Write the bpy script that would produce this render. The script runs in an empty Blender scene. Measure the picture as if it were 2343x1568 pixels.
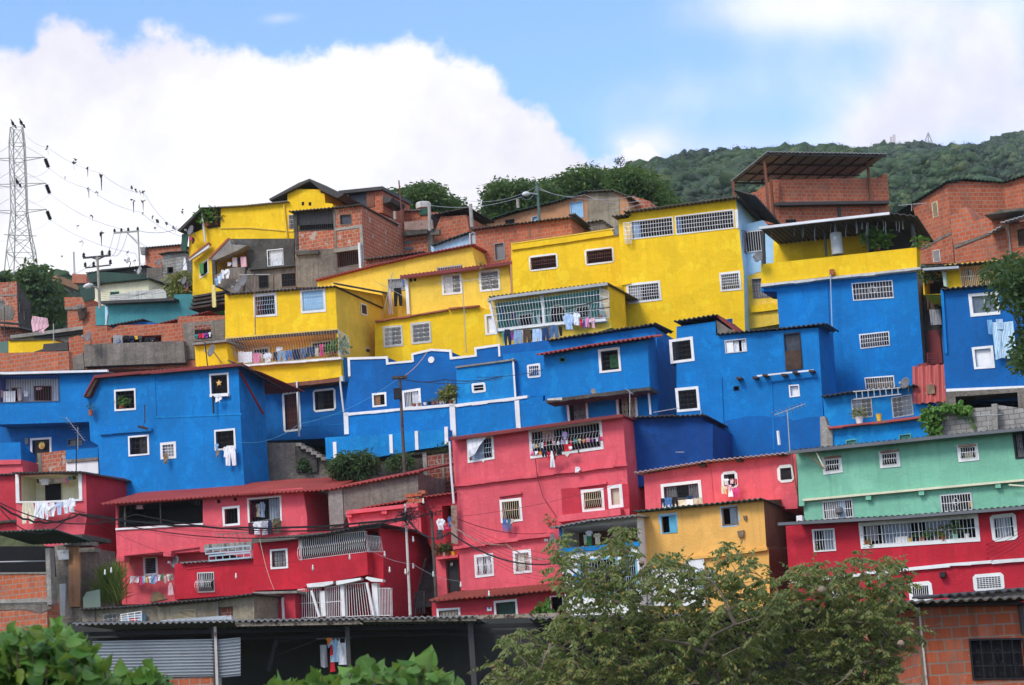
import bpy, math, random
from mathutils import Vector as V, Matrix
from mathutils.geometry import tessellate_polygon, delaunay_2d_cdt
rnd = random.Random(7)
scene = bpy.context.scene
COL = scene.collection
# ---------------------------------------------------------------- camera
FPX, CX, CY = 5000.0, 1171.0, 784.0
PITCH, ROLL = math.radians(12), math.radians(3.8)
CAM = V((0, 0, 1.6))
_r0, _u0, _b0 = V((1, 0, 0)), V((0, -math.sin(PITCH), math.cos(PITCH))), V((0, -math.cos(PITCH), -math.sin(PITCH)))
_R = math.cos(ROLL)*_r0 - math.sin(ROLL)*_u0
_U = math.sin(ROLL)*_r0 + math.cos(ROLL)*_u0
cd = bpy.data.cameras.new('camera'); cam = bpy.data.objects.new('camera', cd); COL.objects.link(cam)
cd.sensor_width = 36.0; cd.lens = 36.0*FPX/2342.0; cd.clip_start = 0.5; cd.clip_end = 30000
cam.matrix_world = Matrix(((_R.x, _U.x, _b0.x, CAM.x), (_R.y, _U.y, _b0.y, CAM.y), (_R.z, _U.z, _b0.z, CAM.z), (0, 0, 0, 1)))
scene.camera = cam
cd.dof.use_dof = True; cd.dof.focus_distance = 95; cd.dof.aperture_fstop = 7
# picture regions in which the measurements below were taken
TS = {k: (x/1.6526, y/1.6526, 3.872) for k, (x, y) in dict(a=(0,400), b=(600,600), c=(1400,600), d=(2200,500), e=(2872,500), f=(0,1000), g=(900,1100),
      h=(1800,1000), i=(2700,1000), j=(2872,1300), k=(0,1650), l=(900,1700), m=(1700,1550), n=(2400,1650), o=(2872,1925), p=(0,1925), q=(800,1925), r=(1700,1925)).items()}
TS['0'] = (0, 0, 1.0)
T = '0'
def D(x, y, t=None):
    ox, oy, s = TS[t or T]
    return ox + x/s, oy + y/s
def ray(x, y, t=None):
    x, y = D(x, y, t)
    return (_R*((x-CX)/FPX) + _U*((CY-y)/FPX) - _b0).normalized()
def L(s):
    if not isinstance(s, str): return s
    return [tuple(float(c) for c in q.split(',')) for q in s.split()]
Z = V((0, 0, 1))
class Fac:
    """vertical plane of a facade: az = heading, through the point at distance Y on the line of sight x0 (or on the axis)"""
    def __init__(s, Yc, az=20, ref=None, pt=None):
        a = math.radians(az)
        s.u = V((math.cos(a), -math.sin(a), 0)); s.n = V((-math.sin(a), -math.cos(a), 0))
        if pt is not None: s.p = pt
        elif ref: d = ray(*ref); s.p = CAM + d*(Yc/d.y)
        else: s.p = V((0, Yc, 0))
    def at(s, x, y, off=0, t=None):
        d = ray(x, y, t)
        k = ((s.p + s.n*off) - CAM).dot(s.n)/d.dot(s.n)
        return CAM + d*k
    def uv(s, p): return ((p-s.p).dot(s.u), p.z)
    def xyz(s, u, v, w=0): return V((s.p.x, s.p.y, 0)) + s.u*u + Z*v + s.n*w
# ---------------------------------------------------------------- mesh helper
class MB:
    def __init__(s): s.v = []; s.f = []
    def poly(s, pts):
        i = len(s.v); s.v += [V(p) for p in pts]; s.f.append(tuple(range(i, i+len(pts))))
        return s
    def prism(s, pts, ext, caps=True):
        pts = [V(p) for p in pts]; n = len(pts); i = len(s.v)
        s.v += pts + [p+ext for p in pts]
        for k in range(n):
            j = (k+1) % n; s.f.append((i+k, i+j, i+n+j, i+n+k))
        if caps:
            if n == 4: s.f += [(i+3, i+2, i+1, i), (i+n, i+n+1, i+n+2, i+n+3)]
            else:
                nn = V((0, 0, 0))
                for k in range(n): nn += pts[k].cross(pts[(k+1) % n])
                for tri in tessellate_polygon([pts]):
                    s.f.append(tuple(i+q for q in tri)); s.f.append(tuple(i+n+q for q in reversed(tri)))
        return s
    def box(s, c, x, y, z):
        """centre and three half-axis vectors"""
        c, x, y, z = V(c), V(x), V(y), V(z)
        return s.prism([c-x-y-z, c+x-y-z, c+x+y-z, c-x+y-z], z*2)
    def tube(s, pts, r, n=4, r1=None, cap=True):
        pts = [V(p) for p in pts]; m = len(pts); r1 = r if r1 is None else r1; i = len(s.v)
        for k, p in enumerate(pts):
            t = (pts[min(k+1, m-1)] - pts[max(k-1, 0)])
            t = t.normalized() if t.length > 1e-9 else Z
            a = t.cross(Z if abs(t.z) < .95 else V((1, 0, 0))).normalized(); b = t.cross(a)
            rr = r + (r1-r)*k/max(1, m-1)
            for q in range(n):
                w = 2*math.pi*(q+.5)/n
                s.v.append(p + a*(rr*math.cos(w)) + b*(rr*math.sin(w)))
        for k in range(m-1):
            for q in range(n):
                q2 = (q+1) % n
                s.f.append((i+k*n+q, i+k*n+q2, i+(k+1)*n+q2, i+(k+1)*n+q))
        if cap:
            s.f.append(tuple(i+q for q in range(n-1, -1, -1))); s.f.append(tuple(i+(m-1)*n+q for q in range(n)))
        return s
    def lathe(s, c, axis, prof, n=12):
        """prof: list of (radius, height along axis)"""
        axis = V(axis).normalized(); a = axis.cross(Z if abs(axis.z) < .9 else V((1, 0, 0))).normalized(); b = axis.cross(a); i = len(s.v); c = V(c)
        for r, h in prof:
            for q in range(n):
                w = 2*math.pi*q/n
                s.v.append(c + axis*h + a*(r*math.cos(w)) + b*(r*math.sin(w)))
        for k in range(len(prof)-1):
            for q in range(n):
                q2 = (q+1) % n
                s.f.append((i+k*n+q, i+k*n+q2, i+(k+1)*n+q2, i+(k+1)*n+q))
        s.f.append(tuple(i+q for q in range(n-1, -1, -1))); s.f.append(tuple(i+(len(prof)-1)*n+q for q in range(n)))
        return s
    def sheet(s, A, B, back, th=.03, amp=.03, pitch=.2, sub=6, rag=0):
        """roof sheet between front edge A-B and back edge shifted by `back`, corrugated across A-B"""
        A, B, back = V(A), V(B), V(back); e = B-A; ln = e.length
        up = e.cross(back).normalized()
        if up.z < 0: up = -up
        n = max(2, int(ln/pitch*sub)) if amp else 2
        i = len(s.v)
        for k in range(n+1):
            t = k/n; w = up*(amp*math.sin(2*math.pi*t*ln/pitch)) if amp else V((0, 0, 0))
            j = V((0, 0, 0))
            if rag and amp: j = -back.normalized()*(rag*(math.floor(t*ln/.8)*.37 % 1.0))
            p = A + e*t + w
            s.v += [p+j, p+back, p+back-up*th, p+j-up*th]
        for k in range(n):
            a, b = i+4*k, i+4*k+4
            for q in range(4): s.f.append((a+q, a+(q+1) % 4, b+(q+1) % 4, b+q))
        s.f.append((i, i+3, i+2, i+1)); a = i+4*n; s.f.append((a, a+1, a+2, a+3))
        return s
    def leaf(s, c, d, side, ln, wd, fold=.25):
        """a small leaf: two halves folded on the midrib"""
        c, d, side = V(c), V(d), V(side); up = d.cross(side)
        i = len(s.v)
        s.v += [c, c+d*(ln*.5)+side*wd*.5+up*wd*fold, c+d*ln, c+d*(ln*.5)-side*wd*.5+up*wd*fold]
        s.f += [(i, i+1, i+2), (i, i+2, i+3)]
        return s
    def mesh(s, name, loc, mat, smooth=False):
        me = bpy.data.meshes.new(name)
        me.from_pydata([p-loc for p in s.v], [], s.f); me.update()
        uvl = me.uv_layers.new(name='uv'); vs = s.v
        for p in me.polygons:
            n = p.normal
            if abs(n.z) < .8:
                t = V((-n.y, n.x, 0)).normalized(); g = lambda q: (q.dot(t), q.z)
            else: g = lambda q: (q.x, q.y)
            for li in p.loop_indices: uvl.data[li].uv = g(vs[me.loops[li].vertex_index])
            p.use_smooth = smooth
        me.materials.append(mat)
        return me
import numpy as np
class LC(MB):
    """cloud of many small leaves, kept as arrays"""
    def __init__(s): super().__init__(); s.blocks = []
    def mesh(s, name, loc, mat, smooth=False):
        P = np.concatenate(s.blocks).reshape(-1, 3); n = len(P)//4; me = bpy.data.meshes.new(name)
        idx = (np.arange(n)[:, None]*4 + np.array([0, 1, 2, 0, 2, 3])).reshape(-1, 3)
        if getattr(s, 'balls', None): idx = np.concatenate([idx, s.balls[1]+len(P)]); P = np.concatenate([P, s.balls[0]])
        P = P - np.array(loc); me.vertices.add(len(P)); me.vertices.foreach_set('co', P.reshape(-1)); n = len(idx)
        me.loops.add(n*3); me.loops.foreach_set('vertex_index', idx.reshape(-1).astype(np.int32)); me.polygons.add(n); me.polygons.foreach_set('loop_start', np.arange(0, n*3, 3, dtype=np.int32)); me.update(calc_edges=True); me.validate(); me.materials.append(mat)
        return me
    def cloud(s, c, R, n, ln, wd, droop=.3, squash=(1, 1, 1), shell=0., rg=None, fold=.25, out=.5):
        rg = rg or NRG; p = rg.normal(size=(n, 3)); p /= np.linalg.norm(p, axis=1)[:, None]; p *= (shell**3+(1-shell**3)*rg.random((n, 1)))**(1/3)
        d = rg.normal(size=(n, 3))*(1, 1, .6); d[:, 2] -= droop; d /= np.linalg.norm(d, axis=1)[:, None]; d += p*out; d /= np.linalg.norm(d, axis=1)[:, None]
        sd = np.cross(d, rg.normal(size=(n, 3))); sd /= np.linalg.norm(sd, axis=1)[:, None]+1e-6; up = np.cross(d, sd)
        k = rg.uniform(.7, 1.25, (n, 1)); l = ln*k; w = wd*k; b = np.array(c) + p*R*np.array(squash); m = b + d*l*.5 + up*w*fold
        s.blocks.append(np.stack([b, m+sd*w*.5, b+d*l, m-sd*w*.5], 1)); return s
NRG = np.random.default_rng(5)
ALL = []
class Thing:
    def __init__(s, name, label, cat, loc, group=None, kind=None):
        s.loc = V(loc); o = bpy.data.objects.new(name, None); COL.objects.link(o); o.location = s.loc; o.empty_display_size = .2
        s.o = o; tag(o, label, cat, group, kind)
    def part(s, name, mb, mat, parent=None, label=None, smooth=False):
        o = bpy.data.objects.new(name, mb.mesh(name, s.loc, mat, smooth)); COL.objects.link(o)
        o.parent = parent or s.o
        if label: o['label'] = label
        return o
def tag(o, label, cat, group=None, kind=None):
    o['kind'] = kind or 'thing'
    if label: o['label'] = label
    if cat: o['category'] = cat
    if group: o['group'] = group
    ALL.append(o)
    return o
def solo(name, label, cat, mb, mat, group=None, kind=None, smooth=False, loc=None):
    """a thing that is one mesh"""
    if loc is None and isinstance(mb, LC):
        q = np.concatenate(mb.blocks).reshape(-1, 3); a, b = q.min(0), q.max(0); loc = V(((a[0]+b[0])/2, (a[1]+b[1])/2, a[2]))
    if loc is None:
        lo = V((min(p.x for p in mb.v), min(p.y for p in mb.v), min(p.z for p in mb.v))); hi = V((max(p.x for p in mb.v), max(p.y for p in mb.v), 0))
        loc = V(((lo.x+hi.x)/2, (lo.y+hi.y)/2, lo.z))
    o = bpy.data.objects.new(name, mb.mesh(name, loc, mat, smooth)); COL.objects.link(o); o.location = loc
    return tag(o, label, cat, group, kind)
# ---------------------------------------------------------------- materials
def srgb(r, g, b):
    f = lambda c: ((c/255+.055)/1.055)**2.4 if c > 10 else c/255/12.92
    return (f(r), f(g), f(b), 1)
class NT:
    def __init__(s, name):
        s.m = bpy.data.materials.new(name); s.m.use_nodes = True; s.t = s.m.node_tree; s.bsdf = s.t.nodes['Principled BSDF']
        s.uv = s.n('ShaderNodeUVMap').outputs[0]; s.ob = s.n('ShaderNodeTexCoord').outputs['Object']
    def n(s, typ, **kw):
        x = s.t.nodes.new(typ)
        for k, v in kw.items():
            if k.startswith('_'): setattr(x, k[1:], v)
        for k, v in kw.items():
            if not k.startswith('_'):
                i = x.inputs[int(k[1:])] if k[0] == 'i' and k[1:].isdigit() else x.inputs[k]
                if isinstance(v, bpy.types.NodeSocket): s.t.links.new(v, i)
                else: i.default_value = v
        return x
    def noise(s, co, scale, detail=3, rough=.55):
        return s.n('ShaderNodeTexNoise', Vector=co, Scale=scale, Detail=detail, Roughness=rough).outputs[0]
    def scl(s, co, x, y, z):
        return s.n('ShaderNodeVectorMath', _operation='MULTIPLY', i0=co, i1=(x, y, z)).outputs[0]
    def ramp(s, fac, a, b, lo=0., hi=1.):
        return s.n('ShaderNodeMapRange', _clamp=True, i0=fac, i1=a, i2=b, i3=lo, i4=hi).outputs[0]
    def mix(s, fac, a, b, mode='MIX'):
        x = s.n('ShaderNodeMix', _data_type='RGBA', _blend_type=mode)
        for idx, v in ((0, fac), (6, a), (7, b)):
            if isinstance(v, bpy.types.NodeSocket): s.t.links.new(v, x.inputs[idx])
            else: x.inputs[idx].default_value = v
        return x.outputs[2]
    def math(s, op, a, b=0.):
        return s.n('ShaderNodeMath', _operation=op, i0=a, i1=b).outputs[0]
    def out(s, col, rough=.85, bump=None, bs=.3, bd=.02, metal=0., spec=.3):
        b = s.bsdf
        for k, v in (('Base Color', col), ('Roughness', rough), ('Metallic', metal), ('Specular IOR Level', spec)):
            if isinstance(v, bpy.types.NodeSocket): s.t.links.new(v, b.inputs[k])
            else: b.inputs[k].default_value = v
        if bump is not None:
            x = s.n('ShaderNodeBump', Strength=bs, Distance=bd, Height=bump); s.t.links.new(x.outputs[0], b.inputs['Normal'])
        return s.m
def sc(c, k): return (min(1, c[0]*k), min(1, c[1]*k), min(1, c[2]*k), 1)
def paint(name, c, var=.16, dirt=.25, fade=None, bump=.5, chips=.0):
    t = NT(name); big = t.noise(t.uv, .30, 5, .6); mid = t.noise(t.uv, 1.9, 6, .7)
    col = t.mix(t.ramp(big, .36, .66), sc(c, 1-var*1.25), sc(c, 1+var*.5))
    col = t.mix(t.ramp(mid, .47, .68, 0, .45), col, fade or sc(c, 1.2))
    br = t.noise(t.scl(t.uv, .7, 5., 1), 1.6, 5, .65)                     # roller and brush laps
    col = t.mix(t.ramp(br, .52, .72, 0, .22), col, sc(c, .72))
    st = t.noise(t.scl(t.uv, 4.2, .16, 1), 1.0, 6, .72)                   # rain streaks and grime
    col = t.mix(t.ramp(st, .50, .76, 0, dirt*1.6), col, (c[0]*.42+.015, c[1]*.42+.015, c[2]*.42+.015, 1))
    lap = t.noise(t.uv, .75, 4, .6); col = t.mix(t.ramp(lap, .53, .55, 0, .42), col, sc(c, .80)); lap2 = t.noise(t.scl(t.uv, 1.3, .8, 1), .9, 5, .6); col = t.mix(t.ramp(lap2, .60, .61, 0, .30), col, sc(fade or c, 1.12))
    vc = t.n('ShaderNodeTexVoronoi', _feature='DISTANCE_TO_EDGE', Vector=t.n('ShaderNodeVectorMath', _operation='MULTIPLY_ADD', i0=t.n('ShaderNodeTexNoise', Vector=t.uv, Scale=1.1, Detail=5).outputs[1], i1=(1.2, 1.2, 0), i2=t.uv).outputs[0], Scale=.28).outputs[0]
    col = t.mix(t.math('MULTIPLY', t.ramp(vc, .012, .003), t.ramp(big, .50, .62, 0, .35)), col, sc(c, .5))
    sp = t.noise(t.uv, 9, 6, .75); col = t.mix(t.ramp(sp, .64, .74, 0, .35), col, (c[0]*.55+.03, c[1]*.55+.03, c[2]*.55+.03, 1))
    if chips:
        ch = t.noise(t.uv, 5.5, 6, .7); col = t.mix(t.ramp(ch, .70-chips, .72-chips), col, (.42, .39, .35, 1))
    fine = t.noise(t.uv, 11, 5, .75)
    return t.out(col, .85, t.math('ADD', t.math('MULTIPLY', fine, .9), mid), bump, .05)
def brick(name, c1, c2, mort, bw=.31, bh=.215, mw=.018, patch=0.0):
    t = NT(name)
    wob = t.n('ShaderNodeTexNoise', Vector=t.uv, Scale=1.3, Detail=2).outputs[1]
    co = t.n('ShaderNodeVectorMath', _operation='MULTIPLY_ADD', i0=wob, i1=(.035, .035, 0), i2=t.uv).outputs[0]
    b = t.n('ShaderNodeTexBrick', Vector=co, Color1=c1, Color2=c2, Mortar=mort, Scale=1.0, **{'Mortar Size': mw, 'Mortar Smooth': .15, 'Bias': 0., 'Brick Width': bw, 'Row Height': bh}); b.offset_frequency = 2
    n1 = t.noise(t.uv, 1.1, 5, .65); n2 = t.noise(t.uv, 9, 5, .7)
    cell = t.n('ShaderNodeTexWhiteNoise', Vector=t.n('ShaderNodeVectorMath', _operation='FLOOR', i0=t.scl(co, 1/bw, 1/bh, 1)).outputs[0]).outputs[0]
    col = t.mix(t.ramp(cell, .55, 1., 0, .45), b.outputs[0], sc(c1, .6), 'MIX'); col = t.mix(t.ramp(cell, .0, .25, .35, 0), col, (c1[0]*1.1+.05, c1[1]*1.5+.05, c1[2]*1.6+.05, 1))
    col = t.mix(t.math('MULTIPLY', t.ramp(b.outputs[1], .2, .8), 1.), col, mort)
    col = t.mix(t.ramp(n2, .35, .75, 0, .3), col, sc(c1, .5))
    col = t.mix(t.ramp(n1, .50, .72, 0, .5), col, (mort[0]*.55, mort[1]*.5, mort[2]*.5, 1)); st = t.noise(t.scl(t.uv, 3.0, .25, 1), 1.0, 6, .7); col = t.mix(t.ramp(st, .5, .72, 0, .55), col, (.085, .06, .05, 1)); col = t.mix(t.ramp(t.noise(t.uv, 2.3, 6, .7), .63, .66, 0, .5), col, sc(mort, 1.1))
    if patch: col = t.mix(t.ramp(t.noise(t.uv, 1.7, 6, .6), .66-patch, .68-patch), col, mort)
    rib = t.n('ShaderNodeTexWave', _bands_direction='Y', Vector=t.uv, Scale=9.0, Distortion=0.0).outputs[1]
    h = t.math('ADD', t.math('MULTIPLY', b.outputs[1], -1.0), t.math('MULTIPLY', rib, .08))
    return t.out(col, .9, h, .6, .02)
def conc(name, c, var=.3, bump=.8, stain=.5):
    t = NT(name); n1 = t.noise(t.uv, .55, 7, .68); n2 = t.noise(t.uv, 5, 7, .78)
    col = t.mix(t.ramp(n1, .36, .64), sc(c, 1-var*1.3), sc(c, 1+var*1.1)); col = t.mix(t.ramp(n2, .42, .68, 0, .65), col, sc(c, .5))
    st = t.noise(t.scl(t.uv, 3.2, .2, 1), 1.2, 6, .72)
    col = t.mix(t.ramp(st, .47, .72, 0, stain*1.3), col, sc(c, .28)); col = t.mix(t.ramp(t.noise(t.uv, 1.6, 6, .7), .58, .70, 0, .5), col, (c[0]*1.5+.03, c[1]*1.5+.03, c[2]*1.5+.025, 1))
    return t.out(col, .95, t.math('ADD', n2, t.noise(t.uv, 12, 4)), bump, .06)
def metal(name, c, rust=None, amt=.0, rough=.6, met=.0, sc_=1.5):
    t = NT(name); n1 = t.noise(t.uv, sc_, 6, .7)
    col = t.mix(t.ramp(t.noise(t.uv, .7, 4), .3, .7), sc(c, .75), sc(c, 1.15))
    if rust: col = t.mix(t.ramp(n1, .62-amt, .70-amt), col, rust)
    return t.out(col, rough, n1, .15, .02, met, .35)
def plain(name, c, rough=.7, var=.1, spec=.3):
    t = NT(name); n1 = t.noise(t.ob, 3.0, 4, .6)
    return t.out(t.mix(t.ramp(n1, .3, .7), sc(c, 1-var), sc(c, 1+var)), rough, n1, .1, .02, 0., spec)
def leafmat(name, a, b, c=None, trans=.25, ns=.5, amt=.5, dk=None):
    t = NT(name); r = t.n('ShaderNodeNewGeometry').outputs['Random Per Island']
    col = t.mix(r, a, b)
    if c: col = t.mix(t.ramp(t.math('FRACT', t.math('MULTIPLY', r, 7.31)), .86, .93), col, c)
    col = t.mix(t.ramp(t.noise(t.ob, ns, 4), .38, .68, 0, amt), col, dk or sc(b, 1.3))
    m = t.out(col, .55, spec=.35)
    if trans:
        tr = t.n('ShaderNodeBsdfTranslucent', Color=t.mix(.5, col, (.35, .5, .08, 1))); mx = t.n('ShaderNodeMixShader', Fac=trans)
        t.t.links.new(t.bsdf.outputs[0], mx.inputs[1]); t.t.links.new(tr.outputs[0], mx.inputs[2])
        t.t.links.new(mx.outputs[0], t.t.nodes['Material Output'].inputs[0])
    return m
def cloth(name, c, stripe=None, horiz=True, freq=9.0):
    t = NT(name); col = t.mix(t.ramp(t.noise(t.uv, 4, 3), .3, .7), sc(c, .85), sc(c, 1.1))
    if stripe:
        w = t.n('ShaderNodeTexWave', _bands_direction='Y' if horiz else 'X', Vector=t.uv, Scale=freq/6.28).outputs[1]
        col = t.mix(t.ramp(w, .48, .52), col, stripe)
    f = t.n('ShaderNodeTexWave', _bands_direction='X', Vector=t.uv, Scale=1.6, Distortion=3.0, Detail=2.0).outputs[1]
    return t.out(col, .9, f, .7, .06)
M = {}
M.update(
 yel=paint('yellow_paint', (.90, .56, .010, 1), .08, .18, (.98, .70, .035, 1)),
 yel2=paint('pale_yellow_paint', (.80, .54, .065, 1), .10, .2),
 blue=paint('blue_paint', (.0003, .185, .53, 1), .16, .28, (.004, .26, .64, 1)),
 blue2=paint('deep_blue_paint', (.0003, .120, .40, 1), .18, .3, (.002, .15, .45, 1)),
 blue3=paint('dark_blue_paint', (.0004, .055, .25, 1), .25, .35, (.002, .075, .30, 1)),
 lblue=paint('bright_blue_paint', (.002, .23, .60, 1), .22, .3, (.02, .36, .66, 1)),
 pblue=paint('pale_blue_paint', (.40, .62, .78, 1), .12, .3, chips=.02),
 pink=paint('pink_red_paint', (.74, .105, .135, 1), .12, .26, (.78, .15, .17, 1)),
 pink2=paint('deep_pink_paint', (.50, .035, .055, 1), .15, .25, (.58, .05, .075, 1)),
 red=paint('red_paint', (.52, .016, .034, 1), .16, .28, (.58, .028, .05, 1)),
 mint=paint('mint_paint', (.20, .50, .34, 1), .10, .3, (.26, .57, .40, 1)),
 oran=paint('orange_paint', (.88, .48, .12, 1), .10, .25, (.85, .48, .12, 1)),
 teal=paint('teal_paint', (.055, .24, .27, 1), .14, .3),
 turq=paint('turquoise_paint', (.09, .42, .42, 1), .12, .2),
 cream=paint('cream_paint', (.72, .70, .50, 1), .10, .3),
 white=paint('white_paint', (.80, .80, .78, 1), .07, .12, (.82, .82, .8, 1), .15),
 dirtyw=paint('dirty_white_paint', (.62, .60, .55, 1), .2, .7, chips=.05),
 tan=paint('tan_plaster', (.50, .25, .12, 1), .2, .5, (.52, .30, .18, 1), .5),
 beige=conc('beige_plaster', (.33, .28, .20, 1), .25, .6, .45), ocre=conc('yellowish_plaster', (.52, .36, .16, 1), .2),
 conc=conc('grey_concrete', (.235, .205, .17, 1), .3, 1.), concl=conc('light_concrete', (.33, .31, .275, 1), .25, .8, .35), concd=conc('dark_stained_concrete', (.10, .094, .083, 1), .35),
 brick=brick('orange_brick', (.52, .125, .048, 1), (.42, .09, .034, 1), (.34, .26, .20, 1)),
 brickf=brick('new_orange_brick', (.56, .135, .05, 1), (.47, .105, .037, 1), (.33, .27, .22, 1), .34, .235, .022),
 brickd=brick('dark_red_brick', (.27, .055, .03, 1), (.20, .04, .022, 1), (.30, .25, .21, 1), patch=.02),
 brickp=brick('patched_brick', (.50, .125, .05, 1), (.40, .088, .036, 1), (.40, .33, .27, 1), patch=.06),
 block=brick('grey_block', (.38, .36, .33, 1), (.30, .285, .26, 1), (.17, .16, .15, 1), .42, .21, .018),
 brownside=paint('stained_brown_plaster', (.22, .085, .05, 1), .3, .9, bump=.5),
 redroof=metal('red_roof_sheet', (.36, .055, .045, 1), (.22, .10, .07, 1), .06), redtrim=metal('dark_red_trim', (.19, .022, .022, 1), (.12, .04, .03, 1), .02),
 orroof=metal('orange_roof_sheet', (.46, .10, .045, 1), (.2, .09, .05, 1), .05),
 awnred=metal('red_awning_sheet', (.40, .075, .062, 1), (.45, .25, .25, 1), .03), tileroof=metal('dull_red_tile_sheet', (.27, .055, .036, 1), (.13, .06, .04, 1), .08), greyroof=metal('grey_roof_sheet', (.22, .22, .22, 1), (.12, .08, .06, 1), .04), silver=metal('zinc_sheet', (.40, .43, .45, 1), (.24, .17, .12, 1), .02, .45, .3),
 darkroof=metal('dark_roof_sheet', (.045, .042, .040, 1), (.09, .06, .045, 1), .04), pinkroof=metal('faded_pink_sheet', (.36, .27, .28, 1), (.2, .12, .1, 1), .05),
 greenroof=metal('dark_green_sheet', (.014, .05, .035, 1), (.05, .045, .04, 1), .03), mossroof=metal('mossy_sheet', (.11, .10, .08, 1), (.05, .055, .03, 1), .1),
 whitesheet=metal('white_metal', (.72, .73, .74, 1)), gutter=metal('grey_gutter', (.125, .135, .145, 1)), rusty=metal('rusty_sheet', (.30, .20, .16, 1), (.19, .075, .04, 1), .12),
 rustpipe=metal('rusting_white_pole', (.55, .51, .47, 1), (.16, .06, .04, 1), .06, sc_=2.), greensheet=metal('green_fence_sheet', (.28, .36, .27, 1), (.2, .17, .13, 1), .03),
 barw=plain('white_bars', (.78, .78, .76, 1), .5), barg=plain('grey_bars', (.42, .43, .43, 1), .5), bark=plain('black_bars', (.02, .02, .022, 1), .5),
 barr=plain('rust_bars', (.13, .05, .035, 1), .7), barc=plain('cream_bars', (.72, .60, .38, 1), .5), barb=plain('bluegrey_bars', (.36, .46, .52, 1), .5),
 steel=plain('galvanised_steel', (.36, .37, .37, 1), .5), steeld=plain('dark_steel', (.05, .048, .046, 1), .5), steelg=plain('green_steel', (.09, .16, .13, 1), .5), pylon=plain('pylon_steel', (.34, .34, .30, 1), .6),
 dark=plain('painted_shade', (.006, .006, .007, 1), .9), darkb=plain('dull_dark_wall', (.042, .044, .040, 1), .9), maroon=plain('maroon_door', (.05, .010, .013, 1), .5), black=plain('black_metal', (.012, .012, .013, 1), .5),  # first colour paints in the shade of rooms, gaps and openings
 doorw=plain('white_door', (.80, .80, .79, 1), .4), doorb=plain('beige_door', (.55, .50, .36, 1), .5), glass=plain('grey_glass', (.10, .13, .15, 1), .12, .3, .6), louv=plain('grey_louvre', (.16, .17, .18, 1), .5),
 shutb=plain('blue_shutter', (.10, .40, .58, 1), .5), shutl=plain('light_blue_shutter', (.32, .56, .78, 1), .5), shutg=plain('green_shutter', (.05, .22, .05, 1), .5), greenp=plain('dark_green_panel', (.015, .07, .045, 1), .6),
 wood=plain('weathered_wood', (.22, .15, .09, 1), .8, .4), woodd=plain('dark_wood', (.06, .035, .025, 1), .8, .4), plast=plain('dark_plastic', (.045, .05, .065, 1), .35, .5),
 dish=plain('dish_grey', (.15, .15, .155, 1), .55), dishl=plain('dish_pale', (.35, .36, .36, 1), .5), terra=plain('terracotta', (.36, .11, .05, 1), .8), potw=plain('white_pot', (.75, .73, .69, 1), .5), poty=plain('yellow_pot', (.75, .45, .03, 1), .5), tank=plain('tank_white', (.52, .54, .53, 1), .5, .15),
 wire=plain('black_cable', (.012, .012, .013, 1), .6), wirel=plain('pale_cable', (.30, .32, .36, 1), .6), wirer=plain('dark_red_cable', (.16, .02, .025, 1), .6),
 bird=plain('black_feathers', (.012, .011, .011, 1), .7), polew=plain('weathered_pole', (.085, .065, .055, 1), .85, .4), polec=plain('concrete_pole', (.34, .32, .28, 1), .9, .2),
 lampw=plain('lamp_housing', (.60, .62, .62, 1), .4), bulb=plain('bulb_glass', (.75, .74, .70, 1), .3), nest=plain('weaver_nest', (.27, .20, .15, 1), .95, .3),
 soil=conc('dark_soil', (.085, .062, .042, 1), .4), gold=plain('gold_ornament', (.72, .45, .13, 1), .4, .4), kite=plain('kite_rag', (.03, .03, .033, 1), .9),
 lf_mango=leafmat('mango_leaves', (.022, .068, .013, 1), (.058, .13, .024, 1), (.15, .21, .035, 1), .25, .7, .6, (.018, .045, .012, 1)), lf_hill=leafmat('hill_leaves', (.015, .046, .012, 1), (.042, .092, .019, 1), (.09, .12, .03, 1), 0, .022, .9, (.008, .026, .010, 1)),
 lf_tree=leafmat('dusty_leaves', (.10, .135, .036, 1), (.22, .25, .085, 1), (.30, .21, .06, 1), .32, .9, .45, (.065, .085, .024, 1)), lf_bush=leafmat('bright_leaves', (.045, .135, .018, 1), (.13, .27, .045, 1), (.24, .30, .05, 1), .3, 3.5, .6, (.028, .085, .016, 1)),
 lf_dark=leafmat('dark_leaves', (.015, .045, .014, 1), (.04, .085, .024, 1)), lf_vine=leafmat('vine_leaves', (.05, .15, .02, 1), (.11, .24, .035, 1)), lf_dry=leafmat('dry_leaves', (.12, .13, .03, 1), (.22, .22, .06, 1)), grass=leafmat('long_grass', (.07, .13, .02, 1), (.16, .21, .04, 1)),
 trunk=plain('tree_bark', (.10, .075, .055, 1), .9, .3), twig=plain('pale_twigs', (.17, .13, .10, 1), .9, .3))
CL = {}
for k, c in dict(white=(.80, .81, .84), sheer=(.26, .32, .38), cream=(.72, .66, .48), grey=(.30, .30, .31), beige=(.55, .48, .36), navy=(.012, .02, .05), blue=(.06, .17, .42), denim=(.07, .14, .25), paleblue=(.42, .58, .78), skyblue=(.20, .42, .68), lightdenim=(.24, .36, .50),
                 darkblue=(.02, .05, .13), black=(.012, .012, .014), red=(.55, .02, .03), maroon=(.10, .015, .025), pink=(.75, .22, .36), palepink=(.75, .45, .50), hotpink=(.70, .06, .22), purple=(.20, .05, .28), lilac=(.50, .40, .66), teal=(.03, .30, .33), green=(.05, .22, .08),
                 olive=(.09, .085, .045), brown=(.09, .06, .04), orange=(.75, .22, .03), yellow=(.78, .50, .06), lightyellow=(.75, .64, .25), darkgrey=(.06, .06, .07), tanrag=(.24, .17, .10), palegreen=(.45, .60, .48)).items():
    CL[k] = cloth(k+'_cloth', c+(1,))
CL['stripe_navy'] = cloth('navy_striped_cloth', (.75, .76, .8, 1), (.02, .03, .09, 1), True, 45)
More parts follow.
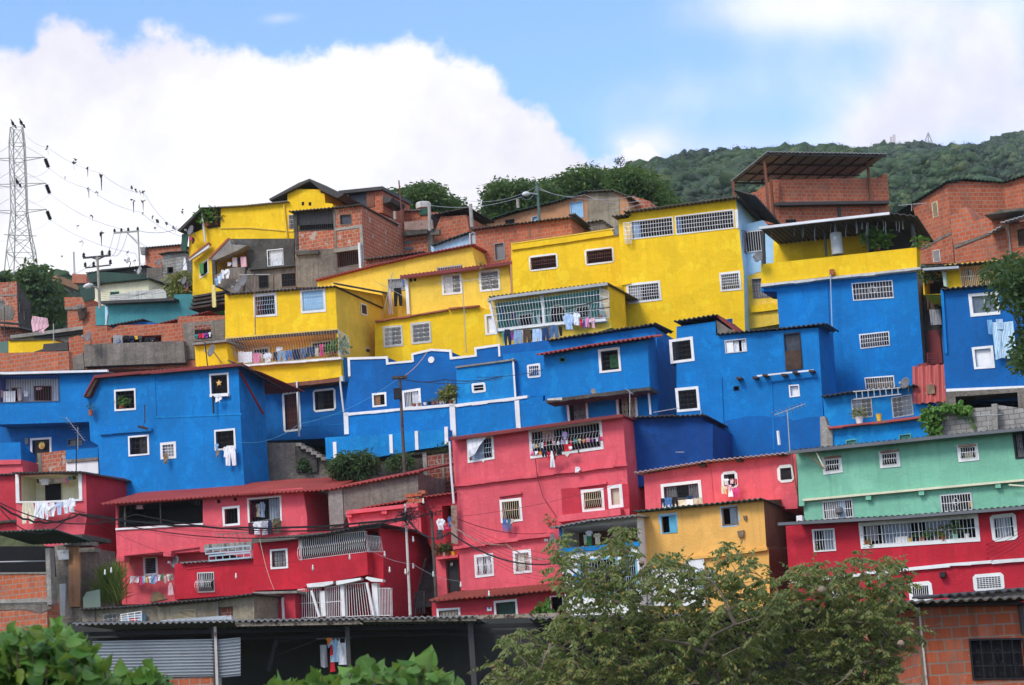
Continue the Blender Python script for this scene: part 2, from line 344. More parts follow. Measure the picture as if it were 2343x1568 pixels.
CL['stripe_blue'] = cloth('blue_striped_cloth', (.55, .70, .80, 1), (.05, .25, .42, 1), True, 60)
CL['stripe_vert'] = cloth('blue_striped_sheet', (.72, .80, .86, 1), (.22, .50, .72, 1), False, 30)
CL['stripe_red'] = cloth('red_striped_curtain', (.60, .50, .42, 1), (.25, .03, .05, 1), False, 40)
CL['pattern'] = cloth('patterned_cloth', (.66, .60, .60, 1), (.55, .40, .42, 1), False, 70)
CNAME = dict(paleblue='pale blue', skyblue='sky blue', lightdenim='faded denim', denim='blue denim', darkblue='dark blue', palepink='pale pink', hotpink='hot pink', stripe_navy='navy and white striped', stripe_blue='teal striped', stripe_vert='blue striped',
             stripe_red='red striped', pattern='patterned pale', lightyellow='light yellow', tanrag='brown ragged', darkgrey='dark grey', palegreen='pale green')
# ---------------------------------------------------------------- buildings
HOUSES = []
WR = random.Random(77)
def inpoly(x, y, pl):
    c = False
    for (x1, y1), (x2, y2) in zip(pl, pl[1:]+pl[:1]):
        if (y1 > y) != (y2 > y) and x < (x2-x1)*(y-y1)/(y2-y1)+x1: c = not c
    return c
CUR = None
def lerp(a, b, t): return a + (b-a)*t
def clothgrid(mb, P, s0, s1, t0, t1, n=10, amp=.04, nt=3, seed=0):
    """wavy hanging cloth with thickness over the parametric patch P(s,t,w)"""
    i = len(mb.v)
    for k in range(n+1):
        s = lerp(s0, s1, k/n)
        for q in range(nt+1):
            t = lerp(t0, t1, q/nt); w = amp*math.sin(k*2.1+seed)*(.3+.7*q/nt)
            mb.v += [P(s, t, w+.006), P(s, t, w-.006)]
    st = 2*(nt+1)
    for k in range(n):
        for q in range(nt):
            a = i+k*st+2*q; b = a+st
            mb.f += [(a, b, b+2, a+2), (a+1, a+3, b+3, b+1)]
    for k in range(n): a = i+k*st; mb.f += [(a, a+1, a+st+1, a+st), (a+2*nt, a+st+2*nt, a+st+2*nt+1, a+2*nt+1)]
    for q in range(nt):
        a = i+2*q; mb.f.append((a, a+2, a+3, a+1)); a += n*st; mb.f.append((a, a+1, a+3, a+2))
    return mb
class House(Thing):
    def __init__(s, label, mat, Yc, t, pts, d=6, az=20, sb=None, name='painted_house', cat='house', sidemat=None, ref=None, pt=None, wall='wall', nofront=False, topmat=None):
        global CUR, T
        CUR = s; T = t; s.t = t
        s.F = Fac(Yc, az, ref, pt); s.mat = M[mat]; s.pts = [s.F.uv(s.F.at(*p)) for p in L(pts)]
        s.d = d; s.rise = 0; s.holes = []; s.sidemat = M[sidemat] if sidemat else None; s.wallname = wall; s.reveal = .14; s.nofront = nofront; s.topmat = topmat
        if sb:                                     # picture point of the far top corner of the right side wall -> depth and back rise
            um = max(p[0] for p in s.pts); cand = max((p for p in s.pts if p[0] > um-1.2), key=lambda p: p[1])
            c = s.F.xyz(cand[0], cand[1]); S = Fac(0, az+90, pt=c) ; S.u, S.n = -s.F.n, s.F.u
            q = S.at(*sb); s.d = max(1.0, (q-c).dot(S.u)); s.rise = q.z-c.z; s.corner = cand
        us = [p[0] for p in s.pts]; loc = s.F.xyz((min(us)+max(us))/2, min(p[1] for p in s.pts), -s.d/2)
        super().__init__(name, label, cat, loc); HOUSES.append(s)
    def at(s, x, y, off=0, t=None): return s.F.at(x, y, off, t)
    def finish(s):
        F = s.F; mb = MB(); n = len(s.pts); front = [F.xyz(*p) for p in s.pts]
        vmin = min(p[1] for p in s.pts); vmax = max(p[1] for p in s.pts)
        back = [F.xyz(p[0], p[1] + s.rise*(p[1]-vmin)/(vmax-vmin), -s.d) for p in s.pts]
        loops = [[V((p[0], p[1], 0)) for p in s.pts]] + [[V((p[0], p[1], 0)) for p in h] for h in s.holes]
        vs = []; ed = []
        for lp in [s.pts]+s.holes:
            b = len(vs); vs += [V(p) for p in lp]; ed += [(b+q, b+(q+1) % len(lp)) for q in range(len(lp))]
        ov, _, of = delaunay_2d_cdt(vs, ed, [], 0, 1e-5)[:3]
        i = len(mb.v); mb.v += [F.xyz(p.x, p.y) for p in ov]
        for tr in of:
            cx_ = sum(ov[q].x for q in tr)/3; cy_ = sum(ov[q].y for q in tr)/3
            if inpoly(cx_, cy_, s.pts) and not any(inpoly(cx_, cy_, h) for h in s.holes): mb.f.append(tuple(i+q for q in tr))
        for h in s.holes:                          # reveals
            m = len(h)
            for q in range(m): A_, B_ = h[q], h[(q+1) % m]; mb.poly([F.xyz(*A_), F.xyz(*B_), F.xyz(*B_, -s.reveal), F.xyz(*A_, -s.reveal)])
        sds = []; ctr = sum((p[0] for p in s.pts))/n
        area = sum(s.pts[q][0]*s.pts[(q+1) % n][1]-s.pts[(q+1) % n][0]*s.pts[q][1] for q in range(n))
        for q in range(n):
            r = (q+1) % n; du = s.pts[r][0]-s.pts[q][0]; dv = s.pts[r][1]-s.pts[q][1]
            if area < 0: du, dv = -du, -dv
            isd = s.sidemat and dv > abs(du)
            if isd and not (sds and sds[-1][0] == q-1): sds.append([q, MB()])
            if isd: sds[-1][0] = q
            tgt = sds[-1][1] if isd else mb
            tgt.poly([front[q], front[r], back[r], back[q]])
        bk = len(mb.v); mb.v += back; mb.f += [tuple(bk+q for q in tr) for tr in tessellate_polygon([loops[0]])]
        s.wall = s.part(s.wallname, mb, s.mat)
        for _, sd in sds: s.part('side_wall', sd, s.sidemat)
    # -------- windows and doors
    def frame4(s, x0, y0, x1, y1, hh, off, t):
        A = s.at(x0, y0, off, t); B = s.at(x1, y1, off, t); C = s.at(x0, y0+hh, off, t); hm = A.z-C.z; w = (B-A).length; e = (B-A)/w; n = s.F.n
        return A, e, w, hm, (lambda a, b, o=0: A + e*a - Z*b + n*o)
    def W(s, x0, y0, x1, y1, hh, b=.11, g=None, fr='white', off=0, cur=(), sash=None, pane=None, shut=None, name='window', t=None, label=None, chamf=0, rag=.012, proud=.03, deep=.14):
        A, e, w, hm, c = s.frame4(x0, y0, x1, y1, hh, off, t)
        q = lambda: rnd.uniform(-rag, rag)
        bb = b if b > 0 else .02
        if off == 0:
            s.holes.append([s.F.uv(c(bb, bb)), s.F.uv(c(w-bb, bb)), s.F.uv(c(w-bb, hm-bb)), s.F.uv(c(bb, hm-bb))])
        mb = MB()
        o = [(q(), q()), (w+q(), q()), (w+q(), hm+q()), (q(), hm+q())]; i = [(bb, bb), (w-bb, bb), (w-bb, hm-bb), (bb, hm-bb)]
        ch = chamf
        for k in range(4):
            j = (k+1) % 4
            P0, P1, Q1, Q0 = V(o[k]+(0,)), V(o[j]+(0,)), V(i[j]+(0,)), V(i[k]+(0,))
            if ch:
                dd = (P1-P0).normalized(); pl = [P0+dd*ch, P1-dd*ch]
                nx = [V(o[(k+2) % 4]+(0,))-P1, V(o[k-1]+(0,))-P0]
                pl = [P0+dd*ch, P1-dd*ch, P1+nx[0].normalized()*ch*.0 if False else (P1-dd*ch+P1+nx[0].normalized()*ch)/2, Q1, Q0, (P0+dd*ch+P0+nx[1].normalized()*ch)/2]
            else: pl = [P0, P1, Q1, Q0]
            mb.prism([c(p.x, p.y, -.004) for p in pl], s.F.n*(proud+.004))
        fo = s.part(name, mb, M[fr], label=label)
        iw, ih = w-2*bb, hm-2*bb
        I = lambda a, d, o2=0: c(bb+a*iw, bb+d*ih, o2)
        if off != 0 or pane:
            p = MB().prism([I(0, 0, -.02 if off else -deep+.01), I(1, 0, -.02 if off else -deep+.01), I(1, 1, -.02 if off else -deep+.01), I(0, 1, -.02 if off else -deep+.01)], s.F.n*.012)
            s.part('panel' if (pane or '').startswith('door') else 'pane', p, M[pane or 'dark'], fo)
        else:
            s.part('painted_shade', MB().prism([c(bb-.15, bb-.15, -.42), c(w-bb+.15, bb-.15, -.42), c(w-bb+.15, hm-bb+.15, -.42), c(bb-.15, hm-bb+.15, -.42)], -s.F.n*.02), M['dark'], fo)  # flat near-black sheet behind the opening, room shade put into its colour
        if sash:
            m2, nv, nh = sash; p = MB(); dz = -.08
            for k in range(nv+1): x = k/nv; p.tube([I(x, 0, dz), I(x, 1, dz)], .022)
            for k in range(nh+1): y = k/nh; p.tube([I(0, y, dz), I(1, y, dz)], .022)
            s.part('sash', p, M[m2], fo)
        if g and not cur and not pane and not shut and off == 0 and WR.random() < .38:
            a_ = WR.choice((0, 0, .55, .62)); cur = [(a_, a_+WR.uniform(.25, .45), WR.choice(('grey', 'sheer', 'darkgrey', 'brown', 'maroon')), .02, WR.choice((.98, .98, .7)))]
        for cu in cur:
            s0, s1, cm = cu[:3]; t0, t1 = cu[3:5] if len(cu) > 4 else (0.02, .98)
            p = clothgrid(MB(), lambda a, d, o2: I(a, d, -.11+o2), s0, s1, t0, t1, max(4, int((s1-s0)*iw/.09)), .02, 3)
            s.part('curtain', p, CL[cm], fo)
        for sh in ([shut] if shut else []):
            s0, s1, sm = sh
            p = MB().prism([I(s0, .01, -.07), I(s1, .01, -.07), I(s1, .99, -.07), I(s0, .99, -.07)], s.F.n*.03)
            s.part('shutter', p, M[sm], fo)
        if g: s.part('grille', s.grille(I, iw, ih, *g), M[g[0]], fo)
        return fo
    def grille(s, I, iw, ih, mat, nb, nh, bulge=0, style='b', r=.012, o0=.03):
        p = MB()
        prof = lambda d: o0 + bulge*(0 if d < .35 else math.sin((d-.35)/.65*math.pi)**.7 if d < 1 else 0)
        ks = [0, 1] if not bulge else [0, .35, .5, .65, .8, .9, .97, 1]
        for k in range(nb+1):
            x = k/nb
            if style == 'l': break
            p.tube([I(x, d, prof(d)) for d in ks], r, 4)
        for k in range(nh+1):
            d = k/nh
            p.tube([I(0, d, prof(d)), I(1, d, prof(d))], r*1.1, 4)
        if style in 'rx':
            for a in range(nb):
                for d in range(nh):
                    x0, x1, y0, y1 = a/nb, (a+1)/nb, d/nh, (d+1)/nh; xm, ym = (x0+x1)/2, (y0+y1)/2
                    p.tube([I(x0, y0, o0), I(x1, y1, o0)], r*.5, 3, cap=False); p.tube([I(x1, y0, o0), I(x0, y1, o0)], r*.5, 3, cap=False)
                    if style == 'r':
                        p.tube([I(xm+(x1-x0)*.33*math.cos(w*.785), ym+(y1-y0)*.33*math.sin(w*.785), o0) for w in range(9)], r*.5, 3, cap=False)
        if style == 's':                            # scroll motif at the centre
            for cx_, sg in ((.5, 1), (.5, -1)):
                p.tube([I(cx_+sg*.09*math.cos(w*.6), .45+.22*math.sin(w*.6), o0+.02) for w in range(9)], r*.9, 4)
        return p
    def cage(s, quad, mat, nb, nh, out=.25, bulge=0, r=.012, name='window_cage', t=None, flat=True, d0=.35):
        q = [s.at(x, y, out, t) for x, y in L(quad)]; n = s.F.n
        def P(a, d, o=0): return (q[0]*(1-a)+q[1]*a)*(1-d) + (q[3]*(1-a)+q[2]*a)*d + n*o
        prof = lambda d: bulge*(0 if d < d0 else math.sin((d-d0)/(1-d0)*math.pi)**.8 if d < 1 else 0)
        p = MB(); ks = [0, 1] if not bulge else [0, d0, d0+(1-d0)*.2, d0+(1-d0)*.45, d0+(1-d0)*.7, d0+(1-d0)*.88, 1]
        for k in range(nb+1): p.tube([P(k/nb, d, prof(d)) for d in ks], r, 4)
        for k in range(nh+1):
            d = k/nh; p.tube([P(0, d, prof(d)-out+.02), P(0, d, prof(d)), P(1, d, prof(d)), P(1, d, prof(d)-out+.02)], r*1.15, 4)
        for a in (0, 1):
            for j in (.33, .66): p.tube([P(a, 0, -out*j), P(a, 1, -out*j)], r, 4)
        return s.part(name, p, M[mat])
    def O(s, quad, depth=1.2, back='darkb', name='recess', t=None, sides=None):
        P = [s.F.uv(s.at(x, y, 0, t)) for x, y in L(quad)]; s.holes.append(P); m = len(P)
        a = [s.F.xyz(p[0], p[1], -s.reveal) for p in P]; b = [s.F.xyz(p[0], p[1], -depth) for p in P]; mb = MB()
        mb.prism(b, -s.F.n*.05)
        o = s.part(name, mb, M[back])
        mb = MB()
        for k in range(m): mb.poly([a[k], a[(k+1) % m], b[(k+1) % m], b[k]])
        s.part('recess_lining', mb, M[sides] if sides else s.mat, o)
        return o
    # -------- trim, roofs, slabs
    def strip(s, pts, h, mat, out=.12, depth=.1, name='ledge', t=None, label=None, wob=0):
        pl = L(pts); mb = MB()
        top = [s.at(x, y, out, t) for x, y in pl]; hm = [s.at(x, y, out, t).z - s.at(x, y+h, out, t).z for x, y in pl]
        for k in range(len(pl)-1):
            a, b = top[k], top[k+1]; m = max(1, int((b-a).length/.6)) if wob else 1
            for q in range(m):
                A, B = a.lerp(b, q/m), a.lerp(b, (q+1)/m); w0, w1 = (rnd.uniform(-wob, wob) for _ in '12')
                mb.prism([A, B, B-Z*(hm[k+1]+w1), A-Z*(hm[k]+w0)], -s.F.n*depth)
        return s.part(name, mb, M[mat], label=label)
    def panel(s, pts, mat, out=.03, depth=.03, name='panel', t=None, parent=None, label=None):
        mb = MB().prism([s.at(x, y, out, t) for x, y in L(pts)], -s.F.n*depth)
        return s.part(name, mb, M[mat], parent, label)
    def patch(s, pts, mat, t=None, out=.008, name='paint_patch', label=None):
        pl = [s.F.uv(s.at(x, y, 0, t)) for x, y in L(pts)]; vs = []; ed = []
        for lp in [pl]+s.holes:
            b = len(vs); vs += [V(p) for p in lp]; ed += [(b+q, b+(q+1) % len(lp)) for q in range(len(lp))]
        ov, _, of = delaunay_2d_cdt(vs, ed, [], 0, 1e-5)[:3]; mb = MB(); mb.v = [s.F.xyz(p.x, p.y, out) for p in ov]
        for tr in of:
            cx_ = sum(ov[q].x for q in tr)/3; cy_ = sum(ov[q].y for q in tr)/3
            if inpoly(cx_, cy_, pl) and not any(inpoly(cx_, cy_, h) for h in s.holes): mb.f.append(tuple(tr))
        us = sorted({q for f in mb.f for q in f}); mp_ = {q: k for k, q in enumerate(us)}; mb.v = [mb.v[q] for q in us]; mb.f = [tuple(mp_[q] for q in f) for f in mb.f]
        return s.part(name, mb, M[mat], label=label)
    def roof(s, pts, mat, back=6, over=.4, rise=0., th=.04, amp=.03, pitch=.22, name='roof', t=None, rag=0, label=None):
        mb = MB(); pl = [s.at(x, y, over, t) for x, y in L(pts)]
        for a, b in zip(pl, pl[1:]): mb.sheet(a, b, -s.F.n*(back+over) + Z*rise, th, amp, pitch, 6, rag)
        return s.part(name, mb, M[mat], label=label)
    def slab(s, pts, mat, back=6, over=.4, th=.15, name='slab', t=None):
        pl = [s.at(x, y, over, t) for x, y in L(pts)]; mb = MB()
        for a, b in zip(pl, pl[1:]): mb.prism([a, b, b-Z*th, a-Z*th], -s.F.n*(back+over))
        return s.part(name, mb, M[mat])
    def bar(s, pts, r, mat, name='pipe', off=.1, t=None, n=6):
        return s.part(name, MB().tube([s.at(x, y, off, t) for x, y in L(pts)], r, n), M[mat], None)
    def blk(s, x0, y0, x1, y1, mat, out=.3, depth=.3, name='beam_end', t=None):
        return s.panel(f'{x0},{y0} {x1},{y0} {x1},{y1} {x0},{y1}', mat, out, depth, name, t)
def H(*a, **k): return House(*a, **k)
# ---------------------------------------------------------------- small things
SHP = dict(trousers=[(.1,0),(.9,0),(1,.55),(.97,1),(.62,1),(.5,.35),(.36,1),(.02,1),(0,.55)], shorts=[(.1,0),(.9,0),(1,1),(.56,.97),(.5,.5),(.44,.97),(0,1)],
    shirt=[(.3,0),(.42,.05),(.58,.05),(.7,0),(1,.22),(.95,.62),(.8,.58),(.8,1),(.2,1),(.2,.58),(.05,.62),(0,.22)], tshirt=[(.3,0),(.42,.06),(.58,.06),(.7,0),(1,.2),(.92,.42),(.78,.36),(.8,1),(.2,1),(.22,.36),(.08,.42),(0,.2)],
    top=[(.28,0),(.36,.2),(.64,.2),(.72,0),(.86,.35),(.84,1),(.15,1),(.14,.35)], towel=[(0,0),(1,0),(.98,.98),(.5,1),(.02,.97)], skirt=[(.2,0),(.8,0),(1,1),(.5,.97),(0,1)], sock=[(.2,0),(.7,0),(.7,.6),(1,.9),(.8,1),(.2,.8)],
    sheet=[(0,0),(.5,.02),(1,0),(1,.96),(.7,1),(.3,.97),(0,1)], rag=[(.1,0),(.9,.05),(1,.5),(.7,.8),(.75,1),(.35,.9),(.1,1),(0,.4)], cloth=[(0,0),(1,.03),(.95,.9),(.5,1),(.04,.92)], curtain=[(0,0),(1,0),(.9,.5),(.98,1),(0,1)], tarp=[(0,.04),(.5,0),(1,-.03),(.62,.42),(.32,.82),(.04,.95),(0,.6)], dress=[(.35,0),(.65,0),(.8,.3),(1,1),(0,1),(.2,.3)])
SHP['pullover'] = SHP['shirt']; SHP['jacket'] = SHP['shirt']; SHP['jeans'] = SHP['trousers']
GN = dict(jeans='pair of jeans', trousers='pair of trousers', shorts='pair of shorts', top='sleeveless top', tshirt='t-shirt')
def garment(kind, colr, A, e, n, w, h, label, group, seed=0):
    """one hanging piece: outline as thin, slightly waved cloth; A = top-left point"""
    sh = SHP[kind]; mb = MB(); pts = []
    for k, (x, y) in enumerate(sh):
        jx, jy = rnd.uniform(-.025, .025), rnd.uniform(-.02, .02) if y > .1 else 0
        pts.append(A + e*((x+jx)*w) - Z*((y+jy)*h) + n*(.05*math.sin(k*2.3+seed)*min(1, y*1.5)))
    # fan of slightly bent triangles
    c = [V(p) for p in pts]; i = len(mb.v); m = len(c)
    mb.v += [p+n*.008 for p in c] + [p-n*.008 for p in c]
    flat = [V((sh[k][0], -sh[k][1], 0)) for k in range(m)]
    for tr in tessellate_polygon([flat]): mb.f += [tuple(i+q for q in tr), tuple(i+m+q for q in reversed(tr))]
    for k in range(m): j = (k+1) % m; mb.f.append((i+k, i+j, i+m+j, i+m+k))
    return solo(kind.replace('tshirt', 't_shirt').replace('top', 'sleeveless_top') if kind != 'cloth' else 'cloth_piece', label, {'tshirt': 't-shirt', 'cloth': 'cloth', 'rag': 'rag'}.get(kind, kind), mb, CL[colr], group)
USED = {}
def line(house, phrase, items, off=.35, t=None, string=None, group=None, sag=0):
    """items: (kind, colour, x, y, w, h) in picture pixels of the tile"""
    group = group or ('laundry ' + phrase); names = []
    for it in items: names.append((CNAME.get(it[1], it[1]) + ' ' + GN.get(it[0], it[0])))
    for k, (kind, colr, x, y, w, h) in enumerate(items):
        A = house.at(x, y, off, t); B = house.at(x+w, y - w*.05, off, t); C = house.at(x, y+h, off, t); e = B-A; wd = e.length
        nm = names[k]
        lab = f'{nm} hanging {phrase}'
        if names.count(nm) > 1:
            if k == 0: lab = f'{nm} at the left end {phrase}'
            elif k == len(items)-1: lab = f'{nm} at the right end {phrase}'
            else:
                same = [q for q in range(len(items)) if names[q] == nm]; nb = [(names[q-1] if q else '', names[q+1] if q+1 < len(items) else '') for q in same]
                if nb.count((names[k-1], names[k+1])) == 1 and names[k-1] != nm and names[k+1] != nm: lab = f'{nm} between {names[k-1]} and {names[k+1]} {phrase}'.replace('pair of ', '').replace('sleeveless ', '')
                if len(lab.split()) > 16: lab = f'{nm} between the {items[k-1][0]} and the {items[k+1][0]} {phrase}'.replace('tshirt', 't-shirt')
                if lab == f'{nm} hanging {phrase}' or len(lab.split()) > 16:
                    od = ['first', 'second', 'third', 'fourth', 'fifth', 'sixth', 'seventh', 'eighth', 'ninth'][same.index(k)]
                    lab = f'{od} {nm} from the left {phrase}'
        garment(kind, colr, A, e/wd, house.F.n, wd, A.z-C.z, lab, group, k)
    if string:
        P = [house.at(x, y, off, t) for x, y in L(string)]; solo('clothesline', f'thin clothesline carrying the laundry {phrase}', 'clothesline', MB().tube(P, .008, 4), M['wirel'])
def leaves(mb, c, R, n, ln, wd, droop=.3, rs=None, squash=(1, 1, 1), shell=0.):
    if not isinstance(mb, LC): mb.__class__ = LC; mb.blocks = []
    return mb.cloud(c, R, n, ln, wd, droop, squash, shell)
def pot(house, x, y, w, h, label, mat='terra', leaf='lf_dark', lh=1.0, lw=1.2, off=.2, t=None, kind='potted_plant', n=40, group=None):
    """(x,y) = base centre; w,h pot size in px; lh, lw foliage size in pot heights"""
    b = house.at(x, y, off, t); top = house.at(x, y-h, off, t); r = (house.at(x+w/2, y, off, t)-b).length; ht = top.z-b.z
    th = Thing(kind, label, 'plant', b, group)
    th.part('pot', MB().lathe(b, Z, [(r*.7, 0), (r, ht*.9), (r*1.08, ht*.9), (r*1.08, ht), (r*.85, ht), (r*.8, ht*.85)], 10), M[mat])
    R = max(ht*lh/2, .05)
    th.part('foliage', leaves(MB(), b+Z*(ht+R*.8), R, n, R*.75, R*.3, .1, squash=(lw, lw*.8, 1.)), M[leaf])
    return th
def dishthing(p, size, nrm, label, mount, mat='dish', n2=None):
    """satellite dish: shallow bowl at p facing nrm, arm with feed, mount going to point `mount`"""
    p = V(p); nrm = V(nrm).normalized(); th = Thing('satellite_dish', label, 'satellite dish', V(mount), 'satellite dishes on the roofs and walls')
    prof = [(size*r, size*.28*r*r) for r in (.02, .3, .55, .8, 1)] + [(size*r, size*.28*r*r-.02) for r in (1, .8, .55, .3, .02)]
    th.part('reflector', MB().lathe(p, nrm, prof, 20), M[mat], smooth=True)
    side = nrm.cross(Z).normalized(); low = -(nrm.cross(side)); low = low if low.z < 0 else -low
    foc = p + nrm*size*1.25 + low*size*.35
    th.part('feed_arm', MB().tube([p+low*size*.95+nrm*size*.2, foc], .02).box(foc, nrm*.06, side*.04, low*.05), M['steel'])
    th.part('mount', MB().tube([p-nrm*.02, p-nrm*.18+low*.1, V(mount)], .03, 5), M['steel'])
    return th
def antenna(base, top, boom, nel, ln, label, r=.016, elvec=None):
    th = Thing('tv_antenna', label, 'antenna', V(base)); th.part('mast', MB().tube([base, top], r*1.4, 5), M['steel'])
    a, b = boom; th.part('boom', MB().tube([a, b], r, 4), M['barg']); mb = MB(); d = (V(b)-V(a)).normalized(); sd = elvec or d.cross(Z).normalized()
    for k in range(nel):
        c = V(a).lerp(V(b), (k+.5)/nel); l = ln*(1-.45*k/nel); mb.tube([c-sd*l, c+sd*l], r*.6, 4)
    th.part('elements', mb, M['barg']); return th
def cable(P, label, r=.012, sag=.4, mat='wire', group=None, n=14, wav=0):
    pts = []
    for k in range(len(P)-1):
        a, b = V(P[k]), V(P[k+1])
        for q in range(n+1 if k == len(P)-2 else n):
            t = q/n; pts.append(a.lerp(b, t) - Z*sag*4*t*(1-t) + Z*wav*math.sin(t*40))
    return solo('overhead_cable', label, 'cable', MB().tube(pts, r, 4), M[mat], group)
# ================================================================ houses, right part
# --- big pink house in the middle
pk = H('tall pink three storey house in the centre with dark red eaves and white framed windows', 'pink', 93.0, 'm', '20,268 1530,62 1562,470 1592,880 1600,1600 100,1600 80,1215 65,740 45,660', d=7)
pk.W(150,262,385,225,212,.1,('barb',9,4,.12),cur=[(0,.6,'paleblue')])
pk.W(700,180,1345,88,258,.12,('barg',22,3,.2),cur=[(.14,.32,'stripe_red',0,.45)])
pk.W(440,797,632,778,210,.11,('barc',8,2,.12),cur=[(0,.12,'grey')])
pk.W(1162,712,1362,690,198,.12,('barc',9,2,.15)); pk.W(1395,675,1525,658,205,.14,None,pane='doorb',name='door',rag=.005)
pk.W(215,1287,383,1267,203,.11,('barw',9,2,.12),cur=[(.05,.35,'white'),(.6,.85,'white')]); pk.W(557,1252,718,1235,205,.11,('barw',9,2,.12),cur=[(.1,.6,'cream'),(.75,1,'orange')])
pk.strip('18,660 400,610 780,565 1200,512 1568,470', 26, 'pink', .16, .14, wob=.03); pk.strip('28,1212 450,1150 900,1085', 30, 'pink', .22, .2, wob=.03)
pk.strip('430,752 632,724', 20, 'pink', .12, .1, 'lintel'); pk.strip('1130,665 1385,630', 24, 'pink', .12, .1, 'lintel')
pk.patch('985,700 1585,655 1592,872 1000,930', 'pink2', label='freshly painted darker pink patch of wall')
pk.strip('0,245 245,215 500,180 760,142 1030,105 1280,68 1530,38', 27, 'redtrim', .5, .06, 'fascia'); pk.roof('0,245 1530,38', 'redroof', 6, .48, .25)
pk.strip('950,935 1510,872', 60, 'pink', .5, .48, 'ledge')
pk.panel('285,445 296,470 308,445', 'white', .035, .03, 'moulding'); pk.panel('1010,385 1040,418 1070,375', 'white', .035, .03, 'moulding')
pk.bar('0,280 10,520 36,830', .05, 'whitesheet', 'drainpipe', .35); pk.panel('10,845 62,840 72,1190 14,1180', 'rusty', .3, .05, 'sheet_panel')
pk.bar('758,430 775,590 830,780 945,950', .015, 'wirer', 'hose', .2)
# --- dark blue end wall right of it
H('dark blue windowless block joined to the right side of the tall pink house', 'blue3', 94.6, 'm', '1540,70 1700,62 2230,48 2240,100 2330,130 2330,560 1590,700 1575,470', d=6, name='painted_house')
CUR.roof('1530,62 2270,40', 'darkroof', 5, .3, 0, rag=.2); CUR.bar('2000,375 2075,375', .02, 'wirel', 'bracket', .2)
# --- pink house right
p2 = H('single storey pink house with faded pink corrugated roof left of the mint house', 'pink', 91.2, 'n', '78,338 665,240 1425,152 1440,545 1440,640 95,700', d=6)
p2.W(225,425,583,385,215,.14,('bark',14,1,0,'x'),cur=[(.02,.35,'grey'),(.7,.98,'grey')],chamf=.0); p2.W(760,318,905,303,158,.13,('bark',7,2,.08),chamf=.12); p2.W(1257,262,1405,247,157,.13,('bark',8,3,.06),cur=[(0,1,'darkgrey')],chamf=.14)
p2.roof('-10,318 640,212 1360,140', 'pinkroof', 5, .45, .1); p2.strip('665,236 668,236', 345, 'pink', .04, .03, 'pilaster')
p2.blk(1265,150,1330,172,'woodd',.3,.3); p2.blk(890,205,945,222,'woodd',.3,.3); p2.blk(560,250,620,268,'woodd',.3,.3)
# --- mint house
mi = H('mint green two storey house with grey gutter and cream ledge', 'mint', 89.6, 'j', '318,958 2500,755 2560,1200 2600,1560 400,1600 385,1430 345,1400 335,1150', d=6)
mi.W(548,1012,722,992,150,.12,('barw',6,2,.16)); mi.W(1052,957,1232,938,152,.12,('barw',6,2,.16)); mi.W(1745,898,1928,883,152,.12,('barw',6,2,.16),cur=[(.2,.8,'beige',.5,1)])
mi.strip('565,1003 712,985', 14, 'rusty', .22, .2, 'lintel'); mi.strip('1062,952 1222,932', 14, 'rusty', .22, .2, 'lintel'); mi.strip('1752,897 1905,882', 16, 'rusty', .22, .2, 'lintel')
mi.W(2235,790,2420,770,235,.05,('bark',11,3),fr='black',cur=[(.1,.4,'grey')])
mi.W(548,1395,820,1370,172,.05,('barw',13,2),fr='barg',cur=[(.02,.55,'grey'),(.55,.75,'paleblue')]); mi.W(1590,1338,1872,1314,165,.05,('barw',11,2,0,'s'),fr='barg',cur=[(0,.45,'darkgrey'),(.92,.99,'yellow',.5,.85)])
mi.strip('378,1375 1480,1275 2400,1192', 19, 'cream', .24, .22); [mi.blk(x, y, x+48, y+42, 'mint', .2, .2) for x, y in ((345,1395),(937,1342),(1406,1300),(2085,1236))]
mi.strip('242,950 1060,868 1850,787 2450,732', 28, 'gutter', .6, .12, 'gutter'); mi.roof('300,938 2450,728', 'darkroof', 5, .5, .2)
mi.bar('385,945 470,1010 570,1110', .03, 'wood', 'pole', .4); mi.bar('485,930 560,1085', .03, 'cream', 'pole', .4); mi.bar('2340,1262 2205,1252', .035, 'cream', 'pole', .3)
# --- red house right
rd = H('deep red house under the mint one with a long white framed barred window', 'red', 86.0, 'o', '228,150 1100,82 2090,12 2500,-18 2520,480 2520,1300 300,1300 262,640', d=6)
rd.W(463,180,657,168,203,.05,('barw',7,2,.08),sash=('whitesheet',2,1),cur=[(.5,.95,'sheer')],fr='barw')
rd.W(873,118,1928,42,240,.14,('barw',30,2),sash=('whitesheet',6,1),cur=[(.18,.42,'sheer'),(.56,.8,'sheer'),(.02,.12,'grey',0,.8)])
rd.W(2035,58,2262,30,238,.12,('barw',7,2),sash=('whitesheet',2,1),cur=[(.15,.5,'sheer'),(.55,.85,'sheer')],chamf=.1)
rd.W(1312,655,1520,637,180,.14,('barw',8,1),chamf=.1); rd.W(1883,580,2155,562,160,.12,('barw',8,6),chamf=.1,cur=[(0,1,'darkgrey')]); rd.W(640,712,770,695,110,.1,('barw',5,1))
rd.strip('270,625 900,568 910,555 1250,525 1680,480 2240,440 2450,425', 30, 'white', .12, .1, 'band', wob=.03); rd.panel('1030,575 1060,572 1060,620 1030,625', 'white', .05, .05, 'moulding')
rd.strip('158,120 1100,70 2090,-5 2450,-35', 26, 'gutter', .65, .12, 'gutter'); rd.roof('330,108 1400,45 2450,-42', 'darkroof', 3.2, .55, .2)
rd.panel('885,345 893,575 900,575 893,345', 'pink2', .02, .02, 'pilaster')
rd.panel('1590,560 1640,555 1640,600 1590,605','black',.3,.3,'meter_box')
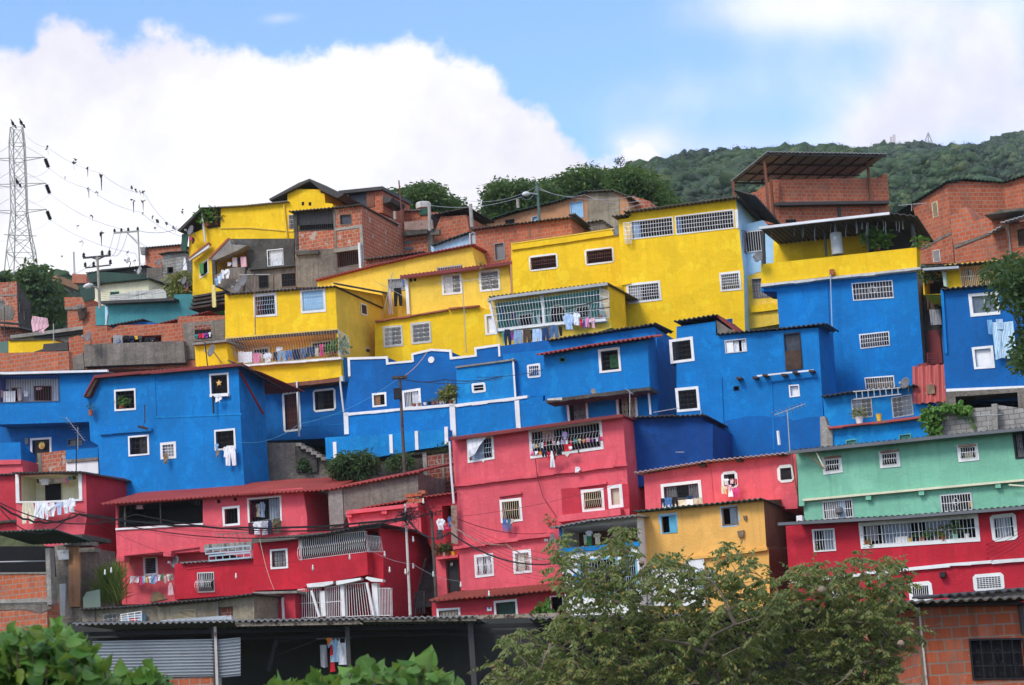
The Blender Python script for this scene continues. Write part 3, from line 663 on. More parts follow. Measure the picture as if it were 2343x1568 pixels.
# --- orange house
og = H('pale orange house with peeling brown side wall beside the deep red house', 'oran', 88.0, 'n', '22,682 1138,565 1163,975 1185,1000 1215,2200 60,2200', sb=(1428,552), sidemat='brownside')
og.W(228,707,362,693,158,.03,None,fr='shutb',shut=(.5,1,'shutb'),rag=.02); og.W(764,634,905,620,162,.04,None,fr='wood',sash=('wood',2,1),shut=(.5,.95,'glass'))
og.patch('205,690 372,675 380,800 350,855 232,868 225,790 210,760', 'pblue', label='pale blue paint around the blue shuttered window'); og.patch('748,625 905,608 930,740 910,795 770,808 762,720','pblue')
og.strip('440,1075 800,1028 1170,985', 26, 'oran', .16, .14, wob=.02); og.roof('-5,660 620,598 1145,548', 'greenroof', 5, .35, .05, rag=.15); og.panel('905,840 962,830 960,890 915,895', 'wood', .12, .12, 'bird_box'); og.panel('955,705 985,700 985,740 965,742', 'wood', .1, .1, 'bird_box')
og.panel('440,1085 610,1068 625,1500 120,1500 110,1180 440,1150', 'white', .12, .1, 'white_wall'); og.W(545,1190,705,1172,150,.05,('barw',6,2),fr='shutb',off=.14)
# --- blue and white house behind the tree
bw = H('white and blue house with grey corrugated awning behind the leafy tree', 'white', 87.0, 'm', '965,1040 1660,940 1675,1240 1700,2200 1085,2200 975,1270', d=5)
bw.O('985,1045 1655,985 1668,1170 990,1235', 2.2, 'brownside'); bw.strip('960,1232 1675,1165', 40, 'lblue', .1, .1, 'band'); bw.strip('965,1040 985,1038', 250, 'lblue', .1, .1, 'post')
bw.W(1135,1330,1480,1300,330,.06,('barb',12,3),fr='shutb'); bw.W(1520,1290,1650,1275,300,.06,('barb',6,3),fr='shutb'); bw.roof('885,1042 1240,975 1660,930', 'greyroof', 4.2, .7, .4, rag=.3)
bw.strip('1100,1450 1140,1446', 220, 'lblue', .05, .05, 'post')
# --- pink low house with orange roof
H('low pink house with orange corrugated roof at the foot of the tall pink house', 'pink2', 89.0, 'r', '-160,830 500,790 1110,700 1115,1200 -150,1200', d=4)
CUR.W(-115,885,92,870,110,.1,('bark',6,1),cur=[(0,1,'cream')]); CUR.W(390,815,597,797,160,.1,('bark',7,2),pane='greenp'); CUR.W(885,770,1005,760,170,.05,None,fr='white')
CUR.roof('-190,808 420,760 1100,690', 'tileroof', 2.4, .6, .55); CUR.panel('328,872 368,868 370,902 330,904', 'white', .05, .05, 'plaque'); CUR.panel('342,870 358,868 358,884 342,886','blue2',.056,.02,'plaque'); CUR.panel('1068,800 1108,795 1110,860 1070,862', 'black', .15, .15, 'meter_box')
# ================================================================ blue row
# --- centre-right big blue house
cb = H('large blue house with two white framed windows and a black shuttered door', 'blue', 98.0, 'i', '-335,552 10,505 15,630 920,560 945,1000 965,1350 980,1420 985,1700 -335,1700', sb=(1045,532))
cb.W(1707,668,1918,640,218,.14,('bark',4,4,0,'r'),t='h',cur=[(0,.1,'tanrag')]); cb.W(1763,1100,1968,1080,215,.13,('bark',4,4,0,'r'),t='h',cur=[(0,.08,'olive')])
cb.W(92,678,282,658,115,.03,None,fr='dirtyw',shut=(0,.36,'doorw'),cur=[(.36,.62,'white'),(.75,1,'white')]); cb.W(607,618,757,602,320,.04,None,fr='black',pane='plast',rag=.03); cb.panel('625,772 765,755 772,925 630,940', 'woodd', .05, .05, 'board')
cb.W(168,1080,217,1075,40,.02,None,fr='black'); cb.W(660,1072,752,1063,108,.05,None,pane='doorw',name='hatch',fr='doorw')
cb.strip('375,982 880,930', 14, 'whitesheet', .35, .06, 'channel'); [cb.blk(x, y, x+45, y+18, 'woodd', .4, .4) for x, y in ((192,998),(335,992),(425,972),(590,968),(690,945),(835,935))]
cb.strip('500,1035 912,990', 10, 'blue', .06, .05, 'moulding'); cb.panel('500,1040 512,1038 535,1640 520,1640', 'blue', .03, .03, 'moulding')
cb.patch('-335,1392 -200,1385 -60,1400 60,1395 200,1365 300,1345 420,1340 540,1360 620,1340 700,1385 830,1355 960,1345 975,1430 980,1700 -335,1700', 'blue2', label='darker blue base coat with a ragged upper edge')
cb.panel('-10,1000 65,1000 95,1700 30,1700', 'blue', .05, .05, 'pilaster'); cb.panel('25,1440 100,1440 110,1700 30,1700','blue2',.06,.05,'pilaster')
cb.roof('20,612 520,568 1000,520', 'darkroof', 2.2, .2, .1, rag=.15); cb.roof('-360,500 20,440', 'darkroof', 3, .25, .1); cb.roof('20,440 215,590', 'redtrim', 3, .1, .1, amp=0, th=.1, name='verge')
cb.panel('15,490 130,570 205,600 30,618', 'conc', .02, .02, 'plaster_patch')
# --- blue upper band and box house
bx = H('blue house with a red corrugated canopy and overhanging upper room in the blue row', 'blue', 99.0, 'h', '640,685 1575,555 1600,660 1610,1340 1600,1500 560,1560 560,1230 620,1200 600,800 640,760', d=6)
bx.roof('620,668 1000,612 1330,560 1590,520', 'darkroof', 2.5, .3, .1, rag=.2)
bx.W(800,1222,985,1200,215,.12,('bark',3,3,0,'r'),cur=[(.2,.95,'grey')]); bx.W(1235,1160,1420,1138,250,.13,('bark',3,3,0,'r'),cur=[(.1,.5,'cream'),(.55,.95,'cream')])
bo = H('blue overhanging upper room with one white framed window and red canopy', 'blue', 97.2, 'h', '597,805 1515,668 1538,1085 612,1205', sb=(1588,640))
bo.W(1080,755,1272,732,215,.12,('bark',3,4,0,'r'),cur=[(.45,1,'green',.2,.9)]); bo.W(738,830,783,824,38,.02,None,fr='shutg'); bo.roof('530,798 1000,715 1570,632', 'redroof', 1.0, .55, .32, amp=.04)
bo.strip('615,1200 1000,1150 1540,1085', 30, 'concd', .02, 1.2, 'slab', wob=.03); bo.strip('630,1190 760,1178', 14, 'dirtyw', .03, .03, 'plaster_edge', wob=.08); bo.panel('1020,1105 1050,1100 1065,1140 1035,1150 1015,1130','concl',.03,.03,'plaster_patch')
bx.bar('1522,1085 1545,1330', .05, 'whitesheet', 'drainpipe', 1.0)
# --- blue house with white parapet outline
bp = H('blue house with stepped parapet outlined in white and a round white disc', 'blue2', 103.0, 'g', '970,600 1320,590 1322,650 1540,630 1540,560 1710,525 1875,535 1880,600 2095,580 2100,520 2310,490 2800,430 2800,990 1880,1060 935,1110 985,760', d=5)
bp.strip('970,590 1322,580', 20, 'white', .05, .1, 'outline', wob=.015); bp.strip('1318,635 1540,615', 20, 'white', .05, .1, 'outline', wob=.015); bp.strip('1535,555 1705,512 1885,522', 20, 'white', .05, .1, 'outline', wob=.015); bp.strip('1875,588 2105,566', 20, 'white', .05, .1, 'outline', wob=.015); bp.strip('2092,500 2310,470', 20, 'white', .05, .1, 'outline', wob=.015)
for x, y, w, h in ((968,592,20,165),(1305,580,18,75),(1532,555,18,75),(1868,522,20,78),(2090,500,18,82),(2300,472,16,110)): bp.panel(f'{x},{y} {x+w},{y-2} {x+w+6},{y+h} {x+6},{y+h}', 'white', .055, .1, 'outline')
C0 = bp.at(1711,612,.02); bp.part('disc', MB().lathe(C0, bp.F.n, [(.16,-.02),(.16,.03)], 20), M['white'])
bp.W(1185,912,1312,898,125,.11,('bark',1,5),shut=(0,.55,'tan')); bp.W(1452,885,1615,862,170,.11,('barw',9,1),cur=[(0,.4,'grey'),(.5,1,'white')])
bt = H('bright blue terrace wall with white pillars and band above the stone retaining wall', 'blue', 102.2, 'g', '940,1108 1880,1030 2700,930 2700,1330 1900,1300 1860,1250 980,1290', d=.8, name='terrace_wall', cat='wall')
bt.strip('935,1085 1420,1040 1880,1000 1930,1003 2343,955 2560,925', 26, 'white', .06, .3, 'band', wob=.02); bt.panel('932,1080 972,1076 980,1268 940,1272', 'white', .06, .06, 'pillar'); bt.panel('1870,1010 1918,1006 1932,1310 1885,1310', 'white', .06, .06, 'pillar'); bt.panel('2447,975 2487,968 2510,1330 2470,1330', 'white', .06, .06, 'pillar'); bt.strip('1980,1045 2000,1043',60,'lblue',.01,.01,'paint_patch')
b4 = H('lower bright blue wall with short white posts above the bushes', 'lblue', 101.3, 'g', '770,1300 1230,1275 1855,1225 1862,1370 1640,1400 1360,1450 1200,1480 780,1492', d=.6, name='retaining_wall', cat='wall')
for x, y, w, h in ((838,1340,30,150),(1337,1275,28,165),(1563,1243,28,165),(1825,1205,30,160)): b4.panel(f'{x},{y} {x+w},{y-3} {x+w+6},{y+h} {x+6},{y+h}', 'white', .06, .06, 'post')
# light annex
la = H('small bright blue annex with a tiny white framed window beside the potted plants', 'lblue', 102.5, 'g', '1930,680 2343,625 2435,615 2450,980 1940,1010', d=4)
la.W(2068,822,2190,810,88,.1,('barw',1,2),chamf=.06,rag=.02); la.slab('1925,670 2343,615 2440,600','concl',3,.1,.08); la.strip('2425,600 2440,598',390,'white',.03,.03,'pipe')
ln2 = H('recessed blue wall with a small barred window under the turquoise balcony', 'blue', 102.8, 'h', '235,795 640,755 640,1160 260,1190', d=3)
ln2.W(450,890,567,877,122,.09,('barw',5,3,.1),chamf=.05); ln2.panel('245,840 290,835 312,1170 270,1175', 'blue', .1, .1, 'pilaster')
# --- recessed blue storey under the left yellow house
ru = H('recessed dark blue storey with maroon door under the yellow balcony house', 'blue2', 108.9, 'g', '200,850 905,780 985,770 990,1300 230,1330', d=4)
ru.W(390,905,547,883,355,.13,('barr',6,4),pane='maroon',name='door',chamf=.1); ru.W(660,880,860,858,200,.12,('bark',4,4,0,'r'),cur=[(.1,.4,'darkgrey')],chamf=.12)
ru.bar('520,800 540,1290', .05, 'whitesheet', 'post', 1.0); ru.bar('728,1110 740,1265', .03, 'lblue', 'railing', .9); ru.bar('550,1215 930,1180', .02, 'lblue', 'railing', .9); ru.bar('565,1140 930,1090', .02, 'lblue', 'railing', .9); ru.bar('903,800 935,1075', .05, 'whitesheet', 'drainpipe', .9)
# --- big left blue house
lb = H('big blue house at left with red edged roof and five white framed windows', 'blue', 100.0, 'f', '775,1190 868,1008 1330,978 1345,972 2110,908 2140,1563 2175,2110 1900,2170 1080,2260 890,1980 870,1600 800,1563', sb=(2335,985))
lb.W(1012,1113,1202,1100,188,.1,('bark',4,4),); lb.W(1855,972,2025,960,195,.1,('bark',3,3,0,'r'))
lb.W(1135,1522,1318,1507,182,.1,('bark',3,3,0,'r'),cur=[(.5,1,'darkgrey')]); lb.W(1897,1468,2083,1453,185,.1,('bark',3,3,0,'r')); lb.W(1420,58,1557,46,150,.12,('barw',4,4),t='k',cur=[(.2,1,'grey')])
lb.strip('830,982 1250,942', 26, 'redtrim', .4, .05, 'fascia'); lb.strip('1250,950 1330,938', 26, 'redtrim', .38, .05, 'fascia'); lb.strip('1330,945 2145,872', 26, 'redtrim', .4, .05, 'fascia')
lb.roof('832,984 2143,874', 'redroof', 6.5, .38, -.3)
lb.panel('832,985 848,990 748,1165 735,1170', 'redtrim', .35, 1.2, 'verge'); lb.panel('840,1000 866,1010 790,1170 745,1180', 'woodd', .3, .9, 'soffit')
lb.strip('880,1478 1340,1450', 30, 'blue', .14, .12, wob=.02); lb.strip('1348,985 1372,984', 370, 'blue', .03, .03, 'pilaster'); lb.strip('1372,1350 2140,1318', 14, 'lblue', .02, .02, 'moulding')
S_ = lb.at(1942,1052,.06); lb.part('star_ornament', MB().prism([S_ + lb.F.u*(r*math.sin(k*.628)) + Z*(r*math.cos(k*.628)) for k, r in enumerate([.17,.075]*5)], lb.F.n*.05), M['gold'])
lb.strip('1855,1150 2020,1140', 26, 'white', .2, .18, 'sill'); lb.bar('1885,1165 1892,1320', .045, 'black', 'pipe', .25); lb.bar('1280,1245 1282,1400 1260,1440', .03, 'steeld', 'bracket', .5); lb.bar('1225,1435 1305,1455', .06, 'woodd', 'bracket', .4)
# lean-to eaves on its right side
c = lb.F.xyz(*lb.corner); e = -lb.F.n
lb.part('eave', MB().sheet(c+lb.F.u*1.0-Z*.75-lb.F.n*lb.d, c+lb.F.u*.55-Z*.1+lb.F.n*.4, -lb.F.u*.9+Z*.45, .05, 0), M['darkroof']); lb.part('brace', MB().tube([c+lb.F.u*.05-Z*.2, c+lb.F.u*.5-Z*2.2-lb.F.n*1.5], .06), M['redtrim'])
# --- left blue balcony house
lc = H('blue house at the far left with a barred laundry balcony and white gutter', 'blue', 103.5, 'f', '-60,968 888,960 890,1190 800,1395 -60,1420', d=5)
lc.O('-40,990 515,985 518,1210 -40,1222', 1.0, 'white'); lc.cage('-40,985 515,985 520,1210 -40,1225', 'barr', 25, 1, .05, 0, .014); lc.strip('-60,950 50,955 950,932', 20, 'whitesheet', .5, .15, 'gutter'); lc.roof('-60,955 900,938', 'greyroof', 4, .4, .2)
lc.W(303,1080,452,1078,128,.02,None,fr='woodd',off=-.95,name='doorway'); lc.W(103,1095,190,1092,116,.02,None,fr='wood',off=-.95)
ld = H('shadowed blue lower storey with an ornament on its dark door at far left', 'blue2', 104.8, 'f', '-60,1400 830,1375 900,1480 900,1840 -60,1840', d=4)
ld.W(270,1542,455,1530,240,.11,None,pane='black',name='door'); ld.W(600,1550,730,1542,60,.03,None,fr='louv',pane='louv'); ld.part('ornament', MB().lathe(ld.at(370,1605,.1), ld.F.n, [(.16,-.02),(.2,.0),(.1,.06),(.02,.1)], 9), M['gold']); ld.panel('218,1540 248,1538 250,1590 220,1592','louv',.1,.1,'meter_box')
le = H('small blue balcony wall above the pink house at far left', 'blue', 101.5, 'k', '-60,62 180,52 187,207 -60,215', sb=(315,185), name='balcony_wall', cat='wall')
lf = H('pink wall end beneath the far left blue balcony', 'pink', 101.2, 'k', '-60,217 188,208 208,340 -60,345', d=4, name='pink_wall', cat='wall'); lf.strip('-60,212 185,206',40,'pink',.15,.12)
lg = H('low brick parapet with a concrete left end beside the dark blue door', 'brickp', 101.9, 'k', '330,152 580,124 586,310 345,318', d=.5, name='brick_wall', cat='wall'); lg.panel('328,150 362,146 375,316 343,318','conc',.03,.03,'pier')
lh = H('blue and white parapet between the brick wall and the big blue house', 'blue', 101.7, 'k', '583,122 868,98 872,330 588,318', d=1, name='parapet', cat='wall'); lh.panel('585,232 868,215 872,330 588,318','white',.03,.03,'white_base'); lh.strip('583,208 868,185',26,'conc',.12,.1,'slab')
# --- right: blue house with yellow terrace
tr = H('tall blue house with yellow terrace parapet and three white barred windows at right', 'blue', 103.0, 'i', '415,212 1790,62 1815,400 1850,870 1870,1170 965,1200 955,560 575,560 552,240 415,240', d=6, sidemat='conc', sb=(1872,135))
tr.W(1215,168,1577,138,160,.04,('barw',13,3,.06,'s'),fr='barw',cur=[(0,1,'darkgrey')]); tr.W(1283,622,1547,592,130,.04,('barw',12,3,.06),fr='barw',cur=[(0,.8,'darkgrey')]); tr.W(1330,1005,1590,986,110,.04,('barw',12,2),fr='barw',cur=[(0,1,'tanrag')])
tr.panel('410,0 1790,-150 1795,45 1030,105 415,175', 'yel', .3, .14, 'terrace_parapet'); tr.strip('410,175 700,145 1030,108 1420,70 1820,22', 22, 'dirtyw', .4, .5, 'slab', wob=.02)
tr.panel('980,150 1000,148 1020,540 998,540','blue',.05,.05,'pilaster'); tr.bar('1028,90 1042,520 1052,700', .025, 'barb', 'pipe', .5); tr.bar('1052,700 960,695', .025, 'barb', 'pipe', .5); tr.panel('1018,45 1058,40 1060,90 1020,95', 'terra', .5, .12, 'meter_box')
T = 'e'
tr.roof('-10,842 1145,712', 'darkroof', 2.4, 1.3, .05); tr.strip('-10,838 500,778 1145,708', 22, 'whitesheet', 1.35, .12, 'gutter'); tr.roof('1145,712 1390,740', 'darkroof', 3, 1.1, -.3, pitch=.3)
for p, r in (('28,880 38,1168',.09),('572,860 588,1095',.06),('950,800 960,1052',.06),('1338,740 1368,1012',.09)): tr.bar(p, r, 'steeld', 'post', .1)
W0 = tr.at(150,1150,-3.5); tr.panel('120,960 1420,840 1420,1250 120,1300', 'yel', -2.4, .1, 'back_wall'); tr.panel('960,820 1400,760 1400,1020 960,1060', 'darkb', -2.0, .1, 'screen')
# small house right lower (blue) with ledge
sh = H('small blue house with flower grille windows and tiled ledge below the ladder', 'lblue', 97.3, 'i', '960,1172 1660,1095 1780,1080 1890,1180 1895,1350 985,1450', d=5)
sh.W(1210,1197,1390,1180,172,.04,('barg',4,4,0,'r'),fr='barg',shut=(0,.5,'glass')); sh.W(1565,1182,1748,1150,185,.04,('barg',4,4,0,'r'),fr='barg',shut=(.5,1,'glass')); sh.roof('945,1165 1240,1118 1660,1080 1790,1062', 'darkroof', 2, .4, .1, rag=.1)
si = H('bright blue low wall with a red tiled ledge above the mint house roof', 'lblue', 96.4, 'i', '1040,1460 1890,1370 1900,1620 1050,1720', d=2, name='painted_wall', cat='wall'); si.strip('1000,1440 1400,1395 1860,1338', 18, 'redroof', .35, .5, wob=.02); si.W(1635,1512,1738,1500,70,.02,None,fr='mint',pane='mint'); si.W(1165,1560,1258,1548,70,.02,None,fr='mint',pane='mint')
si.panel('935,1350 975,1345 1000,1420 1045,1445 1050,1720 945,1720','concl',.1,.6,'broken_pier')
# right house with yellow cage
rh = H('blue house at the right edge with white framed window and white base line', 'blue2', 97.0, 'e', '1612,1392 2500,1310 2540,2380 1650,2380 1620,1900', d=6)
rh.W(1845,1434,2110,1412,205,.13,None,sash=('whitesheet',2,1),pane='glass'); rh.W(1877,35,2062,18,198,.1,None,t='j',pane='doorw'); rh.strip('1648,400 2343,372 2450,368', 26, 'white', .12, .12, 'band', t='j'); rh.roof('1605,1385 2500,1305', 'darkroof', 4, .35, .2); rh.panel('1600,1400 1625,1395 1660,1960 1640,1960','blue',.1,.1,'pilaster')
ry = H('yellow storey with cream barred balcony at the right edge', 'yel', 101.0, 'e', '1440,1215 1660,1170 2500,1100 2500,1420 1450,1440', d=4)
ry.O('1770,1200 2050,1180 2065,1350 1790,1368', 1.0, 'yel'); ry.cage('1765,1195 2050,1175 2068,1355 1792,1370', 'barc', 17, 2, .1, 0, .014); ry.roof('1430,1190 1760,1165 2060,1140 2400,1100', 'darkroof', 3, .6, .2); ry.O('1450,1240 1655,1225 1660,1430 1460,1440', 1.5, 'darkb'); ry.strip('1440,1205 1760,1185', 22, 'silver', .7, .3, 'gutter')
ca = H('grey concrete shed opening under the right blue house above the block wall', 'conc', 95.6, 'j', '1655,425 2450,385 2450,760 1600,800', d=4, name='concrete_shed', cat='shed'); ca.O('1730,470 2280,430 2290,580 1740,600', 2.5, 'dark', sides='concd')
cw = H('grey cinder block wall above the mint house gutter', 'block', 93.5, 'j', '1600,590 2060,560 2060,770 1600,812', d=.4, name='block_wall', cat='wall'); cw.panel('2050,535 2100,530 2108,760 2062,765','concl',.06,.3,'pier'); cw.panel('1590,590 1622,588 1626,808 1592,810','concl',.04,.2,'pier')
H('darker cinder block wall right of the concrete pier', 'block', 93.9, 'j', '2095,540 2450,590 2450,790 2100,770', d=.4, name='block_wall', cat='wall')
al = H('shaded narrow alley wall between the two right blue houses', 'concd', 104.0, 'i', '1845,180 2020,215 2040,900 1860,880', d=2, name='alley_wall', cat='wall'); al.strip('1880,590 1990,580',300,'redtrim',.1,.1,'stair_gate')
H('red corrugated awning between the two right blue houses', 'redtrim', 97.8, 'i', '1800,885 1880,870 1890,905 1985,905 2003,960 2030,1050 2062,1130 2060,1212 1975,1220 1865,1230 1760,1236', d=.05, name='awning', cat='awning', wall='frame')
AW = CUR; mb = MB(); A, B = AW.at(1758,1236,.8), AW.at(2062,1212,.8); A2, B2 = AW.at(1800,885,.05), AW.at(2005,905,.05)
mb.sheet(A, B, (A2-A+B2-B)/2, .03, .05, .33); AW.part('roof_sheet', mb, M['awnred'])
# ================================================================ yellow row
dy = H('tall yellow building with two wide barred windows under its dark roof', 'yel', 110.0, 'd', '322,775 415,760 415,700 1360,588 1375,690 1430,1240 1445,1850 385,1850 385,1520 350,1340', d=6, sb=(1575,825), sidemat='pblue')
dy.W(430,790,803,747,165,.05,('barw',15,4,.05),fr='barw',cur=[(0,.15,'paleblue'),(.1,.2,'blue')]); dy.W(820,745,1340,685,168,.05,('barw',22,4,.05),fr='barw',cur=[(0,.08,'blue')])
dy.W(392,1348,690,1315,178,.1,('barw',13,5,.1),rag=.02); dy.W(1212,1248,1400,1228,172,.1,('barw',9,5,.1),cur=[(.2,.9,'olive',.4,1)],rag=.02)
dy.roof('262,742 410,722', 'darkroof', 3, .4, .1); dy.roof('365,700 1362,568', 'mossroof', 6, .45, 0); dy.roof('1360,570 1395,578', 'darkroof', 6, .5, -.2)
C = dy.F.xyz(*dy.corner); mb = MB(); mb.sheet(C+dy.F.n*.5+dy.F.u*.05+Z*.35, C-dy.F.n*dy.d+dy.F.u*.05+Z*(.35+dy.rise), dy.F.u*1.1-Z*.5, .04, .04, .3); dy.part('eave', mb, M['darkroof'])
dy.strip('330,1345 430,1330', 14, 'yel', .1, .08); dy.cage('365,805 425,800 425,985 385,985', 'barw', 4, 5, .3, .1, .014); dy.panel('1350,690 1378,686 1385,850 1365,855', 'white', .05, .05, 'trim')
le2 = H('narrow pale blue and yellow house with barred balcony squeezed beside the tall yellow building', 'yel2', 110.9, 'd', '1425,1240 1725,1220 1740,1560 1750,1700 1440,1750', d=4)
le2.panel('1400,830 1600,780 1715,900 1715,1225 1560,1240 1480,1270 1432,1262', 'pblue', .02, .3, 'pale_blue_wall'); le2.W(1440,885,1600,865,190,.04,('barw',7,1),fr='barg',off=.03); le2.cage('1362,880 1440,872 1440,1060 1380,1065', 'barr', 5, 1, .4, .1, .016); le2.W(1500,1302,1720,1282,178,.03,('bark',10,3,.1),fr='barg',cur=[(0,1,'grey')])
le2.strip('1490,1540 1590,1530 1740,1510', 60, 'yel', .15, .1)
cy = H('wide yellow house with a plain parapet and two rounded rust barred windows', 'yel', 112.4, 'c', '1247,755 1900,660 2205,608 2260,620 2265,1200 1245,1260', d=6)
cy.W(1402,868,1655,837,138,.1,('barr',14,3,.1,'s'),chamf=.1); cy.W(1897,810,2152,779,142,.1,('barr',14,3,.1,'s'),chamf=.1); cy.strip('1245,752 1900,657 2200,610', 60, 'yel', .12, .1, 'parapet', wob=.01); cy.slab('1245,750 1900,655 2200,608', 'yel2', 3, .15, .06)
cy.panel('1235,910 1250,905 1262,1260 1245,1260','tan',.03,.03,'bare_edge')
# back-left long yellow
ly = H('long yellow house with a sloping red edged roof behind the maroon gutter', 'yel2', 114.5, 'c', '-470,715 0,960 -20,960 890,775 940,960 1000,1100 700,1400 100,1600 -200,1400 -450,1300'.replace('-470,715 0,960 -20,960','-470,1090 -20,960'), d=5)
ly.W(152,1068,300,1058,112,.03,('barg',8,1),fr='barg',cur=[(.0,1,'grey')]); ly.strip('-485,1075 0,950 430,850 900,757', 12, 'redtrim', .25, .2, 'fascia'); ly.roof('-485,1072 0,947 430,847 900,755', 'redroof', 3, .3, .1)
ly.W(588,968,815,940,40,.02,('barw',14,1),fr='concd')
my = H('yellow house with maroon gutter and two flower grille windows in the upper row', 'yel2', 112.9, 'c', '308,1052 1225,935 1248,1190 1200,1560 340,1560', d=5)
my.W(628,1032,805,1012,185,.1,('barw',3,4,0,'r'),chamf=.05,cur=[(0,.5,'white')]); my.W(960,995,1142,975,190,.1,('barw',3,4,0,'r'),chamf=.05); my.strip('262,1040 800,975 1252,912', 24, 'redtrim', .5, .1, 'gutter'); my.roof('262,1035 800,968 1252,905', 'redroof', 3, .5, .2)
my.strip('305,1058 330,1056', 325, 'whitesheet', .15, .12, 'drainpipe'); my.panel('347,1065 369,1063 369,1090 349,1092','dark',.01,.01,'vent'); my.panel('384,1062 404,1060 404,1086 386,1088','dark',.01,.01,'vent')
m2 = H('lower yellow house front with tiled edge and two flower grille windows', 'yel', 111.8, 'c', '40,1440 690,1340 690,1325 960,1305 975,1345 1120,1330 1150,1950 40,2000', d=4)
m2.W(1280,318,1455,300,188,.1,('barw',3,4,0,'r'),t='g',chamf=.04,fr='dirtyw',cur=[(0,.4,'grey')]); m2.W(1527,288,1705,268,190,.1,('barw',3,4,0,'r'),t='g',chamf=.04,fr='dirtyw'); m2.W(1012,1385,1130,1370,182,.1,None,pane='doorw',rag=.02)
m2.strip('38,1435 350,1388 680,1332', 12, 'terra', .2, .2, wob=.02); m2.strip('690,1322 960,1297', 14, 'terra', .25, .2, wob=.02)
# turquoise balcony house
tb = H('yellow house with a white caged turquoise balcony and laundry', 'yel2', 105.2, 'h', '118,318 1165,180 1180,480 1200,560 650,740 640,770 240,800 200,812', d=6, sb=(1312,205), sidemat='yel')
tb.O('170,345 1090,222 1160,478 190,585', 1.5, 'turq', sides='turq'); tb.cage('125,318 1090,200 1100,470 180,572', 'barw', 37, 4, .3, .1, .0105, d0=.6)
tb.cage('1092,215 1165,235 1170,470 1100,475', 'barw', 7, 4, .25, .05, .012); tb.strip('165,570 700,510 1145,478', 26, 'white', .3, .3, 'sill', wob=.015); tb.strip('98,305 180,285 1160,160', 24, 'steel', .55, .12, 'gutter'); tb.roof('110,285 1160,158', 'darkroof', 5, .5, .15); tb.bar('118,325 180,620', .06, 'barw', 'drainpipe', .4); tb.strip('570,265 590,262', 270, 'white', .1, .1, 'post')
tb.W(365,445,510,425,120,.1,('bark',8,1),off=-1.45); tb.part('arched_doorway', MB().prism([tb.at(x, y, -1.43) for x, y in ((660,510),(660,420),(675,390),(700,372),(735,370),(765,390),(780,420),(780,500))], tb.F.n*.03), M['dark'])
tb.part('arch_trim', MB().tube([tb.at(x, y, -1.40) for x, y in ((652,510),(652,418),(670,380),(700,362),(737,360),(772,380),(790,418),(790,500))], .06), M['white'])
tb.W(870,380,1010,362,110,.08,('bark',5,1),off=-1.45); tb.strip('205,800 640,748', 22, 'blue2', .0, .02)
tb.bar('790,400 1170,302', .025, 'woodd', 'pole', .6); tb.bar('1040,400 1185,380', .025, 'woodd', 'pole', .6)
# left yellow house with caged balcony
T = 'g'
yb = H('yellow house with two blue grille windows above a caged laundry balcony', 'yel', 108.0, 'g', '-118,30 858,-38 880,345 905,590 917,762 310,842 60,830 -110,640', d=6, sb=(1300,30), sidemat='yel2')
yb.W(838,1208,1042,1188,205,.12,('barb',8,4,.12),t='b',rag=.03); yb.W(1252,1165,1470,1145,208,.12,('barb',9,4,.12),t='b',rag=.03,shut=(0,1,'shutl'))
yb.O('-85,445 868,365 893,588 30,640 -70,600', 1.5, 'yel'); yb.cage('-100,415 880,338 905,585 10,648', 'barg', 40, 1, .25, .15, .0085, d0=.5); yb.cage('885,350 968,400 985,560 905,590', 'barb', 7, 1, .2, .1, .0085)
yb.W(645,455,835,430,120,.1,None,off=-1.45,pane='dark'); yb.W(125,510,280,495,100,.1,None,off=-1.45,pane='dark'); yb.strip('-60,655 100,650 910,588', 18, 'white', .3, .3, 'sill', wob=.02); yb.strip('-105,425 880,345', 26, 'woodd', .05, .1, 'lintel')
yb.strip('230,838 905,770', 34, 'brownside', .06, 1.2, 'slab', wob=.02); yb.roof('-118,24 858,-46', 'darkroof', 6, .25, 0); C = yb.F.xyz(*yb.corner); yb.part('eave', MB().sheet(C+yb.F.n*.2+Z*.15, C-yb.F.n*yb.d+Z*(yb.rise+.1), yb.F.u*.5-Z*.15, .04, .03), M['darkroof'])
S2 = Fac(0, 110, pt=C); S2.u, S2.n = -yb.F.n, yb.F.u
def sidewin(h, S, x0, y0, x1, y1, hh, t, b=.08):
    A, B = S.at(x0, y0, .03, t), S.at(x1, y1, .03, t); hm = A.z - S.at(x0, y0+hh, .03, t).z; e = (B-A); w = e.length; e /= w
    f = lambda a, d, o: A + e*a - Z*d + S.n*o
    fo = h.part('window', MB().prism([f(0,0,0), f(w,0,0), f(w,hm,0), f(0,hm,0)], S.n*.02), M['white'])
    h.part('pane', MB().prism([f(b,b,.02), f(w-b,b,.02), f(w-b,hm-b,.02), f(b,hm-b,.02)], S.n*.008), M['woodd'], fo)
sidewin(yb, S2, 1787,1278,1840,1295,100,'b'); sidewin(yb, S2, 1125,503,1165,508,85,'g',.06)
yb.panel('905,600 945,590 958,800 917,830', 'blue', -.3, .3, 'blue_pier'); yb.panel('897,755 925,752 930,800 900,803','dirtyw',.1,.2,'bracket')
yl = H('small yellow wall bay left of the caged laundry balcony', 'yel', 107.2, 'f', '1722,700 2000,680 2030,900 1735,915', d=1, name='yellow_wall', cat='wall'); yl.slab('1700,695 2005,665','concl',2,.3,.12)
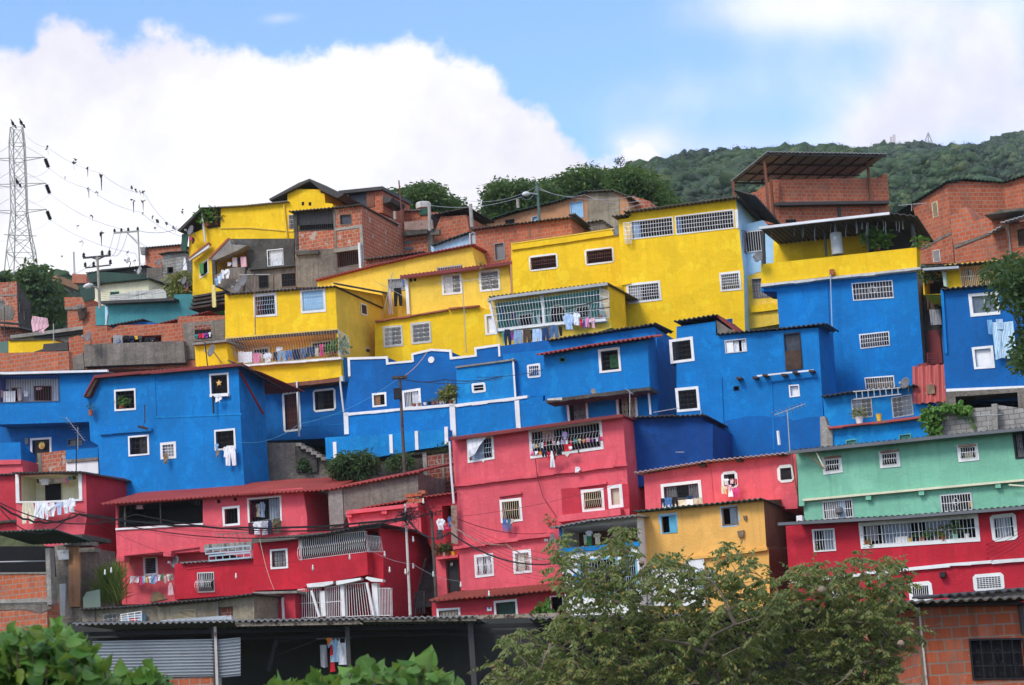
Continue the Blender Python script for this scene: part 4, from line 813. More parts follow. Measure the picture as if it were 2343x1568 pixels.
# ================================================================ top left yellow house
ty = H('yellow corner house on the hilltop with an open planted balcony and green shutter', 'yel', 118.0, 'b', '300,1235 300,905 440,770 265,860 268,680 400,620 395,440 1140,378 1140,278 1155,270 1430,274 1435,305 1468,310 1473,392 1540,402 1542,470 1195,520 1200,1000 700,1250'.replace('300,905 440,770 265,860 268,680','300,900 268,880 268,680'), d=7)
ty.O('402,450 545,432 540,605 435,620', 1.5, 'dark'); ty.cage('402,450 545,432 540,605 435,620', 'bark', 8, 1, .05, 0, .014); ty.panel('1265,385 1287,383 1287,415 1267,416','dark',.012,.012,'vent'); ty.panel('1327,388 1350,386 1350,416 1329,418','dark',.012,.012,'vent')
ty.panel('160,640 375,432 398,432 185,650', 'darkroof', .6, 3., 'roof'); ty.roof('375,432 760,412 1140,372', 'greyroof', 5, .3, 0, amp=.015); ty.bar('378,440 412,740', .06, 'whitesheet', 'drainpipe', .3); ty.strip('545,612 800,608 1190,640', 10, 'yel2', .06, .06); ty.bar('1108,410 1138,700', .05, 'yel2', 'drainpipe', .1)
ty.panel('262,888 438,752 442,790 268,905', 'white', .5, .2, 'eave'); ty.panel('258,880 435,740 440,755 262,890', 'terra', .55, .4, 'eave_tiles')
ty.W(360,940,440,885,130,.08,None); ty.panel('358,928 395,925 397,1022 362,1020', 'shutg', .25, .05, 'shutter'); ty.panel('205,670 260,665 240,820 195,820','greenp',.3,.1,'green_panel'); ty.W(1150,500,1200,495,130,.03,('barg',4,3,.1),fr='barg')
pr = ty
for P_, nm in (('975,358 1240,215 1335,178 1345,195 1250,240 985,375', 'roof'), ('1335,178 1480,240 1640,318 1580,350 1440,285 1340,200', 'roof')): ty.panel(P_, 'darkroof', .3, 4.5, nm)
ty.bar('1240,220 1245,275', .08, 'woodd', 'post', .0); ty.bar('1330,190 1330,270', .08, 'woodd', 'post', -1); ty.panel('1045,350 1135,335 1138,375 1045,385','maroon',-.5,.5,'tarpaulin')
# grey house with balcony
gb = H('grey plastered house with a concrete balcony slab and yellow balcony interior', 'concd', 115.6, 'b', '610,712 1195,708 1215,1165 660,1195 480,1130 470,930 460,880', d=5)
gb.O('500,905 690,830 780,782 790,962 640,965 510,1030', 1.6, 'yel', sides='yel2'); gb.panel('440,885 615,705 632,720 640,760 780,770 700,815 500,900 465,900', 'concl', .7, .6, 'roof_slab'); gb.panel('436,880 612,700 622,712 446,893', 'terra', .75, .4, 'slab_edge')
gb.panel('490,1035 640,968 765,960 740,1185 655,1195 490,1110', 'conc', .35, .12, 'balcony_wall'); gb.W(960,812,1103,797,148,.03,('barw',8,2),fr='barw',cur=[(.1,.9,'white')]); gb.strip('790,972 1000,958 1210,935', 14, 'darkroof', .5, .6, 'eave'); gb.panel('790,985 1205,950 1215,1165 660,1195 755,1000','conc',.2,.2,'lower_wall')
gb.W(885,1038,970,1032,112,.03,('bark',4,2),fr='concd',off=.21); gb.W(1085,1020,1215,1010,122,.03,('bark',5,2),fr='rusty',off=.21); gb.bar('1010,1030 1012,1150', .03, 'rusty', 'pipe', .25)
[gb.strip(f'{300-k*10},{1215+k*34} {595},{1145+k*34+20}', 18, 'woodd' if k % 2 else 'concd', .2+.35*k*0+.1*k, 1.5, 'stair_slab') for k in range(4)]
gb.bar('845,1020 850,1200', .04, 'steeld', 'post', .8); gb.bar('715,1030 985,1028', .03, 'steel', 'rail', .7)
# brick grey tall house
bg = H('tall half brick half concrete house with plastic covered bars and brick side wall', 'brickp', 115.0, 'b', '1195,470 1795,420 1802,968 1420,1065 1420,1140 1220,1140', d=6, sb=(2160,572))
bg.W(1192,465,1545,445,185,.04,('steeld',20,1),fr='concd',cur=[(0,1,'darkgrey',0,.7),(.02,.1,'yellow',.72,1)]); bg.W(1600,497,1707,490,95,.04,None,fr='conc',pane='plast'); bg.W(1573,822,1772,808,150,.04,('barr',11,1),fr='concd')
bg.panel('1212,812 1405,808 1420,1140 1222,1140','conc',.04,.04,'plaster'); bg.panel('1405,800 1570,800 1580,1018 1420,1060','conc',.03,.03,'plaster'); bg.strip('1550,800 1800,765',34,'concl',.1,.08,'lintel'); bg.panel('1580,965 1800,930 1802,968 1580,1018','conc',.03,.03,'plaster'); bg.strip('1210,820 1410,808', 35, 'concd', .25, .2, 'beam'); bg.strip('1195,470 1220,468', 340, 'concd', .06, .06, 'pillar'); bg.strip('1775,585 1800,583', 385, 'concl', .05, .05, 'pillar'); bg.strip('1545,465 1562,463',335,'conc',.03,.03,'pillar'); bg.strip('1560,618 1790,590',22,'concl',.04,.04,'beam')
bg.roof('1150,465 1500,435 1790,402', 'darkroof', 5, .3, 0); bg.strip('1762,745 1780,745', 225, 'whitesheet', .25, .2, 'drainpipe')
br = H('brick rooftop room with a dark double door beside the dark peaked roof', 'brick', 121.0, 'b', '1480,395 1600,305 1665,288 1980,258 1988,480 1500,470', d=4)
br.W(1685,295,1905,278,145,.03,None,fr='woodd',pane='plast',name='door'); br.panel('1838,285 1905,278 1908,425 1842,432','brownside',.05,.05,'door_leaf'); br.roof('1590,285 1980,245', 'darkroof', 4, .3, .1, amp=0, th=.2); br.strip('1660,290 1680,289',125,'concl',.04,.04,'pillar'); br.panel('1985,330 2065,345 2050,380 1990,400','darkroof',.3,2,'awning')
# ================================================================ top centre
bh = H('brick house with louvre window and dark red roof behind the wide yellow house', 'brick', 116.6, 'c', '928,628 1770,522 1785,645 1800,900 1255,960 940,945', d=6, sb=(1895,625))
bh.W(1092,752,1187,738,158,.06,None,fr='concl',pane='louv'); bh.roof('888,622 1300,570 1792,512', 'darkroof', 4, .3, 0, rag=.1); C = bh.F.xyz(*bh.corner); bh.part('eave', MB().sheet(C+bh.F.n*.3+Z*.1, C-bh.F.n*bh.d+Z*(bh.rise+.1), bh.F.u*.4, .05, .03), M['darkroof']); bh.panel('905,770 935,765 940,945 915,940','dark',.02,.3,'gap')
for x in (1268,1284,1400,1412): bh.bar(f'{x},600 {x+2},700', .012, 'rusty', 'rebar', .05)
tn = H('tan plastered house with blue shuttered window below the mango trees', 'tan', 127.0, 'c', '1000,575 1250,500 1500,430 1925,310 1960,300 2150,285 2260,330 2290,420 2250,640 1880,620 1080,610', d=6)
tn.W(1766,392,1878,375,148,.03,('shutl',6,1),fr='shutl',shut=(0,1,'shutl')); tn.W(1428,520,1480,505,60,.03,None,fr='shutl',pane='pblue'); tn.roof('985,555 1300,455 1600,385 1925,285', 'greenroof', 4, .35, 0, rag=.15); tn.roof('1915,285 2150,278 2300,335', 'mossroof', 4, .3, 0, rag=.2); tn.panel('1930,330 1960,302 2150,290 2205,350 2200,610 1920,600 1925,450','beige',.04,.04,'bare_plaster')
tn.panel('1190,545 1275,535 1275,580 1200,590','dark',.02,.02,'opening')
t3 = H('brick end wall with torn roof right of the tan house', 'brickp', 128.5, 'c', '2190,330 2350,340 2480,380 2500,640 2200,640', d=4, name='brick_wall', cat='wall')
ls = H('small grey lean-to roofed in dark sheets between the tan house and the yellow parapet', 'conc', 119.5, 'c', '1870,575 2050,545 2140,610 2140,660 1900,660', d=2, name='lean_to', cat='shed'); ls.roof('1860,570 2050,540 2140,605','darkroof',2,.2,0)
b2 = H('brick house with a slanting rusty roof left of the concrete pillar', 'brick', 122.0, 'c', '560,680 620,515 850,500 875,640 890,790 560,800', d=5)
b2.roof('540,495 700,462 870,430', 'darkroof', 4, .3, .1, rag=.2)
b3 = H('low brick wall with a green tank panel beyond the rusty fence', 'brick', 124.5, 'c', '115,478 435,455 440,470 640,480 640,700 115,640', d=3); b3.roof('110,470 440,450','greyroof',2,.2,0); b3.panel('430,445 508,440 508,495 432,500','greenp',.1,.1,'green_panel'); b3.panel('520,500 630,495 632,700 525,700','dark',.04,.1,'opening')
rf = H('rusty corrugated fence panel above a concrete beam on the rooftops', 'rusty', 121.0, 'c', '298,562 545,540 556,622 302,640', d=.15, name='sheet_fence', cat='fence'); rf.strip('290,650 500,625',38,'concd',.1,.4,'beam')
b4b = H('brick wall with inset grey blocks under the rusty fence', 'brickp', 121.4, 'c', '288,690 500,662 510,850 290,870', d=3); b4b.panel('298,735 375,725 376,752 299,760','louv',.03,.03,'block_inset'); b4b.panel('300,790 378,783 380,808 300,815','louv',.03,.03,'block_inset'); b4b.strip('500,640 545,635',190,'conc',.15,.3,'pillar'); b4b.strip('525,630 605,622',50,'conc',.2,.3,'beam')
pw = H('pale blue shed wall with dark green sloping roof above the long yellow house', 'pblue', 117.5, 'c', '535,772 870,672 885,760 890,800 540,850', d=3, name='pale_blue_shed', cat='shed'); pw.roof('535,765 700,705 875,645','greenroof',3,.3,0); pw.roof('865,660 930,655','silver',2,.2,0); pw.bar('880,665 885,755',.04,'whitesheet','pipe',.2); pw.panel('885,665 930,660 935,755 890,758','silver',.1,.1,'sheet_panel')
dk = H('dark roofed gap shed right of the half brick house', 'brickd', 114.9, 'b', '1820,900 2100,860 2340,825 2343,870 1900,990 1822,960', d=2, name='roof_shed', cat='shed'); dk.roof('1815,890 2340,820','darkroof',3,.3,0)
# ================================================================ top right brick
R0 = ray(105, 425, 'e'); 
gr = H('square brick rooftop house carrying a corrugated steel canopy on posts', 'brick', 117.0, 'e', '105,424 1085,404 1084,374 1130,372 1145,605 1150,830 140,830', d=6, az=-16, ref=(105,424,'e'))
gr.strip('145,622 700,612 1145,606', 26, 'steeld', .45, .5, 'ledge'); gr.strip('690,665 715,664', 85, 'steeld', .1, .1, 'post'); gr.strip('985,655 1003,654', 60, 'steeld', .1, .1, 'post'); gr.panel('230,775 320,772 322,800 232,802','dark',.02,.02,'vent')
PC = gr.at(105,424)
gl = H('left flank brick wall of the canopied rooftop house with stepped end', 'brick', 0, 'd', '1700,420 1710,810 1560,830 1420,790 1420,580 1512,532 1560,530', d=.3, az=70, pt=PC+V((-.05,0,0)), name='brick_wall', cat='wall')
cn = Thing('roof_canopy', 'corrugated steel canopy with dark purlins above the square brick house', 'canopy', gr.at(600,420,-2))
T = 'e'; a, b = gr.at(66,180,1.2), gr.at(1128,198,1.2); bk = -gr.F.n*5.6
mb = MB(); mb.sheet(a+Z*.06, b+Z*.06, bk, .03, .03, .25); cn.part('roof_sheet', mb, M['silver'])
for k in range(9): q = a.lerp(b, (k+.3)/9); cn.part('purlin', MB().tube([q, q+bk], .05), M['steeld'])
for k in (.03, .35, .68, 1): cn.part('beam', MB().tube([a+bk*k-Z*.08, b+bk*k-Z*.08], .06), M['steeld'])
for q in (a.lerp(b,.035)+bk*.2, a.lerp(b,.9)+bk*.2): cn.part('post', MB().tube([q-Z*.05, q-Z*3.0], .1), M['brownside'])
cn.part('post', MB().tube([a+bk*.95-Z*.05, a+bk*.95-Z*4.2], .1), M['brownside'])
bar_ = gr.bar('95,420 128,810', .07, 'brownside', 'post', .1)
r1 = H('big corner brick house at the upper right, left flank with one small grille window', 'brick', 109.0, 'e', '1350,640 1500,545 1665,430 1690,800 1720,1160 1420,1170 1410,900', d=.5, az=52, ref=(1665,430,'e'))
r1.W(1525,630,1570,610,140,.03,('barc',4,1),fr='barc'); r1.panel('1425,1020 1690,880 1692,905 1428,1045','conc',.03,.03,'beam'); r1.W(1530,1050,1590,1038,110,.02,('barw',6,1),fr='barw'); r1.roof('1190,712 1345,620 1665,422','greenroof',2,.25,0); PR = r1.at(1665,430)
r2 = H('front of the big corner brick house with a stepped brick ledge at upper right', 'brick', 0, 'e', '1668,432 2145,450 2180,680 2190,760 1950,800 1700,840 1690,800', d=4, az=-14, pt=PR+V((.02,.05,0))); r2.roof('1660,424 1830,408 2150,438','greenroof',3,.2,0)
PQ = r2.at(2145,450)
r3 = H('right hand brick wing of the corner house under a green roof edge', 'brick', 0, 'e', '2150,450 2480,345 2500,800 2190,800', d=3, az=30, pt=PQ+V((.02,0,0))); r3.roof('2130,440 2343,375 2480,330','greenroof',3,.3,0)
r4 = H('lower stepped brick wall with diagonal concrete beam at the right', 'brickf', 106.0, 'e', '1690,740 1820,655 1850,700 1890,790 2060,745 2260,740 2300,800 2300,900 1720,1010 1700,900', d=2, az=30, ref=(1700,900,'e'), name='brick_wall', cat='wall')
r5 = H('shaded brick house with a corrugated zinc awning at the right edge', 'brick', 104.0, 'e', '1720,1010 2050,900 2200,830 2500,740 2500,1180 1735,1180', d=3, az=26, ref=(2000,1000,'e')); r5.panel('1715,1005 2040,885 2050,905 1725,1030','conc',.05,.05,'beam'); r5.roof('2020,895 2130,830','silver',1.2,.9,.4); r5.roof('2130,800 2343,735 2480,690','silver',1.2,.9,.4); r5.W(2265,865,2400,830,165,.05,None,fr='wood',pane='woodd'); r5.strip('2185,820 2200,818',300,'concl',.1,.1,'post'); r5.panel('1985,735 2130,690 2343,670 2343,690 2110,720','mossroof',.3,1.5,'awning')
# ================================================================ left group
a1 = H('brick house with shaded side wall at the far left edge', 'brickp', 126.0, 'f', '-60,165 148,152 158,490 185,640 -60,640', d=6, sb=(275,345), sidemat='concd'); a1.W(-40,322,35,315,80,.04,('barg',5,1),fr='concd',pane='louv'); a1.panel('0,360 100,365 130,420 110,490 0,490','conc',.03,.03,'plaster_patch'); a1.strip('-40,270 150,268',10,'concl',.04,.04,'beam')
S3 = Fac(0,110,pt=a1.F.xyz(*a1.corner)); S3.u, S3.n = -a1.F.n, a1.F.u
for x in (172,212): sidewin(a1, S3, x, 350 if x < 200 else 415, x+22, 362 if x < 200 else 428, 75, 'f', .0)
a2 = H('low brick shack with green shutters and sheet roof at the far left', 'brickd', 117.0, 'f', '-60,570 185,560 190,640 70,780 -60,790', d=4); a2.roof('-40,545 200,560','darkroof',3,.5,.1); a2.panel('-40,690 70,680 75,782 -40,790','steelg',.1,.1,'shutter'); a2.strip('-40,500 180,520',12,'darkroof',.3,.5,'eave')
a3 = H('low cream house with long pale concrete roof slab and two tiny vents', 'cream', 114.0, 'f', '110,640 740,565 740,720 110,720', d=4); a3.slab('90,628 400,590 740,545','concl',4,.5,.2); a3.panel('175,625 200,622 200,640 176,642','dark',.02,.02,'vent'); a3.panel('240,618 265,616 265,634 241,636','dark',.02,.02,'vent'); a3.strip('300,650 735,590',14,'darkroof',.3,.3,'eave'); a3.panel('300,660 735,605 735,720 300,720','conc',.05,.05,'plaster')
a4 = H('small yellow house wall beside dark sheet metal at the left', 'yel', 110.5, 'f', '75,675 260,668 470,662 480,700 610,700 612,800 75,800', d=3); a4.panel('385,705 595,690 605,760 290,778 380,750','darkroof',.3,.8,'sheet_roof'); a4.slab('75,668 470,655','concd',3,.1,.06)
a5 = H('long orange brick parapet above the far left blue balcony house', 'brickf', 106.5, 'f', '-60,788 605,768 614,945 -60,955', d=.4, name='brick_parapet', cat='wall')
a6 = H('brick and grey plaster house with washing behind its rough balcony wall', 'brick', 109.6, 'f', '608,655 690,630 735,650 735,550 945,545 950,600 1050,540 1420,528 1575,520 1575,462 1992,452 2000,690 1720,720 1735,930 745,930 620,930', d=4)
a6.O('985,650 1428,625 1430,690 990,705',1.2,'brickd'); a6.panel('742,708 1625,678 1640,870 748,905','conc',.5,.3,'balcony_wall'); a6.panel('1612,525 1995,485 1998,665 1630,690','conc',.05,.05,'plaster')
a6.panel('1722,545 1865,535 1868,575 1724,580','brickd',.08,.05,'brick_infill'); a6.panel('1722,582 1866,575 1868,652 1728,656','dark',.07,.04,'opening'); a6.panel('612,840 735,780 745,930 620,935','conc',.1,.1,'plaster'); a6.panel('1625,690 1720,685 1725,840 1640,845','conc',.06,.06,'plaster'); a6.strip('750,900 1640,868',16,'maroon',.2,.6,'eave')
a7 = H('teal house with a long dark eave in the left background', 'teal', 119.0, 'f', '845,372 1540,318 1542,268 1705,262 1712,410 1850,425 1390,530 850,540', d=4); a7.strip('890,325 1540,296',24,'darkroof',.6,.6,'eave'); a7.panel('930,372 955,370 955,535 932,537','pblue',.01,.01,'paint_stripe')
a8 = H('cream house with green roof edge and small green window in the left background', 'cream', 126.0, 'f', '832,182 1315,130 1318,220 1320,340 838,370', d=4); a8.roof('820,180 905,160 1320,118','greenroof',4,.4,.1); a8.W(975,242,1057,238,34,.02,('mint',4,1),fr='mint',pane='greenp'); 
a9 = H('dirty white low wall between the cream house and the teal house', 'dirtyw', 122.0, 'f', '970,275 1200,235 1470,215 1475,300 970,320', d=2, name='low_wall', cat='wall'); a9.roof('1440,210 1690,175','greyroof',2,.3,0); a9.panel('1475,225 1690,185 1705,265 1480,280','darkb',.0,.1,'sheet_wall')
b0 = H('dark green roofed shack beneath the orange brick house at left', 'concd', 131.0, 'a', '765,1490 900,1450 1290,1415 1300,1560 790,1570', d=4, name='shack', cat='shed'); b0.roof('760,1478 1285,1412','darkroof',4,.4,.1); b0.panel('770,1485 900,1470 1290,1500 1290,1560 800,1560','greenroof',.35,.1,'sheet_wall')
b1 = H('orange brick house with a grey tin canopy left of the yellow corner house', 'brickf', 133.0, 'a', '1282,1262 1605,1235 1625,1500 1290,1440', d=4); b1.roof('1240,1258 1610,1225','darkroof',3,.2,0); b1.panel('1240,1262 1285,1262 1280,1318 1248,1318','greyroof',.4,.3,'sheet_panel')
b5 = H('grey block hut with a small dark window left of the yellow corner house', 'block', 129.0, 'a', '1440,1312 1570,1300 1600,1290 1640,1300 1660,1700 1300,1700 1300,1440 1438,1430', d=3, name='block_hut', cat='house'); b5.W(1478,1428,1537,1424,62,.03,None,fr='concl'); b5.roof('1400,1310 1500,1292 1640,1285','darkroof',3,.3,0); b5.panel('1300,1440 1438,1430 1440,1520 1475,1530 1475,1560 1310,1560','conc',.05,.05,'plaster'); b5.panel('1490,1500 1545,1495 1545,1525 1492,1528','brick',.04,.03,'brick_infill')
b6 = H('green sheet shack with small brick house behind the utility pole', 'brickf', 124.0, 'f', '570,292 745,290 745,330 760,385 850,370 855,545 600,570 595,400 575,390', d=4); b6.panel('708,185 830,170 835,305 745,335 712,260','greenroof',1.6,.1,'sheet_wall'); b6.panel('570,375 745,372 745,400 575,400','conc',.1,.2,'slab'); b6.panel('685,395 765,380 750,470 700,500','woodd',.3,.1,'awning')
hu = H('tiny grey hut among trees on the near ridge', 'concl', 560, '0', '1452,388 1488,391 1488,394 1506,396 1506,404 1452,404', d=6)
b7 = H('tiny far brick building on the left hill', 'brickf', 280.0, 'f', '638,85 765,88 765,165 640,165', d=6); b8 = H('tiny far pale building on the left hill', 'tan', 300.0, 'f', '440,125 500,95 505,160 442,160', d=6)
# blue shed roof among the bricks
b9 = H('low blue sheet shed with black roof in front of the teal house', 'blue2', 113.0, 'f', '945,545 1250,505 1390,520 1390,560 950,580', d=2, name='sheet_shed', cat='shed'); b9.roof('920,545 1270,480','darkroof',2,.3,0); b9.roof('1390,525 1850,412','redtrim',2,.2,0)
# ================================================================ pink and red row, left half
T = 'k'
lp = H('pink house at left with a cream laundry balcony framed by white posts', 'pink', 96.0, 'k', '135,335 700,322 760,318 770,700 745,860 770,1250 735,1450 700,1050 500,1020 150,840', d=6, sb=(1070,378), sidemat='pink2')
lp.O('172,348 690,325 703,560 178,580', 1.4, 'cream', sides='cream'); lp.panel('135,340 165,338 172,590 140,592','white',.05,.05,'post'); lp.panel('690,322 722,322 728,555 700,560','white',.05,.05,'post'); lp.strip('168,575 420,572 725,553',18,'white',.1,.1,'sill'); lp.W(400,425,538,418,150,.03,None,fr='black',off=-1.35,name='doorway'); lp.roof('105,320 700,310 760,318','darkroof',5,.5,.1)
l2 = H('pink neighbour wall at the far left edge below the blue balcony', 'pink2', 97.0, 'k', '-60,350 138,345 152,860 -60,870', d=4); l2.roof('-60,335 140,328','darkroof',3,.3,0); l2.strip('-60,755 145,735',24,'concd',.25,.2,'ledge',wob=.04)
mp = H('long pink house with faded red roof and a wide dark open balcony', 'pink', 96.6, 'k', '1022,600 1795,545 2343,480 2680,455 2720,720 2720,870 2240,1090 1850,1010 1500,1040 1035,1065 1025,815', d=5)
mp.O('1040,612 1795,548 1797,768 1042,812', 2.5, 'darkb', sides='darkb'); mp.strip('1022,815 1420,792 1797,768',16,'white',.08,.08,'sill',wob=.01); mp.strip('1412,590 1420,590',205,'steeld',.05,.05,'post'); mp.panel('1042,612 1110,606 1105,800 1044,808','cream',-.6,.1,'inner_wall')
mp.W(1970,628,2122,612,175,.12,('bark',4,1)); mp.W(82,432,382,405,232,.1,('bark',11,1),t='l'); mp.panel('1922,560 1950,558 1950,592 1924,593','dark',.012,.012,'vent'); mp.panel('2068,544 2095,542 2095,572 2070,573','dark',.012,.012,'vent')
T = 'k'
fr_ = [mp.at(*p, .6) for p in ((890,598),(1500,558),(2343,495))] + [mp.at(*p, .6, 'l') for p in ((0,395),(780,352),(1110,290),(1480,215),(1600,192))]
T = 'k'; mb = MB()
for a, b in zip(fr_[:5:], fr_[1:5]): mb.sheet(a, b, -mp.F.n*4.8+Z*1.2, .04, .035, .22)
for a, b in zip(fr_[4:], fr_[5:]): mb.sheet(a, b, -mp.F.n*4.8+Z*1.0, .04, .035, .22)
mp.part('roof', mb, M['redroof']); [mp.blk(x,975+(1060-975)*(1-(x-1030)/750),x+70,975+(1060-975)*(1-(x-1030)/750)+50,'pink',.25,.5) for x in (1030,1445,1770)]
mp.strip('1030,1050 1480,1005 1850,955',16,'pink',.1,.1)
l4 = H('grey concrete block end wall under the faded red roof right of the long pink house', 'conc', 96.3, 'l', '792,360 1100,300 1480,225 1590,205 1600,470 1100,520 960,560 930,700 812,705', d=3, name='concrete_wall', cat='wall'); l4.strip('800,362 920,338',330,'concl',.06,.06,'pillar')
lw = H('recessed pink ground storey with louvred window beneath the wide open balcony', 'pink', 97.6, 'k', '1060,1065 1545,1010 1900,980 1900,1120 1545,1480 1080,1490', d=4)
lw.W(1270,1070,1395,1057,168,.1,('louv',1,9,0,'l'),cur=[(0,1,'black')]); lw.panel('1340,1400 1380,1370 1440,1395 1480,1440 1330,1470','wood',.05,.05,'plaster_patch'); lw.strip('1105,1080 1112,1079',400,'pink2',.02,.02,'moulding')
ra = H('low red annex with bulging white grille and sheet roof', 'red', 95.0, 'k', '1545,1130 2250,1078 2258,1395 1548,1445', d=3); ra.W(1748,1208,1897,1202,178,.03,('barw',9,2,.35),fr='barg'); ra.roof('1590,1118 2250,1072','greyroof',3,.2,.1); ra.strip('1650,1170 2240,1105',8,'pink2',.03,.03,'moulding')
pc = H('pink house with small lattice vents and a bracketed parapet behind the rusty pole', 'pink', 95.2, 'l', '958,548 1590,478 1610,490 1625,740 985,700', d=4, sidemat='pink2', sb=(1700,520)); pc.strip('955,540 1590,472',34,'pink',.3,.28,'parapet'); [pc.blk(x,y,x+45,y+55,'pink',.25,.25) for x,y in ((958,545),(1270,515),(1548,485))]
for k in range(9): x, y = 1062+k*27, 642-k*2.4; pc.panel(f'{x},{y} {x+20},{y-2} {x+20},{y+28} {x},{y+30}','brickd',.02,.02,'lattice_vent')
pc.roof('1100,515 1290,480 1470,450','redroof',2,-.2,.3)
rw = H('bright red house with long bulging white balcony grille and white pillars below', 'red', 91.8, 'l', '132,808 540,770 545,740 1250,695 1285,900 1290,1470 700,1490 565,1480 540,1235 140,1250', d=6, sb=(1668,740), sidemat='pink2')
rw.O('545,775 1118,722 1140,905 560,975', 1.6, 'darkb', sides='darkb'); rw.cage('540,790 1118,722 1132,905 540,978','barw',34,1,.35,.16,.014,d0=.35); rw.O('1130,710 1240,715 1250,890 1150,905',1.,'darkb'); rw.cage('1130,760 1245,770 1270,905 1150,905','barg',9,1,.3,.1,.013)
rw.panel('555,985 1140,912 1150,1108 570,1225','red',.55,.55,'balcony_wall'); rw.strip('118,800 400,775 740,740 1100,680 1260,660',30,'mossroof',.5,.1,'eave'); rw.roof('118,795 740,735','mossroof',5,.5,.1); rw.roof('500,775 740,745 1100,670 1270,655','darkroof',5,.8,.1)
rw.W(282,885,437,873,178,.1,('bark',5,3,.03),cur=[(.02,.98,'grey')]); rw.panel('605,1190 840,1165 840,1188 760,1212 615,1222','white',.56,.3,'bracket'); rw.panel('865,1165 1085,1135 1085,1155 930,1190 870,1200','white',.56,.3,'bracket'); rw.panel('1125,1140 1140,1125 1280,1150 1280,1172 1180,1170','white',.56,.3,'bracket')
for x,y,w in ((725,1255,40),(1182,1185,48),(905,1200,30)): rw.strip(f'{x},{y} {x+w},{y-4}',1480-y,'white',.35,.3,'pillar')
rw.cage('528,1240 715,1225 725,1485 530,1490','barw',10,2,.3,0,.014,'grille'); rw.cage('770,1225 905,1205 905,1480 775,1485','barw',8,2,.3,0,.014,'grille'); rw.cage('940,1195 1135,1180 1180,1470 940,1480','barw',10,1,.3,0,.014,'gate'); rw.cage('1240,1228 1345,1228 1350,1470 1240,1470','barw',8,1,.3,0,.014,'grille')
rw.O('530,1262 900,1250 905,1480 535,1486',1.2,'red'); rw.W(500,1325,650,1312,170,.1,('bark',5,2),off=-1.1); rw.O('935,1225 1180,1200 1185,1470 940,1478',1.2,'pink2')
rw.bar('650,1250 720,1485',.06,'barw','brace',.5); rw.bar('1140,1180 1200,1470',.06,'barw','brace',.5)
rl = H('low deep red front with cream edge under the bright red house', 'pink2', 90.9, 'l', '195,1262 500,1255 510,1500 195,1500', d=.6, name='painted_wall', cat='wall'); rl.panel('135,1272 190,1268 200,1510 140,1510','cream',.05,.1,'pier'); rl.strip('188,1268 200,1267',240,'white',.06,.1,'edge'); rl.W(255,1395,320,1390,130,.08,None,pane='doorb'); rl.strip('382,1310 400,1308',190,'white',.06,.06,'pillar'); rl.slab('130,1262 520,1250','concl',1.5,.3,.1)
pd = H('narrow pink alley house with black door and a flower ledge', 'pink2', 95.8, 'l', '1640,425 1945,385 1960,1000 1975,1340 1770,1345 1740,960 1650,720', d=3); pd.roof('1640,415 1950,372','redroof',2,.4,.1); pd.O('1805,500 1905,490 1910,640 1812,650',.8,'dark')
pe = H('deep pink doorway wall with a slim black door below the flower ledge', 'pink', 94.4, 'l', '1748,965 1945,945 1972,1320 1765,1345', d=1, name='door_wall', cat='wall'); pe.W(1838,985,1950,972,335,.03,None,fr='black',pane='black',name='door'); pe.strip('1748,955 1945,932',22,'pink',.4,.5); pe.panel('1880,1005 1900,1003 1900,1030 1880,1030','cream',-.0,.02,'notice')
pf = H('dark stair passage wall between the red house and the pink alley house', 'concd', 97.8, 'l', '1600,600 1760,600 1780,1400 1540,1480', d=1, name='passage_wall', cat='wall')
st = Thing('stone_stairs', 'narrow mossy concrete stairs climbing the dark passage beside the rusty pole', 'stairs', pf.at(1690,1350,1)); mb = MB()
for k in range(14): q = pf.at(1690,1370-k*27,2.3-k*.16); mb.box(q, pf.F.u*.55, -pf.F.n*.2, Z*.12)
st.part('steps', mb, M['concd'])
# ================================================================ bottom row
be = H('long beige rendered shack with dark sheet eave and three small windows', 'beige', 88.5, 'p', '732,895 840,880 1340,840 1930,790 2250,752 2252,1060 732,1070', d=4)
be.W(915,932,1042,918,95,.03,('barg',3,2,0,'r'),fr='concl'); be.W(1572,897,1740,882,78,.03,('barc',1,6,0,'l'),fr='concl',cur=[(.5,.97,'black')]); be.W(1935,870,2058,862,85,.02,None,fr='woodd',pane='brickd'); be.roof('680,885 1100,862 1340,838','darkroof',3,.4,.1); be.roof('1340,835 1900,790 2250,745','darkroof',3,.5,.1); be.strip('1370,850 1915,800',10,'woodd',.3,.3,'eave'); be.strip('1912,800 1930,798',200,'concl',.05,.05,'pier'); be.panel('735,910 840,890 840,1000 740,1010','conc',.05,.05,'plaster')
gs = H('pale green metal sheet fence beside the long grass', 'greensheet', 90.5, 'p', '735,790 765,735 880,712 888,868 738,875', d=.06, name='sheet_fence', cat='fence', wall='sheet')
bb = H('open brick house with dark green roof at the bottom left', 'brickf', 88.0, 'p', '-60,568 405,572 415,800 420,1100 -60,1100', d=5, sb=(525,880), sidemat='brick')
bb.strip('-60,800 415,792',34,'concl',.1,.1,'beam'); bb.panel('-60,835 418,835 460,880 360,920 200,890 -60,895','conc',.03,.03,'plaster'); bb.panel('400,350 440,345 458,845 418,850','concl',.1,.35,'pillar'); bb.panel('-60,820 410,815 412,840 -60,845','concl',.05,.05,'plaster') ; bb.strip('-60,562 405,558',16,'concl',.05,.2,'sill')
bb.roof('-80,200 485,175','greenroof',2.2,1.0,-.25,rag=0); bb.panel('-60,330 520,330 525,600 -60,600','dark',-3.5,.1,'back_wall'); bb.bar('-60,470 400,460',.03,'barg','rail',-1.)
